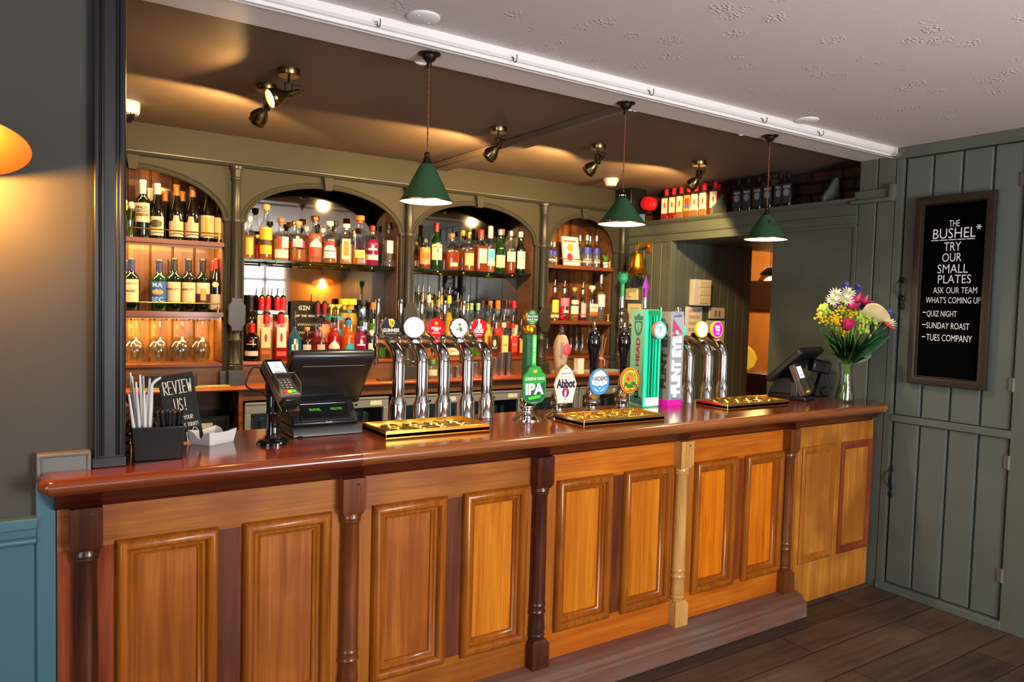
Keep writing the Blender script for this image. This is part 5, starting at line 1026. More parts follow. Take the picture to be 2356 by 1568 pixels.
row([(592, 540, 14, 'spirit', 'clear', 'red', .6, ('white', 'stop'), [], 'small red bottle'), (677, 508, 24, 'spirit', 'clear', 'gold', .5, ('gold', 'stop'), [], 'gold-capped bottle behind the pink band'), (705, 521, 20, 'spirit', 'clear', 'honey', .5, ('white', 'stop'), [], 'cream-stoppered bottle in the rear row'), (743, 525, 20, 'spirit', 'clear', 'honey', .5, ('white', 'stop'), [], 'short bottle behind the peach-coloured one'), (772, 509, 24, 'spirit', 'clear', 'honey', .4, ('dark', 'stop'), [], 'dark-stoppered bottle in the rear row'), (814, 530, 22, 'squat', 'clear', 'gold', .5, ('gold', 'stop'), [], 'short golden bottle in the rear row')], 2.375, GZ, wA, gA)
# --- gin arch, lower ledge
LZ = 1.2105; wB = 'on ledge behind the till'; gB = 'bottles on the ledge behind the till'
RN = [(.30, .62, 'f4dcb8', 48), (.54, .60, 'e8784a', 46)]
row([(580, 744, 33, 'claret', 'black', None, 0, ('red', 'capsule'), [(.14, .27, 'ecc8b4', 60), (.44, .465, 'd8c8c0', 40), (.5, .56, 'c0281e', 12)], 'black red-necked bottle with cream band'),
     (613, 722, 27, 'square', 'clear', 'honey', .62, ('red', 'cap'), [(.28, .72, 'f6dcb4', 36), (.14, .22, 'e8683a', 34), (.40, .58, '9a4a2a', 12, 'oval')], 'front clear bottle with guardsman label', dict(spout=True, capz=.79)),
     (646.5, 722, 29, 'square', 'clear', 'red', .62, ('red', 'cap'), [(.28, .72, 'f6dcc4', 36), (.40, .60, '9a4a3a', 12, 'oval'), (.10, .2, 'e8482a', 36)], 'front red bottle with guardsman label', dict(spout=True, capz=.79)),
     (678.5, 738, 30, 'flask', 'blue', None, 0, ('black', 'cap'), [(.04, .55, 'e8e4cc', 26, 'arch'), (.26, .42, '2a7ab8', 10, 'oval')], 'bright blue bottle with white label', dict(spout=True)),
     (706.5, 752, 25, 'squat', 'amber', None, 0, ('cork', 'stop'), [(.1, .47, 'e8c4b0', 44)], 'small brown cork-stoppered bottle with square pink label', dict(capz=.66)),
     (738, 752, 25, 'squat', 'clear', 'red', .32, ('cork', 'stop'), [(.1, .47, 'e0b8a0', 44)], 'small clear cork-stoppered bottle with square pink label'),
     (769, 729, 29, 'tall', 'clear', 'red', .74, ('black', 'cap'), [(.1, .27, 'b01a3a', 60), (.26, .46, 'f4e8dc', 56, 'tri')], 'orange-red bottle with white peaked label'),
     (801, 735, 32, 'tall', 'clear', 'orange', .8, ('bluem', 'cap'), [(.10, .40, '1aa8c8', 44, 'oval', 20)], 'orange blue-necked bottle with round blue label', dict(spout='gold')),
     (829, 739, 29, 'tall', 'clear', 'magenta', .72, ('dark', 'cap'), [(.36, .40, 'f0d0f0', 40), (.40, .52, 'e8d0f0', 14, 'oval')], 'bright magenta bottle with thin white lettering'),
     (854, 759, 26, 'jar', 'clear', 'water', .3, ('silver', 'cap'), [(.2, .55, 'e8dcc4', 40)], 'short clear jar beside the first tap')], 2.275, LZ, wB, gB)
row([(577, 678, 34, 'claret', 'black', None, 0, ('dark', 'capsule'), [(.36, .58, '6a4a34', 34, 'oval')], 'tall black bottle with brown emblem'),
     (602, 684, 26, 'square', 'clear', 'gold', .62, ('red', 'cap'), [(.3, .72, 'f4d8a8', 36)], 'rear bottle of pale gin closest to the column', dict(spout='gold', capz=.79)),
     (617, 683, 26, 'square', 'clear', 'honey', .62, ('red', 'cap'), [(.3, .72, 'f6dcc0', 36), (.60, .68, 'e8785a', 34)], 'rear bottle of pale gin with white label', dict(spout='gold', capz=.79)),
     (638.5, 685, 26, 'square', 'clear', 'orange', .62, ('red', 'cap'), [], 'rear orange bottle with red neck', dict(spout='gold', capz=.79)),
     (651.5, 684, 27, 'square', 'clear', 'orange', .6, ('red', 'cap'), [(.3, .72, 'f6d8b8', 36), (.60, .68, 'e8785a', 34)], 'rear orange bottle with white label', dict(spout='gold', capz=.79)),
     (731, 697, 22, 'square', 'clear', 'red', .5, ('dred', 'cap'), [], 'rear spouted bottle with dark red drink', dict(spout=True, capz=.79)),
     (747, 697, 25, 'square', 'clear', 'amber', .5, ('dred', 'cap'), [(.3, .62, 'f0a878', 36), (.16, .3, 'a02838', 36)], 'rear spouted bottle with raspberry label', dict(spout=True, capz=.79)),
     (761, 699, 27, 'jar', 'clear', 'peach', .74, ('gold', 'stop'), [(.70, .78, '3aa098', 60)], 'first gold-lidded bottle with teal neck'),
     (776.5, 699, 28, 'jar', 'clear', 'peach', .74, ('gold', 'stop'), [(.70, .78, '4aa0b8', 60), (.28, .54, '2ab0d0', 34, 'oval', 25)], 'second gold-lidded bottle with teal neck'),
     (791, 687, 25, 'jar', 'clear', 'yellow', .76, ('yellow', 'stop'), [], 'first yellow-capped lemon gin bottle'),
     (806.5, 687, 30, 'jar', 'clear', 'yellow', .76, ('yellow', 'stop'), [], 'second yellow-capped lemon gin bottle'),
     (835, 690, 31, 'square', 'clear', 'purple', .5, ('dark', 'stop'), [], 'square-shouldered purple bottle'),
     (859, 695, 25, 'tall', 'clear', 'green', .62, ('orange', 'cap'), [(.3, .5, '2a6a3a', 40)], 'green bottle with orange cap'),
     (879, 722, 22, 'tall', 'clear', 'green', .55, ('dark', 'cap'), [], 'green bottle behind the first tap')], 2.36, LZ, wB, gB)
# --- whisky arch, glass shelf
wC = 'on glass shelf above the chrome taps'; gC = 'whisky bottles on the glass shelf'
row([(977, 546, 28, 'jar', 'clear', 'amber', .68, ('black', 'cap'), [(.14, .66, 'e8884a', 62), (.28, .52, 'c8641a', 36, 'oval')], 'squat black-capped bottle with orange label'),
     (1005, 512, 27, 'tall', 'green', None, 0, ('dred', 'capsule'), [(.2, .53, 'ecdcae', 62), (.36, .44, '9a2a1a', 10, 'oval')], 'green bottle with cream label and red cap', dict(txt=[('JAMESON', .48, .035, '2a4a2a')], capz=.80)),
     (1040, 537, 38, 'flask', 'clear', 'amber', .52, ('wood', 'stop'), [(.1, .2, 'ecd0a0', 30)], 'wide flask of amber whiskey with small cream label'),
     (1079, 532, 29, 'squat', 'clear', 'whisky', .5, ('gold', 'stop'), [(.14, .44, 'f0c878', 44)], 'golden bottle with buff label'),
     (1107, 528, 29, 'square', 'clear', 'amber', .6, ('red', 'capsule'), [(.2, .54, 'f2e2bc', 34), (.26, .36, 'e8b04a', 10, 'oval')], 'red-capped amber bottle with cream label', dict(capz=.80)),
     (1129, 520, 23, 'tall', 'clear', 'gold', .4, ('white', 'cap'), [(.26, .50, '7ab8e0', 60), (.3, .46, '2a9ad0', 20), (.14, .25, 'f0dcc0', 60)], 'white-capped bottle with shiny blue label', dict(capz=.74)),
     (1151.5, 527, 25, 'tall', 'green', None, 0, ('silver', 'capsule'), [(.12, .40, 'e8d4a4', 60)], 'bright green bottle with cream label'),
     (1176, 530, 24, 'tall', 'clear', 'amber', .26, ('silver', 'capsule'), [(.27, .50, 'f0dcbc', 58)], 'clear amber bottle with pale label'),
     (1198.5, 533, 23, 'tall', 'dgreen', None, 0, ('white', 'cap'), [(.12, .53, 'eee2c8', 62)], 'dark green bottle with tall white label', dict(txt=[('ISLAY', .36, .04, '2a3a2a')])),
     (1220, 556, 17, 'squat', 'clear', 'amber', .7, ('orange', 'cap'), [(.16, .52, 'e8c8a8', 56), (.3, .38, 'c83a2a', 50)], 'small amber bottle with red label beside the pier')], 2.30, GZ, wC, gC)
row([(960, 556, 14, 'spirit', 'clear', 'amber', .5, ('cork', 'stop'), [(.1, .3, 'e8c8a0', 50)], 'small amber bottle beside the column'), (1066, 530, 18, 'tall', 'clear', 'gold', .5, ('yellow', 'cap'), [], 'yellow-capped bottle in the rear row'), (1157, 527, 20, 'tall', 'clear', 'whisky', .3, ('bronze', 'capsule'), [], 'bronze-capped bottle in the rear row')], 2.375, GZ, wC, gC)
# --- whisky arch, lower ledge
wD = 'on ledge behind the chrome taps'; gD = 'bottles on the ledge behind the chrome taps'
JD = lambda c, c2: [(.08, .58, c, 44), (.26, .50, c2, 30, 'oval')]
row([(1135, 741, 22, 'square', 'clear', 'amber', .6, ('black', 'cap'), [(.12, .62, '1c1a1a', 36), (.30, .50, 'c8c4c0', 20, 'oval')], 'square bottle with black label', dict(spout=True, txt=[('OLD No.7', .26, .05, 'e0dcd8')])),
     (1159.5, 741, 21, 'square', 'clear', 'honey', .6, ('white', 'cap'), [(.12, .62, 'f0cf98', 36)], 'square bottle with cream label', dict(spout=True, txt=[('HONEY', .34, .06, 'b08040')])),
     (1180, 743, 21, 'square', 'clear', 'red', .6, ('red', 'cap'), [(.12, .62, 'e03a28', 36)], 'square bottle with red label', dict(spout=True, txt=[('FIRE', .36, .06, 'f0b0a0')])),
     (1199, 752, 19, 'square', 'clear', 'amber', .6, ('dark', 'cap'), [(.12, .58, 'f0a03a', 36)], 'square bottle with orange label', dict(spout=True)),
     (1042, 770, 36, 'squat', 'clear', 'water', .3, ('black', 'cap'), [(.12, .62, 'e8d8c4', 60)], 'wide bottle with cream label behind the fourth tap', dict(txt=[('NO', .3, .12, '8a7a6a')]))], 2.275, LZ, wD, gD)
row([(962, 676, 18, 'squat', 'clear', 'honey', .6, ('black', 'cap'), [], 'spouted bottle nearest the column', dict(spout='gold')), (973, 676, 17, 'squat', 'clear', 'gold', .6, ('gold', 'cap'), [], 'gold-spouted bottle second from the column', dict(spout='gold')),
     (987, 677, 19, 'tall', 'clear', 'honey', .5, ('white', 'cap'), [(.24, .5, 'e0d0a8', 50)], 'spouted bottle with cream neck', dict(spout='gold')), (994.5, 690, 15, 'tall', 'clear', 'gold', .5, ('gold', 'cap'), [(.36, .46, 'd8301c', 40, 'oval')], 'thin gold-necked bottle with red seal'),
     (1010, 689, 17, 'tall', 'clear', 'honey', .5, ('gold', 'cap'), [], 'gold-necked bottle behind the second lever', dict(spout='gold')), (1016, 681, 17, 'tall', 'clear', 'gold', .5, ('gold', 'cap'), [], 'taller gold-necked bottle behind the second lever', dict(spout='gold')),
     (1034, 680, 20, 'tall', 'clear', 'yellow', .72, ('yellow', 'cap'), [], 'yellow-necked spouted bottle', dict(spout='gold')), (1053, 692, 17, 'tall', 'clear', 'amber', .6, ('dark', 'cap'), [], 'black-necked spouted bottle', dict(spout='gold')), (1077, 698, 18, 'tall', 'clear', 'honey', .5, ('gold', 'cap'), [], 'spouted bottle behind the last lever', dict(spout='gold'))], 2.37, LZ, wD, gD)
row([(1085, 697, 18, 'tall', 'clear', 'green', .4, ('green', 'capsule'), [], 'first green-capped bottle'), (1100.5, 697, 19, 'tall', 'clear', 'green', .4, ('green', 'capsule'), [], 'second green-capped bottle'),
     (1123, 701, 24, 'tall', 'clear', 'gold', .66, ('dark', 'cap'), [(.2, .62, 'e8c04a', 52)], 'bottle with tall yellow label'), (1129, 692, 20, 'tall', 'clear', 'whisky', .6, ('orange', 'capsule'), [], 'orange-capped bottle behind the yellow label', dict(dy=.06)),
     (1146, 691, 24, 'square', 'clear', 'whisky', .6, ('orange', 'cap'), [(.34, .5, 'd0201a', 40)], 'orange-capped bottle with red slanted label'), (1165, 690, 25, 'square', 'clear', 'amber', .62, ('dark', 'cap'), [(.34, .5, '181414', 40)], 'black-capped bottle with black slanted label'), (1172, 691, 20, 'square', 'clear', 'amber', .6, ('dred', 'cap'), [], 'dark red-capped bottle in the rear row', dict(dy=.06)),
     (1183, 692, 21, 'tall', 'clear', 'red', .2, ('red', 'cap'), [(.3, .56, 'f0e2c8', 58)], 'clear bottle with red cap and white label'), (1212, 722, 16, 'slim', 'clear', 'water', .4, ('silver', 'cap'), [], 'thin clear bottle beside the pier')], 2.335, LZ, wD, gD)
# --- narrow arch
wE = 'on narrow arch top shelf'; gE = 'bottles in the narrow arch'
BV = [(.42, .60, '2a3ab0', 60), (.14, .24, 'f0e2d0', 58)]
row([(1267, 553, 17, 'slim', 'clear', 'water', .5, ('silver', 'cap'), BV, 'blue-banded clear bottle closest to the dark column'), (1275, 556, 17, 'slim', 'clear', 'water', .5, ('silver', 'cap'), BV, 'second blue-banded clear bottle from the dark column'),
     (1351, 540, 25, 'squat', 'clear', 'water', .5, ('silver', 'cap'), BV, 'widest blue-banded clear bottle'), (1373, 542, 19, 'squat', 'clear', 'water', .5, ('silver', 'cap'), BV, 'blue-banded clear bottle next to the potted plant')], 2.29, 1.922, wE, gE)
row([(1335, 541, 18, 'squat', 'clear', 'water', .5, ('silver', 'cap'), BV, 'blue-banded bottle behind the cocktail card'), (1358, 543, 17, 'squat', 'clear', 'water', .5, ('silver', 'cap'), BV, 'rear blue-banded bottle behind the widest one')], 2.37, 1.922, wE, gE)
wF = 'on narrow arch middle shelf'
row([(1276.5, 661, 23, 'spirit', 'clear', 'water', .5, ('silver', 'cap'), [(.08, .2, 'f4ecd8', 58), (.24, .62, 'e8d040', 40)], 'spouted clear bottle with yellow label', dict(spout=True)), (1299, 663, 23, 'spirit', 'clear', 'red', .2, ('silver', 'cap'), [(.45, .70, 'e87aa0', 62), (.24, .32, 'f0dcd8', 50), (.06, .45, 'c81a3a', 26, None, -50)], 'spouted bottle with pink and red label', dict(spout=True)),
     (1322, 661, 21, 'spirit', 'clear', 'honey', .3, ('cork', 'stop'), [(.2, .44, 'f2ead6', 60), (.5, .62, 'f0e8d8', 52)], 'cork-stoppered bottle with white label'), (1341, 666, 19, 'spirit', 'clear', 'purple', .16, ('silver', 'cap'), [(.12, .56, 'e8b8b8', 40)], 'spouted bottle with narrow pink label', dict(spout=True)),
     (1362.5, 657, 25, 'square', 'clear', 'water', .5, ('white', 'stop'), [(.14, .26, 'e8642a', 40), (.26, .48, 'f2e4d4', 40)], 'square bottle with white and orange label', dict(txt=[('KETEL', .38, .06, '5a4a40')])), (1384, 630, 21, 'slim', 'clear', 'water', .62, ('silver', 'capsule'), [(.3, .56, 'd8dce0', 60)], 'tallest frosted bottle')], 2.29, 1.487, wF, gE)
# --- high shelf on the door wall
REDB = [(.22, .70, 'f4d0b4', 38), (.38, .56, 'a8402a', 12, 'oval')]
src = {}
lbR = ['closest to the red siren', 'second from the red siren', 'third from the red siren', 'with a multicoloured label', 'fifth from the red siren', 'sixth from the red siren', 'closest to the scrolled divider']
for i, px in enumerate((1532, 1549, 1566, 1583, 1600, 1619, 1643)):
    p = at(px, 495, X=4.235); lq = ['red', 'red', 'honey', 'gold', 'honey', 'honey', 'red'][i]; lab = REDB if i != 3 else [(.22, .70, 'd89a3a', 38), (.4, .6, 'c83a2a', 28), (.3, .4, '3a6ab0', 30)]
    key = lq if i != 3 else 'multi'
    if key in src: o = dup(src[key], (4.235, p.y, 2.297), 'red-capped gin bottle on high shelf '+lbR[i], 0)
    else: src[key] = bottle((4.235, p.y, 2.297), .247, .033, 'square', 'clear', lq, .66, ('red', 'cap'), lab, 'red-capped gin bottle on high shelf '+lbR[i], 'red-capped bottles on the high shelf', yaw=-pi+.35, capz=.80)
o = dup(src['red'], (4.33, at(1652, 495, X=4.33).y, 2.297), 'red-capped gin bottle in the rear row at the scrolled divider', 0)
lbK = ['closest to the scrolled divider', 'second from the scrolled divider', 'third from the scrolled divider', 'behind the pendant cord', 'second from the bare brick end', 'closest to the bare brick end']
for i, px in enumerate((1698, 1720, 1744, 1767, 1793, 1811)):
    p = at(px, 482, X=4.235)
    if i == 0: kb = bottle((4.235, p.y, 2.297), .235, .036, 'square', 'dark', None, 0, ('black', 'cap'), [(.12, .66, '161518', 40), (.30, .52, '6a666c', 28, 'oval'), (.54, .60, '77737a', 30)], 'black-labelled whiskey bottle on high shelf '+lbK[0], 'black-labelled bottles on the high shelf', yaw=-pi+.35)
    else: dup(kb, (4.235, p.y, 2.297), 'black-labelled whiskey bottle on high shelf '+lbK[i], 0)
# ================================================================== GLASSES, CARDS AND ODDMENTS ON THE BACK BAR
def stemware(name, label, group, x, y, z, prof, h, rmax):
    t = MB().lathe(prof, (0, 0, 0), 24).build(name, 'clear glass', loc=(x, y, z)); tag(t, label, 'glass', group); return t
wg = [(.0, 0), (.036, -.001), (.034, -.005), (.008, -.008), (.0045, -.012), (.004, -.085), (.006, -.092), (.018, -.10), (.034, -.118), (.043, -.145), (.043, -.165), (.038, -.19), (.034, -.205), (.033, -.205), (.037, -.19), (.042, -.165), (.042, -.145), (.033, -.119), (.016, -.102), (0, -.098)]
gl = ['nearest the black post', 'second from the black post', 'third from the black post', 'beside the column']
first = None
for i, px in enumerate((313, 368, 419, 466)):
    for k, dx in enumerate((0, -12)):
        y = 2.265+.095*k; p = at(px+dx, 742, Y=y); lb = ('front' if k == 0 else 'rear')+' wine glass hanging under the alcove shelf, '+gl[i]
        if first is None: first = stemware('wine_glass', lb, 'wine glasses hanging in the alcove', p.x, y, 1.462, [(r*1.05, z*1.16) for r, z in wg], .2, .04)
        else: o = first.copy(); COL.objects.link(o); o.location = (p.x, y, 1.462); o['label'] = lb
mb = MB()
for px in (300, 327, 354, 382, 405, 434, 452, 481): x = at(px, 740, Y=2.25).x; mb.tube([(x, 2.225, 1.479), (x, 2.225, 1.458), (x, 2.42, 1.458)], .0035, 6)
mb.build('hanging_rail', 'brass', bb)
mb = MB()
for px in (1268, 1283, 1296, 1310, 1348, 1361, 1372, 1390): x = at(px, 745, Y=2.25).x; mb.tube([(x, 2.22, 1.459), (x, 2.22, 1.438), (x, 2.42, 1.438)], .003, 6)
mb.build('hanging_rail', 'brass', bb)
fl = [(0, 0), (.028, -.001), (.027, -.004), (.005, -.008), (.0035, -.015), (.0035, -.07), (.010, -.085), (.02, -.115), (.024, -.15), (.022, -.20), (.021, -.20), (.023, -.15), (.019, -.117), (.008, -.088), (0, -.082)]
first = None
for i, (px, lb) in enumerate(((1259, 'champagne flute hanging alone beside the dark column'), (1314, 'first of four champagne flutes hanging behind the oak pump handle'), (1327, 'second of four champagne flutes behind the oak pump handle'), (1340, 'third of four champagne flutes behind the oak pump handle'), (1356, 'champagne flute hanging just behind a black pump handle'))):
    y = 2.28; p = at(px, 755, Y=y)
    if first is None: first = stemware('champagne_flute', lb, 'champagne flutes hanging in the narrow arch', p.x+.0, y, 1.442, fl, .2, .02)
    else: o = first.copy(); COL.objects.link(o); o.location = (p.x, y, 1.442); o['label'] = lb
# tulips in a glass on the alcove top shelf
p = at(298, 540, Y=2.3); t = thing('tulip_vase', 'small clear glass vase of yellow-white tulips on wine alcove shelf', 'vase', (p.x, 2.3, 1.923))
MB().lathe([(.03, 0), (.034, .004), (.026, .06), (.032, .1), (.031, .1), (.025, .06), (.03, .006), (0, .006)], (0, 0, 0), 20).build('vase', 'clear glass', t)
for k in range(5):
    a = k*1.25; q = V((.03*cos(a), .02*sin(a), .15+.012*(k % 3))); o = MB().tube([(.005*cos(a), .005*sin(a), .008), q*.6, q], .0028, 6).build('stem', 'stem green', t)
    mb = MB()
    for j in range(6): b_ = j*pi/3; mb.ball(q+V((.008*cos(b_), .008*sin(b_), .018)), .012, (.7, .7, 1.7), 8)
    mb.build('tulip_head', 'petal yellow' if k % 2 else 'petal white', o)
mb = MB()
for k in range(5): a = k*1.3+.5; mb.tube([(0, 0, .05), (.02*cos(a), .02*sin(a), .11), (.045*cos(a), .04*sin(a), .15)], [.002, .008, .001], 6, flat=.2)
mb.build('leaves', 'leaf green', t)
# framed cocktail card and potted plant
a, b_ = at(1295, 607, Y=2.26), at(1334, 545, Y=2.26); w, h = b_.x-a.x, b_.z-1.923
t = thing('cocktail_card', 'framed cocktail picture leaning on the narrow arch shelf', 'picture', ((a.x+b_.x)/2, 2.25, 1.923), (R(-10), 0, 0)); mb = MB(); mb.box(-w/2, 0, 0, w/2, .008, h); mb.build('card', 'card white', t)
mb = MB(); mb.frame(-w/2, 0, w/2, h, [(0, 0), (0, .008), (.008, .008), (.008, .0)]); mb.build('frame', 'd8c8a8', t)
MB().flat(ell(0, h*.62, w*.2, h*.16, 20), -.0006).build('orange_drink', 'f0a040', t); MB().flat(ell(-.01, h*.3, w*.18, h*.14, 20), -.0008).build('red_drink', 'e0303a', t); MB().flat([(-w*.38, h*.82), (w*.38, h*.82), (w*.38, h*.88), (-w*.38, h*.88)], -.0006).build('heading', 'e8603a', t); MB().flat([(-w*.4, h*.56), (-w*.22, h*.56), (-w*.22, h*.66), (-w*.4, h*.66)], -.0006).build('blue_note', '8ab0d8', t)
p = at(1394, 611, Y=2.28); t = thing('potted_plant', 'small spiky green plant in white pot on narrow arch shelf', 'plant', (p.x, 2.28, 1.923))
MB().lathe([(.022, 0), (.029, .05), (.029, .055), (.025, .055), (.024, .05), (0, .048)], (0, 0, 0), 20).build('pot', 'ceramic', t)
mb = MB()
for k in range(26):
    a = k*2.4; r_ = .012+.03*((k*7) % 10)/10; mb.tube([(.006*cos(a), .006*sin(a), .05), (r_*.6*cos(a), r_*.6*sin(a), .085), (r_*cos(a), r_*sin(a), .10+.02*((k*3) % 5)/5)], [.003, .0025, .0005], 5)
mb.build('leaves', plain('spiky green', '5aa03a', .5), t)
# chalk signs
STK = {'A': [[(0, 0), (.5, 1), (1, 0)], [(.2, .4), (.8, .4)]], 'B': [[(0, 0), (0, 1), (.7, .95), (.75, .6), (0, .52)], [(0, .52), (.85, .45), (.85, .08), (0, 0)]], 'C': [[(.95, .85), (.5, 1), (.05, .6), (.1, .2), (.5, 0), (.95, .15)]], 'D': [[(0, 0), (0, 1), (.7, .9), (.9, .5), (.7, .1), (0, 0)]], 'E': [[(.9, 1), (0, 1), (0, 0), (.9, 0)], [(0, .5), (.7, .5)]], 'F': [[(.9, 1), (0, 1), (0, 0)], [(0, .5), (.7, .5)]], 'G': [[(.95, .85), (.5, 1), (.05, .6), (.1, .2), (.5, 0), (.95, .2), (.95, .45), (.6, .45)]], 'H': [[(0, 0), (0, 1)], [(1, 0), (1, 1)], [(0, .5), (1, .5)]], 'I': [[(.5, 0), (.5, 1)], [(.1, 1), (.9, 1)], [(.1, 0), (.9, 0)]], 'K': [[(0, 0), (0, 1)], [(.9, 1), (0, .45), (.95, 0)]], 'L': [[(0, 1), (0, 0), (.9, 0)]], 'M': [[(0, 0), (.1, 1), (.5, .4), (.9, 1), (1, 0)]], 'N': [[(0, 0), (0, 1), (1, 0), (1, 1)]], 'O': [[(.5, 1), (.05, .7), (.05, .3), (.5, 0), (.95, .3), (.95, .7), (.5, 1)]], 'P': [[(0, 0), (0, 1), (.8, .95), (.85, .6), (0, .5)]], 'R': [[(0, 0), (0, 1), (.8, .95), (.85, .62), (0, .5), (.95, 0)]], 'S': [[(.9, .85), (.5, 1), (.1, .8), (.2, .55), (.8, .4), (.9, .15), (.5, 0), (.05, .15)]], 'T': [[(0, 1), (1, 1)], [(.5, 1), (.5, 0)]], 'U': [[(0, 1), (.05, .25), (.5, 0), (.95, .25), (1, 1)]], 'V': [[(0, 1), (.5, 0), (1, 1)]], 'W': [[(0, 1), (.25, 0), (.5, .7), (.75, 0), (1, 1)]], 'Y': [[(0, 1), (.5, .5), (1, 1)], [(.5, .5), (.5, 0)]], '!': [[(.5, 1), (.45, .3)], [(.45, .08), (.5, 0)]], '5': [[(.9, 1), (.1, 1), (.1, .55), (.7, .55), (.9, .3), (.6, 0), (.1, .05)]], '0': [[(.5, 1), (.05, .7), (.05, .3), (.5, 0), (.95, .3), (.95, .7), (.5, 1)]], '-': [[(.1, .45), (.9, .45)]]}
def chalk(mb, s, x, z, h, w=None, th=.002, y=0., slant=0.):
    cw = h*.62 if not w else w/(len(s)*1.28-.28)
    for i, c in enumerate(s):
        for ln in STK.get(c, []):
            for (a, b_), (c_, d_) in zip(ln, ln[1:]):
                x0, z0, x1, z1 = x+(i*1.28+a+slant*b_)*cw, z+b_*h, x+(i*1.28+c_+slant*d_)*cw, z+d_*h; n_ = V((-(z1-z0), x1-x0)); n_ = n_.normalized()*th/2 if n_.length else V((0, 0))
                e = V((x1-x0, z1-z0)).normalized()*th*.4 if (x1, z1) != (x0, z0) else V((0, 0))
                mb.flat([(x0+n_.x-e.x, z0+n_.y-e.y), (x1+n_.x+e.x, z1+n_.y+e.y), (x1-n_.x+e.x, z1-n_.y+e.y), (x0-n_.x-e.x, z0-n_.y-e.y)], y)
a, b_ = at(668, 764, Y=2.4), at(729, 692, Y=2.4); w, h = b_.x-a.x, b_.z-1.2105
t = thing('gin_chalkboard', 'round-topped chalkboard of gin offers behind bottles by the till', 'chalkboard', (a.x, 2.395, 1.2105))
bd = MB().prism([(0, 0), (w, 0), (w, h-.008)]+[(w-w*k/8, h-.008+.008*sin(pi*k/8)) for k in range(1, 8)]+[(0, h-.008)], 0, .01, 'XZ').build('board', 'chalkboard', t)
mb = MB(); mb2 = MB(); chalk(mb, 'GIN', w*.3, h*.84, .026, w*.40, .005, -.001); chalk(mb, 'OF', w*.2, h*.72, .012, w*.14, .003, -.001); chalk(mb, 'THE', w*.40, h*.72, .012, w*.2, .003, -.001); chalk(mb, 'WEEK', w*.66, h*.72, .012, w*.26, .003, -.001)
for k, (f, g) in enumerate(((.58, .8), (.44, .7), (.32, .74), (.2, .5))):
    pts = [(w*(.22+g*i/36), h*(f+.02*sin(i*1.7+k)+.012*sin(i*3.1))) for i in range(37)]
    for p0, p1 in zip(pts, pts[1:]): mb.flat([(p0[0], p0[1]), (p1[0], p1[1]), (p1[0], p1[1]+.004), (p0[0], p0[1]+.004)], -.001)
mb.build('chalk_lettering', plain('chalk bright', 'f4ead4', .9), bd, flat=True)
t = tag(B(0, 0, 0, w*.9, .03, .085).build('gift_box', 'e8b42a', loc=(a.x, 2.35, 1.2105)), 'yellow box standing under the gin chalkboard', 'box')
# double-up sign on the back counter
p = at(944, 866, Y=2.16); t = thing('offer_chalkboard', 'black chalk offer sign half hidden behind the first two taps', 'chalkboard', (p.x, 2.17, 1.077), (R(-8), 0, 0))
bd = B(-.10, 0, 0, .07, .008, .19).build('board', 'chalkboard', t); mb = MB(); chalk(mb, 'DOUBLE', -.092, .145, .02, .11, .003, -.001, .2); chalk(mb, '-UP-', -.045, .105, .024, .085, .0035, -.001, .15); chalk(mb, 'ALL', -.07, .078, .012, .03, .002, -.001, .2); chalk(mb, 'SPIRITS', -.03, .078, .012, .06, .002, -.001, .2); chalk(mb, '50!!', -.025, .028, .03, .07, .004, -.001, .1); mb.build('chalk_lettering', M['chalk bright'], bd, flat=True)
B(-.095, -.01, -.0, .065, .03, .012).build('foot', 'shelf wood', t)
p = at(995, 866, Y=2.14); bottle((p.x, 2.14, 1.077), at(995, 800, Y=2.14).z-1.077, .036, 'spirit', 'clear', 'water', .5, ('dark', 'cap'), [(.42, .66, '3a5a34', 56), (.10, .3, 'd8c8a0', 56)], 'clear bottle with green label on the back counter behind the taps', 'bottles on the back counter', txt=[('DRY', .6, .05, 'b8c84a'), ('GIN', .53, .05, 'b8c84a')])
# steel measures and shakers
cups = [(1037, 843, 16, 'first of two small steel measures behind the taps'), (1053, 843, 15, 'second of two small steel measures behind the taps'), (1095, 833, 20, 'middle-sized steel shaker standing behind the last taps'), (1140, 823, 20, 'steel shaker just behind the last tap'), (1155, 810, 17, 'first of two tallest steel shakers'), (1171, 810, 17, 'second of two tallest steel shakers, nearest green pump')]
for px, py, wp, lb in cups:
    Y = 2.15; p = at(px, py, Y=Y); r_ = wp/ppm(p)/2; h = p.z-1.078
    tag(MB().lathe([(r_*.84, 0), (r_*.86, .002), (r_, h-.002), (r_*1.02, h), (r_*.95, h), (r_*.8, .004), (0, .004)], (0, 0, 0), 24).build('steel_shaker', 'steel', loc=(p.x, Y, 1.078)), lb+' on the back counter', 'shaker', 'steel shakers on the back counter')
p0, p1 = at(1050, 868, Z=1.077), at(1190, 864, Z=1.077); tag(B(p0.x, 2.09, 1.0765, p1.x, 2.19, 1.0785).build('bar_mat', plain('pink mat', 'c0484a', .6)), 'thin pink mat under the steel shakers', 'mat')
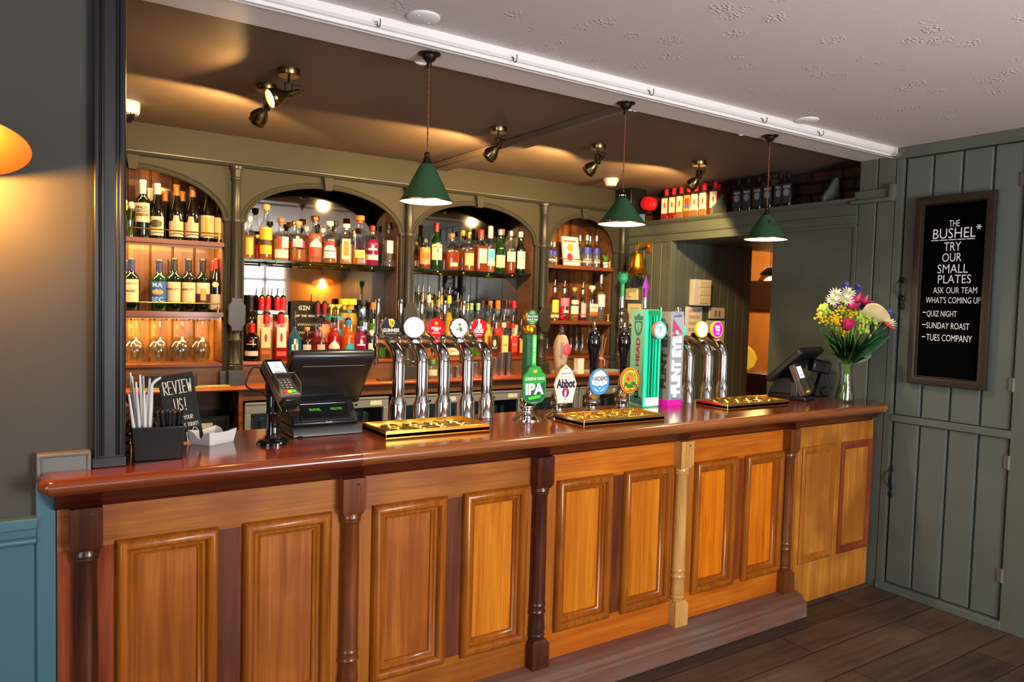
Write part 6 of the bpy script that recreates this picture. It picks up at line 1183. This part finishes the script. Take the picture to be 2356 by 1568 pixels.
# cutting board, menu card, reed diffuser, tray rest
p0, p1 = at(1255, 856, Z=1.077), at(1420, 855, Z=1.077)
t = thing('chopping_board', 'pale board with glass top on the back counter behind the pumps', 'board', (p0.x, 2.1, 1.0765)); B(0, 0, 0, p1.x-p0.x, .1, .014).build('board', 'd8b48a', t, bevel=.003); B(0, -.006, .014, p1.x-p0.x+.01, .1, .02).build('glass_top', 'a8c8d0', t)
a, b_ = at(1335, 879, Y=2.05), at(1357, 839, Y=2.05); tag(MB().prism([(0, 0), (.06, 0), (.06, .002), (.002, .002), (.002, .05), (0, .05)], 0, .12, 'XY').build('menu_card', 'card white', loc=(a.x, 2.085, 1.0765)), 'folded white card standing beside black pump handle on back counter', 'card')
p = at(1377, 845, Y=2.2); t = thing('reed_diffuser', 'dried reeds tied with ribbon in a small jar on back counter', 'vase', (p.x, 2.17, 1.0965)); MB().lathe([(.022, 0), (.026, .05), (.014, .07), (.014, .085), (0, .085)], (0, 0, 0), 16).build('jar', 'amber glass' if 0 else paint('6a4a34', .2), t)
mb = MB()
for k in range(7): a_ = k*.9; mb.tube([(0, 0, .05), (.02*cos(a_), .015*sin(a_), .14), (.045*cos(a_), .03*sin(a_), .26+.015*(k % 3))], .0016, 5)
mb.build('reeds', 'b08a6a', t); mb = MB(); mb.tube([(.015*cos(x), .015*sin(x), .09) for x in [i*.5 for i in range(14)]], .006, 6, flat=1.6); mb.tube([(.015, -.015, .09), (.022, -.02, .06), (.02, -.02, .03)], .004, 6); mb.build('ribbon', 'd89ac0', t)
p = at(843, 866, Z=1.078); tag(MB().tube([(-.05, -.02, .004), (.03, -.02, .004), (.05, 0, .004), (.05, .03, .004), (-.05, .03, .004), (-.05, -.02, .004)], .004, 6).build('wire_rest', 'iron', loc=(p.x+.03, 2.11, 1.077)), 'small black wire rest on back counter behind the till', 'rest')
p = at(1147, 952, Z=1.1); mb = MB(); mb.tube([(.036*cos(x), 0, .03+.036*sin(x)) for x in [pi*i/12 for i in range(13)]], .005, 8); mb.tube([(.036, 0, .03), (.036, 0, -.02)], .005, 8); mb.box(-.04, -.02, -.03, .04, .02, -.02)
tag(mb.build('pipe_hook', 'steel', loc=(p.x+.02, .50, 1.0)), 'curved steel pipe behind the counter between taps and green pump', 'pipe')
# ================================================================== ON THE COUNTER, BY THE BLACK POST
ZC_ = 1.0955
t = thing('straw_box', 'black plastic caddy holding straws at the counter end', 'caddy', (.34, .12, ZC_), R(-4)); mb = MB()
o_, i_, hb, ht = [(-.066, -.085), (.066, -.085), (.066, .085), (-.066, .085)], .004, .0, .104
def ring(s, z, ins=0.): return [((abs(x)*s-ins)*(1 if x > 0 else -1), (abs(y)*s-ins)*(1 if y > 0 else -1), z) for x, y in o_]
vs = ring(1, 0)+ring(1.12, ht)+ring(1.12, ht, .005)+ring(1, .006, .005)
mb.add(vs, [(0, 1, 2, 3)]+[(k+i, k+(i+1) % 4, k+4+(i+1) % 4, k+4+i) for k in (0, 4, 8) for i in range(4)]+[(12, 13, 14, 15)]); mb.build('box', 'black plastic', t, bevel=.004)
mb = MB(); mb.box(-.002, -.085, .006, .002, .085, .098); mb.build('divider', 'black plastic', t)
random.seed(5)
place = ['front', 'second', 'third', 'fourth', 'fifth', 'sixth', 'seventh', 'eighth', 'ninth', 'tenth', 'eleventh', 'twelfth']
sp = [(-.056, -.07, -.045, 0, .205), (-.050, -.055, -.04, .02, .255), (-.045, -.06, -.03, 0, .24), (-.05, -.02, -.045, .03, .262), (-.038, -.04, -.02, .02, .258), (-.034, -.065, -.01, 0, .215), (-.03, -.01, -.015, .03, .25), (-.032, -.05, .004, 0, .20), (-.028, -.03, .012, .02, .245), (-.026, .0, .012, .03, .235), (-.026, -.06, .014, .0, .25), (-.020, -.02, .012, .02, .225)]
def place_label(i): return 'paper-wrapped straw in the black caddy, %s counting from the black post' % (['first', 'second', 'third', 'fourth', 'fifth', 'sixth', 'seventh', 'eighth', 'ninth', 'tenth', 'eleventh', 'twelfth'][i])
for i, (x, y, lx, ly, L_) in enumerate(sp):
    b0 = V((x, y, .008)); b1 = V((x+lx*.55, y+ly, L_)); mid = (b0+b1)/2
    mb = MB(); pts = [b0, mid, b1] if i != 10 else [b0, mid, b1-V((0, 0, .02)), b1+V((.012, 0, -.006)), b1+V((.026, 0, .002))]
    mb.tube(pts, [.0064]*(len(pts)-1)+[.0044], 8, flat=.8); o = mb.build('wrapped_straw', 'paper', loc=t.location); o.rotation_euler = t.rotation_euler
    tag(o, place_label(i), 'straw', 'paper-wrapped straws in the caddy')
n = 0; base = MB().tube([(0, 0, 0), (0, 0, .14)], .0034, 8).lathe([(0, .1402), (.0026, .1402), (.0034, .1396)], (0, 0, 0), 8, mi=1).build('black_straw', ['black plastic', 'c8a890']); bo = None
for k in range(26):
    a = k*2.4; rr = .0055*math.sqrt(k+.5); o = base if k == 0 else base.copy()
    if k: COL.objects.link(o)
    T = Matrix.Translation(t.location) @ Matrix.Rotation(R(-4), 4, 'Z') @ Matrix.Translation((.036+rr*cos(a)*.75, -.045+rr*sin(a)*1.0, .007)) @ Matrix.Rotation(rr*cos(a)*5, 4, 'Y') @ Matrix.Rotation(-rr*sin(a)*4, 4, 'X')
    o.matrix_world = T; tag(o, 'short black straw in the bundle in the black caddy', 'straw', 'short black straws in the caddy')
# review card
def sign_board(): pass
pT = [at(371.8, 877, Y=.29), at(448, 868, Y=.29), at(472, 985, Y=.30)]
t = thing('review_card', 'black hand-lettered review card leaning behind the straw caddy', 'sign', (.456, .285, ZC_+.006), (R(-10), R(-8), 0)); h = .235; w = .112
bd = B(-w/2, 0, 0, w/2, .004, h).build('card', 'chalkboard', t, bevel=.001); mb = MB()
chalk(mb, 'REVIEW', -.044, .168, .044, .088, .0026, -.0006, .0); chalk(mb, 'US!', -.018, .108, .042, .04, .0026, -.0006); chalk(mb, 'YOUR', .004, .075, .014, .03, .0015, -.0006); chalk(mb, 'E', .002, .05, .012, .005, .0015, -.0006); chalk(mb, 'TODAY!', .012, .05, .013, .036, .0015, -.0006)
chalk(mb, 'REVIEW', -.0428, .168, .044, .088, .0012, -.0006, .0)
mb.build('chalk_lettering', M['chalk bright'], bd, flat=True)
MB().tube([(.02, -.004, .03), (.03, -.004, .045), (.038, -.004, .04), (.04, -.004, .03)], .0012, 6).build('drawn_arrow', M['chalk bright'], bd)
B(.002, -.006, .0, .034, -.0045, .032).text('good food', (.018, -.0062, .016), .006, w=.026, mi=1).build('card_slip', ['card white', '3a3a3a'], t)
# white ceramic sachet dish
t = thing('sachet_dish', 'white ceramic sachet dish beside the straw caddy', 'dish', (.535, .262, ZC_), R(33)); mb = MB(); a, b_, c, d_ = -.062, .062, -.048, .048
ou = [(-.054, -.042), (.054, -.042), (.054, .042), (-.054, .042)]; ri = [(-.062, -.05), (.062, -.05), (.062, .05), (-.062, .05)]
def wallp(p0, p1, q0, q1, notch=None):
    # one side of the dish, with a scooped rim when notch
    N = 12; bot = [V((*p0, 0)).lerp(V((*p1, 0)), i/N) for i in range(N+1)]; top = []
    for i in range(N+1):
        f = i/N; z = .042-(notch*math.exp(-((f-.5)/.17)**2) if notch else 0)+(.006*abs(2*f-1)**2); k = z/.048; p_ = V((*p0, 0)).lerp(V((*p1, 0)), f); q = V((*q0, 0)).lerp(V((*q1, 0)), f); top.append(p_.lerp(q, k)+V((0, 0, z)))
    inn = [V((v.x*.93, v.y*.92, v.z-.0005)) for v in top]; ib = [V((v.x*.92, v.y*.9, .006)) for v in bot]; n_ = N+1
    mb.add(bot+top+inn+ib, [(r_*n_+i, r_*n_+i+1, (r_+1)*n_+i+1, (r_+1)*n_+i) for r_ in range(3) for i in range(N)], 0, True)
for i in range(4): wallp(ou[i], ou[(i+1) % 4], ri[i], ri[(i+1) % 4], .024 if i in (1, 3) else None)
mb.box(-.053, -.041, 0, .053, .041, .006); mb.build('dish', 'ceramic', t, angle=60)
# dark crate and napkins behind the post
t = thing('crate_stack', 'dark ridged crate standing behind the black post', 'crate', (.255, .21, ZC_)); mb = MB()
for k in range(5): mb.box(-.02, 0, .03*k, .022, .14, .03*k+.026)
mb.build('slats', 'shelf wood', t, bevel=.003)
for k, (y, z, lb) in enumerate(((.33, .0, 'stack of cream napkins behind the wrapped straws'),)):
    mb = MB()
    for j in range(9): mb.box(-.035+.002*(j % 3), 0, .009*j, .075, .08, .009*j+.007)
    tag(mb.build('napkin_stack', 'card cream', loc=(.33, .30, ZC_)), lb, 'napkins')
# ------------------------------------------------------------------ the till (seen from behind)
t = thing('till', 'black touchscreen till on the counter, seen from the back', 'till', (.937, .225, ZC_)); w = .134
mb = MB(); mb.prism([(0, 0), (0, .008), (.012, .03), (.025, .034), (.23, .034), (.23, 0)], -w, w, 'YZ'); mb.build('base_plate', 'dark grey plastic', t, bevel=.003)
mb = MB(); mb.prism([(.028, .034), (.022, .045), (.026, .052), (.085, .12), (.1, .126), (.2, .126), (.22, .034)], -w+.006, w-.012, 'YZ'); body = mb.build('body', 'black plastic', t, bevel=.004)
T = Matrix.Translation((0, .0545, .0865)) @ Matrix.Rotation(R(49)-pi/2, 4, 'X'); mb = MB(); mb.T = T; mb.box(-.085, -.0035, -.036, .085, .002, .032); mb.frame(-.095, -.042, .095, .038, [(0, -.002), (0, .003), (.008, .004), (.012, .001)], 0); dp = mb.build('customer_display', 'black gloss', body)
mb = MB(); mb.T = T
for s_, x in (('BUSHEL.', -.035), ('WELCOME', .045)): mb.text(s_, (x, -.0045, .004), .011, w=.045)
mb.build('display_text', 'display green', dp, flat=True); mb = MB(); mb.T = T; mb.text('Zonal', (.005, -.003, -.052), .008, w=.024, off=.02); mb.build('maker_badge', 'd8dce4', body, flat=True)
mb = MB(); mb.tube([(-.07, .11, .132), (.07, .11, .132)], .016, 12); mb.box(-.06, .1, .12, .06, .13, .15); mb.build('hinge', 'dark grey plastic', t)
tilt = R(41); T = Matrix.Translation((.0, .145, .117)) @ Matrix.Rotation(tilt, 4, 'X')
mb = MB(); mb.T = T; pr = [(-.02, 0), (-.035, .012), (-.035, .255), (-.024, .272), (-.006, .276), (.012, .262), (.012, .006), (0, 0)]
mb.prism(pr, -.155, .158, 'YZ'); sc_ = mb.build('screen_housing', 'black plastic', t, bevel=.008, seg=3)
mb = MB(); mb.T = T; mb.box(-.11, -.0358, .222, .125, -.0348, .2245); mb.build('slot', '8a8a8a', sc_); mb = MB(); mb.T = T; mb.text('Zonal', (.05, -.0356, .185), .022, w=.07); mb.build('embossed_name', '1e1e20', sc_, flat=True)
mb = MB(); mb.T = T; mb.box(-.145, .0118, .015, .148, .0132, .25); mb.build('screen', 'screen lit', sc_)
# ------------------------------------------------------------------ card terminal on a pole
def pdq(mb_T, par, scale=1.):
    s = scale
    mb = MB(); mb.T = mb_T; mb.prism([(-.04*s, -.085*s), (.04*s, -.085*s), (.042*s, -.06*s), (.038*s, .0), (.037*s, .085*s), (.032*s, .095*s), (-.032*s, .095*s), (-.037*s, .085*s), (-.038*s, .0), (-.042*s, -.06*s)], 0, .036*s, 'XZ'); b = mb.build('terminal', plain('terminal brown', '5a4a40', .35) if 'terminal brown' not in M else 'terminal brown', par, bevel=.006*s, seg=3)
    mb = MB(); mb.T = mb_T; mb.box(-.031*s, -.001, .005*s, .031*s, .0, .09*s); mb.build('bezel', 'black gloss', b)
    mb = MB(); mb.T = mb_T; mb.box(-.026*s, -.0018, .01*s, .026*s, -.001, .078*s); sc = mb.build('screen', 'screen lit', b)
    mb = MB(); mb.T = mb_T
    for z, w_ in ((.066, .016), (.056, .01), (.048, .02), (.028, .04), (.022, .034)): mb.box(-w_/2*s, -.0022, z*s, w_/2*s, -.0018, (z+.003)*s)
    mb.build('screen_print', '6a7a8a', sc)
    mb = MB(); mb.T = mb_T
    for i in range(3):
        for j in range(4): mb.box((-.022+.015*i)*s, -.003, (-.018-.012*j)*s, (-.011+.015*i)*s, .0, (-.010-.012*j)*s)
    mb.build('keypad', 'dark grey plastic', b); mb = MB(); mb.T = mb_T
    for i in range(3):
        for j in range(4): mb.text('123456789*0#'[j*3+i], ((-.0165+.015*i)*s, -.0034, (-.014-.012*j)*s), .005*s)
    mb.build('key_digits', 'e8e4dc', b, flat=True)
    for i, c in enumerate(('key red', 'key yellow', 'key green')): mb = MB(); mb.T = mb_T; mb.box((-.024+.017*i)*s, -.0035, -.072*s, (-.010+.017*i)*s, .0, -.062*s); mb.build('coloured_key', c, b, bevel=.0008)
    mb = MB(); mb.T = mb_T
    for q in (-1, 1): mb.add([(q*.041*s, .0, -.078*s), (q*.041*s, .0, .004*s), (q*.041*s, -.022*s, -.004*s), (q*.041*s, -.026*s, -.05*s), (q*.037*s, .0, -.078*s), (q*.037*s, .0, .004*s), (q*.037*s, -.022*s, -.004*s), (q*.037*s, -.026*s, -.05*s)], [(0, 1, 2, 3), (4, 5, 6, 7), (0, 1, 5, 4), (1, 2, 6, 5), (2, 3, 7, 6), (3, 0, 4, 7)])
    mb.box(-.041*s, -.022*s, .0, .041*s, -.001*s, .004*s); mb.build('privacy_hood', 'dark grey plastic', b)
t = thing('card_terminal', 'card payment terminal tilted on a black pole beside the till', 'card terminal', (.715, .165, ZC_))
MB().lathe([(.056, 0), (.056, .008), (.05, .014), (.03, .02), (.024, .03), (.023, .1), (.0245, .102), (.0245, .112), (.023, .114), (.023, .17), (.0, .17)], (0, 0, 0), 32).build('pole', 'black gloss', t)
MB().box(-.018, -.02, .165, .018, .02, .2).lathe([(.02, -.024), (.02, .024), (0, .024)], (0, 0, .195), 16, 'X').build('tilt_joint', 'black plastic', t)
MB().lathe([(0, -.027), (.008, -.026), (.009, -.022)], (0, 0, .195), 14, 'X').build('bolt', 'bronze', t)
TT = Matrix.Translation((.018, -.04, .232)) @ Matrix.Rotation(R(12), 4, 'Z') @ Matrix.Rotation(R(-50), 4, 'X')
mb = MB(); mb.T = TT; mb.box(-.032, .042, -.115, .032, .056, .095); mb.box(-.03, .0, -.105, .03, .05, -.094); mb.build('cradle', 'black plastic', t, bevel=.006)
pdq(TT, t); mb = MB(); mb.T = TT; mb.lathe([(.0, .028), (.026, .028), (.03, .034), (.03, .042), (0, .044)], (.0, 0, -.105), 24, 'Y', n=4); mb.build('contactless_reader', 'black gloss', t)
q = TT @ V((-.03, .04, .09)); MB().tube(crv([q, q+V((-.03, .0, .0)), q+V((-.05, 0, -.06)), V((-.04, 0, .18)), V((-.018, 0, .155))]), .0028, 8).tube(crv([V((.01, .03, .1)), V((.05, .06, .04)), V((.09, .07, .006)), V((.12, .05, .004))]), .0028, 8).build('cable', 'black rubber', t)
# ------------------------------------------------------------------ second till, terminal and stand by the door wall
t = thing('till', 'black touchscreen till at the door end of the counter', 'till', (3.865, .40, ZC_), R(16)); mb = MB(); mb.prism([(-.12, 0), (-.11, .02), (.06, .02), (.06, 0)], -.13, .13, 'YZ'); mb.build('base_plate', 'black plastic', t, bevel=.003)
mb = MB(); mb.prism([(-.13, .02), (.07, .02), (.03, .11), (-.05, .12)], -.1, .1, 'YZ'); mb.build('body', 'dark grey plastic', t, bevel=.006)
mb = MB(); mb.tube([(-.09, -.1, .03), (-.08, -.02, .125)], .008, 8); mb.build('strut', 'bronze', t); MB().tube([(.09, -.1, .03), (.08, -.02, .125)], .008, 8).build('strut', 'bronze', t)
T = Matrix.Translation((0, .05, .10)) @ Matrix.Rotation(R(46), 4, 'X'); mb = MB(); mb.T = T; mb.prism([(-.19, 0), (.19, 0), (.19, .26), (.17, .28), (-.17, .28), (-.19, .26)], -.02, .016, 'XZ'); sc_ = mb.build('screen_housing', 'black plastic', t, bevel=.008, seg=3)
mb = MB(); mb.T = T; mb.box(-.155, .0158, .015, .155, .0172, .255); mb.build('screen', 'black gloss', sc_)
p = at(1836, 915, Z=ZC_); t = thing('card_terminal', 'card payment terminal upright in a dock before the second till', 'card terminal', (3.745, .20, ZC_), R(8))
B(-.06, -.05, 0, .06, .06, .022).build('dock', 'black plastic', t, bevel=.005); B(-.05, .01, .02, .03, .05, .10).build('support', 'dark grey plastic', t, bevel=.004); pdq(Matrix.Translation((.0, .0, .118)) @ Matrix.Rotation(R(-22), 4, 'X') @ Matrix.Rotation(R(-4), 4, 'Y'), t, 1.05)
t = thing('scanner_stand', 'black handheld scanner stand with coiled cable behind the flower vase', 'scanner', (4.06, .30, ZC_), R(-20))
mb = MB(); mb.prism([(-.05, 0), (.05, 0), (.02, .13), (.03, .17), (-.01, .17), (-.01, .12)], -.02, .02, 'XZ'); mb.build('stand', 'black plastic', t, bevel=.004)
mb = MB(); mb.T = Matrix.Translation((-.01, -.01, .19)) @ Matrix.Rotation(R(10), 4, 'Y'); mb.box(-.07, -.03, -.05, .06, .03, .03); mb.build('scanner_head', 'black plastic', t, bevel=.012); MB().tube([(-.04, -.022, .165), (.03, -.022, .16)], .004, 6).build('trim', 'chrome', t)
MB().tube([(.02, -.02, .15)]+[(.03+.04*cos(x), -.03, .03+.025*sin(x)) for x in [i*.4 for i in range(17)]], .003, 6).build('cable', 'black rubber', t)
# ================================================================== FLOWERS
random.seed(11)
VX, VY = 3.935, .055; p = at(1945, 920, Z=ZC_)
t = thing('flower_vase', 'clear glass carafe vase of water holding mixed flowers on counter', 'vase', (VX, VY, ZC_))
MB().lathe([(.046, 0), (.05, .004), (.052, .015), (.047, .06), (.037, .11), (.033, .15), (.034, .19), (.041, .222), (.040, .222), (.033, .19), (.032, .15), (.036, .11), (.046, .06), (.049, .015), (0, .012)], (0, 0, 0), 32).build('glass', 'clear glass', t)
MB().lathe([(0, .0125), (.048, .0135), (.0455, .06), (.040, .085), (0, .085)], (0, 0, 0), 32).build('water', 'water', t)
V0 = V((VX, VY, ZC_))
def head_at(px, py, dy): return at(px, py, Y=VY+dy)-V0
def stem(q, r_=.0028):
    n_ = V((q.x, q.y, 0)); n_ = n_.normalized() if n_.length else V((1, 0, 0))
    a0 = -n_*.028; neck = n_*.02
    return [V((a0.x, a0.y, .02)), V((neck.x*.3, neck.y*.3, .12)), V((neck.x, neck.y, .215)), V((neck.x, neck.y, .215)).lerp(q, .5)+V((0, 0, .012)), q]
def petals(mb, q, n_, R_, w, up, tilt, d):
    d = V(d).normalized(); a = d.orthogonal().normalized(); b_ = d.cross(a)
    for k in range(n_):
        t_ = 2*pi*k/n_+random.uniform(-.1, .1); e = a*cos(t_)+b_*sin(t_); s_ = d.cross(e); tip = q+e*R_+d*up*random.uniform(.7, 1.3)
        mb.add([q, q+e*R_*.5+s_*w+d*up*.35, tip, q+e*R_*.5-s_*w+d*up*.35, q+e*R_*.5+d*(up*.35-w*.3)], [(0, 1, 4), (1, 2, 4), (2, 3, 4), (3, 0, 4)])
def flower(kind, px, py, dy, label, group='flowers in the vase'):
    q = head_at(px, py, dy); 
    if (V0+q).x > XR-.035: q.x = XR-.035-VX
    root = thing('flower' if kind not in NM else NM[kind], label, 'flower', V0, 0, group); MB().tube(stem(q), .0026, 6).build('stem', 'stem green', root); mb = MB(); d = V((-.35+q.x, -.75, .65))
    if kind == 'mum':
        for k, (R_, u_) in enumerate(((.046, .012), (.038, .022), (.027, .03), (.014, .034))): petals(mb, q, 13-2*k, R_, .005, u_, 0, d)
        h = mb.build('petals', 'petal white', root, angle=180); MB().ball(q+d.normalized()*.012, .009, (1, 1, 1), 8).build('centre', 'petal lime', h)
    elif kind == 'tulip':
        d.normalize(); d = (d+V((0, 0, 1.2))).normalized(); a_ = d.orthogonal().normalized(); b2 = d.cross(a_); q0 = q-d*.03
        for k in range(7):
            c_ = k*2*pi/7+(.2 if k % 2 else 0); rs = 1.0 if k % 2 else .86; vs = []
            for j in range(7):
                v = j/6; hw = .58*(1-v**5)**.5*(.55+.45*sin(pi*min(1, v+.25))); rr = rs*(.004+.030*sin(pi*(.06+.56*v)))
                for i in range(5): t2 = c_+hw*(i-2)/2*1.25; vs.append(q0+(a_*cos(t2)+b2*sin(t2))*rr+d*(v*.074-(abs(i-2)*.003*v)))
            mb.add(vs, [(5*j+i, 5*j+i+1, 5*j+i+6, 5*j+i+5) for j in range(6) for i in range(4)], 0, True)
        h = mb.build('petals', 'petal pink', root, angle=180); so = h.modifiers.new('thick', 'SOLIDIFY'); so.thickness = .001
    elif kind == 'lily':
        petals(mb, q, 6, .044, .013, .036, 0, d); mb.build('petals', 'petal pink', root)
    elif kind == 'yellow':
        for k in range(34): v = V((random.gauss(0, .018), random.gauss(0, .014), random.gauss(0, .018))); mb.ball(q+v, random.uniform(.005, .0085), (1, 1, .8), 6)
        mb.build('florets', 'petal yellow', root); mb = MB()
        for k in range(6): v = V((random.gauss(0, .014), random.gauss(0, .01), random.gauss(0, .014))); mb.tube([q-V((0, 0, .03)), q+v], .0012, 5)
        mb.build('sprigs', 'stem green', root)
    elif kind == 'lime':
        for k in range(12): v = V((random.gauss(0, .016), random.gauss(0, .012), random.gauss(0, .02))); mb.ball(q+v, random.uniform(.008, .012), (.8, .8, 1.4), 8)
        mb.build('buds', 'petal lime', root)
    elif kind == 'blue':
        for k in range(3): petals(mb, q+V((0, 0, .006*k)), 9, .026-.005*k, .006, .012+.006*k, 0, d)
        mb.build('petals', 'petal blue', root, angle=180)
    elif kind == 'anthurium':
        a = V((.75, -.45, -.35)).normalized(); s_ = V((.1, .55, .75)).cross(a).normalized(); n_ = a.cross(s_).normalized(); vs, fs = [], []
        N = 20; prof = [(0, 0), (-.03, .038), (-.018, .068), (.026, .082), (.07, .073), (.118, .048), (.15, .018), (.168, 0)]
        for u_, w_ in prof:
            for k in (-1, -.5, 0, .5, 1): vs.append(q+a*(u_-.06)+s_*w_*k+n_*(.016*abs(k)+.006*sin(u_*60)))
        fs = [(i*5+j, i*5+j+1, i*5+j+6, i*5+j+5) for i in range(len(prof)-1) for j in range(4)]; mb.add(vs, fs, 0, True); h = mb.build('spathe', 'petal cream', root, angle=180); sb = h.modifiers.new('smooth', 'SUBSURF'); sb.levels = sb.render_levels = 2; so = h.modifiers.new('thick', 'SOLIDIFY'); so.thickness = .0015
        MB().tube([q+a*.07-n_*.012, q+a*.10-n_*.02, q+a*.128-n_*.018], [.009, .008, .004], 8).build('spadix', 'petal red', h)
    return root
NM = {'mum': 'chrysanthemum', 'tulip': 'tulip', 'lily': 'lily', 'yellow': 'goldenrod', 'lime': 'green_bud_spray', 'blue': 'blue_flower', 'anthurium': 'anthurium'}
flower('mum', 1922, 678, 0, 'white chrysanthemum at the top of the bouquet, paired with a bigger one'); flower('mum', 1950, 675, -.02, 'largest white chrysanthemum at the top of the bouquet')
flower('mum', 1915, 692, -.03, 'small pale bud flower under the top white chrysanthemums'); flower('mum', 1946, 690, -.05, 'white chrysanthemum just below the largest one'); flower('mum', 2019, 716, -.09, 'white chrysanthemum behind the cream spathe flower'); flower('mum', 2045, 745, -.13, 'white chrysanthemum low beside the door frame')
flower('tulip', 1950, 748, -.07, 'open dark pink tulip at the middle of the bouquet'); flower('lily', 1971, 694, -.02, 'pink lily below the lilac-blue flower'); flower('lily', 1988, 698, -.04, 'pink lily bud beside the upper pink lily'); flower('lily', 1957, 706, -.04, 'small pink bloom above the yellow sprays')
for px, py, lb in ((1889, 730, 'outermost yellow spray hanging over the second till'), (1908, 735, 'yellow spray beside the outermost one'), (1925, 735, 'yellow spray just beside the pink tulip'), (1934, 708, 'yellow spray under the white blooms'), (1958, 722, 'yellow spray above the pink tulip'), (1936, 765, 'lowest small yellow spray under the pink tulip')): flower('yellow', px, py, -.04, lb)
for px, py, lb in ((1893, 705, 'lime green buds sticking out over the second till'), (1902, 712, 'lime green buds behind the yellow sprays'), (1976, 725, 'lime green buds beside the cream spathe'), (1985, 745, 'lime green buds under the cream spathe'), (2002, 740, 'lime blossoms along the cream spathe edge'), (1992, 762, 'pale closed buds below the cream spathe')): flower('lime', px, py, -.06, lb)
flower('blue', 1972, 667, 0, 'lilac-blue flower at the very top of the bouquet'); flower('blue', 1945, 662, .01, 'dark blue flower behind the top chrysanthemums'); flower('blue', 1925, 706, -.02, 'violet flower behind the yellow sprays'); flower('blue', 1984, 710, -.03, 'blue flower beside the pink lily bud'); flower('blue', 2042, 725, -.12, 'blue flower nearest the door')
flower('anthurium', 2012, 728, -.09, 'large cream heart-shaped anthurium with a red tip')
def leaf_geo(mb, p0, p1, w, up):
    p0, p1 = V(p0), V(p1); d = p1-p0; s_ = d.cross(V((.2, -1, .3))).normalized(); n_ = s_.cross(d).normalized(); vs, N = [], 7
    for i in range(N+1):
        f = i/N; ww = w*sin(pi*min(1, f*.96+.02))**.8; c = p0+d*f+V((0, 0, up*sin(pi*f)))
        vs += [c-s_*ww+n_*ww*.3, c, c+s_*ww+n_*ww*.3]
    mb.add(vs, [(3*i+j, 3*i+j+1, 3*i+j+4, 3*i+j+3) for i in range(N) for j in (0, 1)], 0, True)
def foliage(name, label, pts, w, m):
    root = thing(name, label, 'foliage', V0, 0, 'leaves in the vase'); mb = MB(); mbs = MB()
    for px, py, dy in pts:
        q = head_at(px, py, dy)
        if (V0+q).x > XR-.02: q.x = XR-.02-VX
        s_ = stem(q); leaf_geo(mb, s_[2].lerp(q, .25), q, w, .01); mbs.tube(s_[:3]+[s_[2].lerp(q, .3)], .002, 5)
    l_ = mb.build('leaves', m, root, angle=180); mbs.build('stems', 'stem green', root); return root
foliage('broad_leaves', 'broad dark green leaves under the pink tulip and cream spathe', [(1962, 770, -.07), (1985, 785, -.08), (2015, 775, -.1), (2030, 765, -.12), (1990, 810, -.06), (2005, 815, -.08), (1972, 790, -.08), (2040, 755, -.14), (1952, 790, -.06), (1945, 775, -.09), (1980, 768, -.12), (1998, 790, -.13), (2022, 790, -.12), (2048, 770, -.15), (1968, 805, -.1), (1988, 822, -.1), (1935, 785, -.08), (1955, 760, -.1)], .027, 'leaf dark')
foliage('feathery_leaves', 'narrow feathery leaves reaching toward the second till', [(1880, 745, -.02), (1890, 760, -.03), (1900, 772, -.03), (1908, 785, -.03), (1912, 800, -.02), (1915, 813, -.02), (1903, 760, -.05), (1918, 770, -.05), (1925, 790, -.05), (1930, 780, -.06), (1938, 800, -.05), (1922, 755, -.05), (1885, 755, -.06), (1895, 780, -.05), (1905, 795, -.06), (1910, 750, -.08), (1928, 770, -.09), (1935, 795, -.08), (1942, 812, -.08), (1920, 805, -.07), (1948, 785, -.1), (1912, 775, -.08), (1898, 765, -.07), (1930, 745, -.07)], .010, 'leaf green')
random.seed(4); mix = []
for k in range(40):
    f = random.random(); g = random.random(); mix.append((1905+f*125, 765+g*70-abs(f-.5)*40, random.uniform(-.12, .02)))
foliage('mixed_leaves', 'dense mid-green leaves filling the bouquet just above the vase neck', mix, .013, 'leaf green')
bpy.context.view_layer.update()
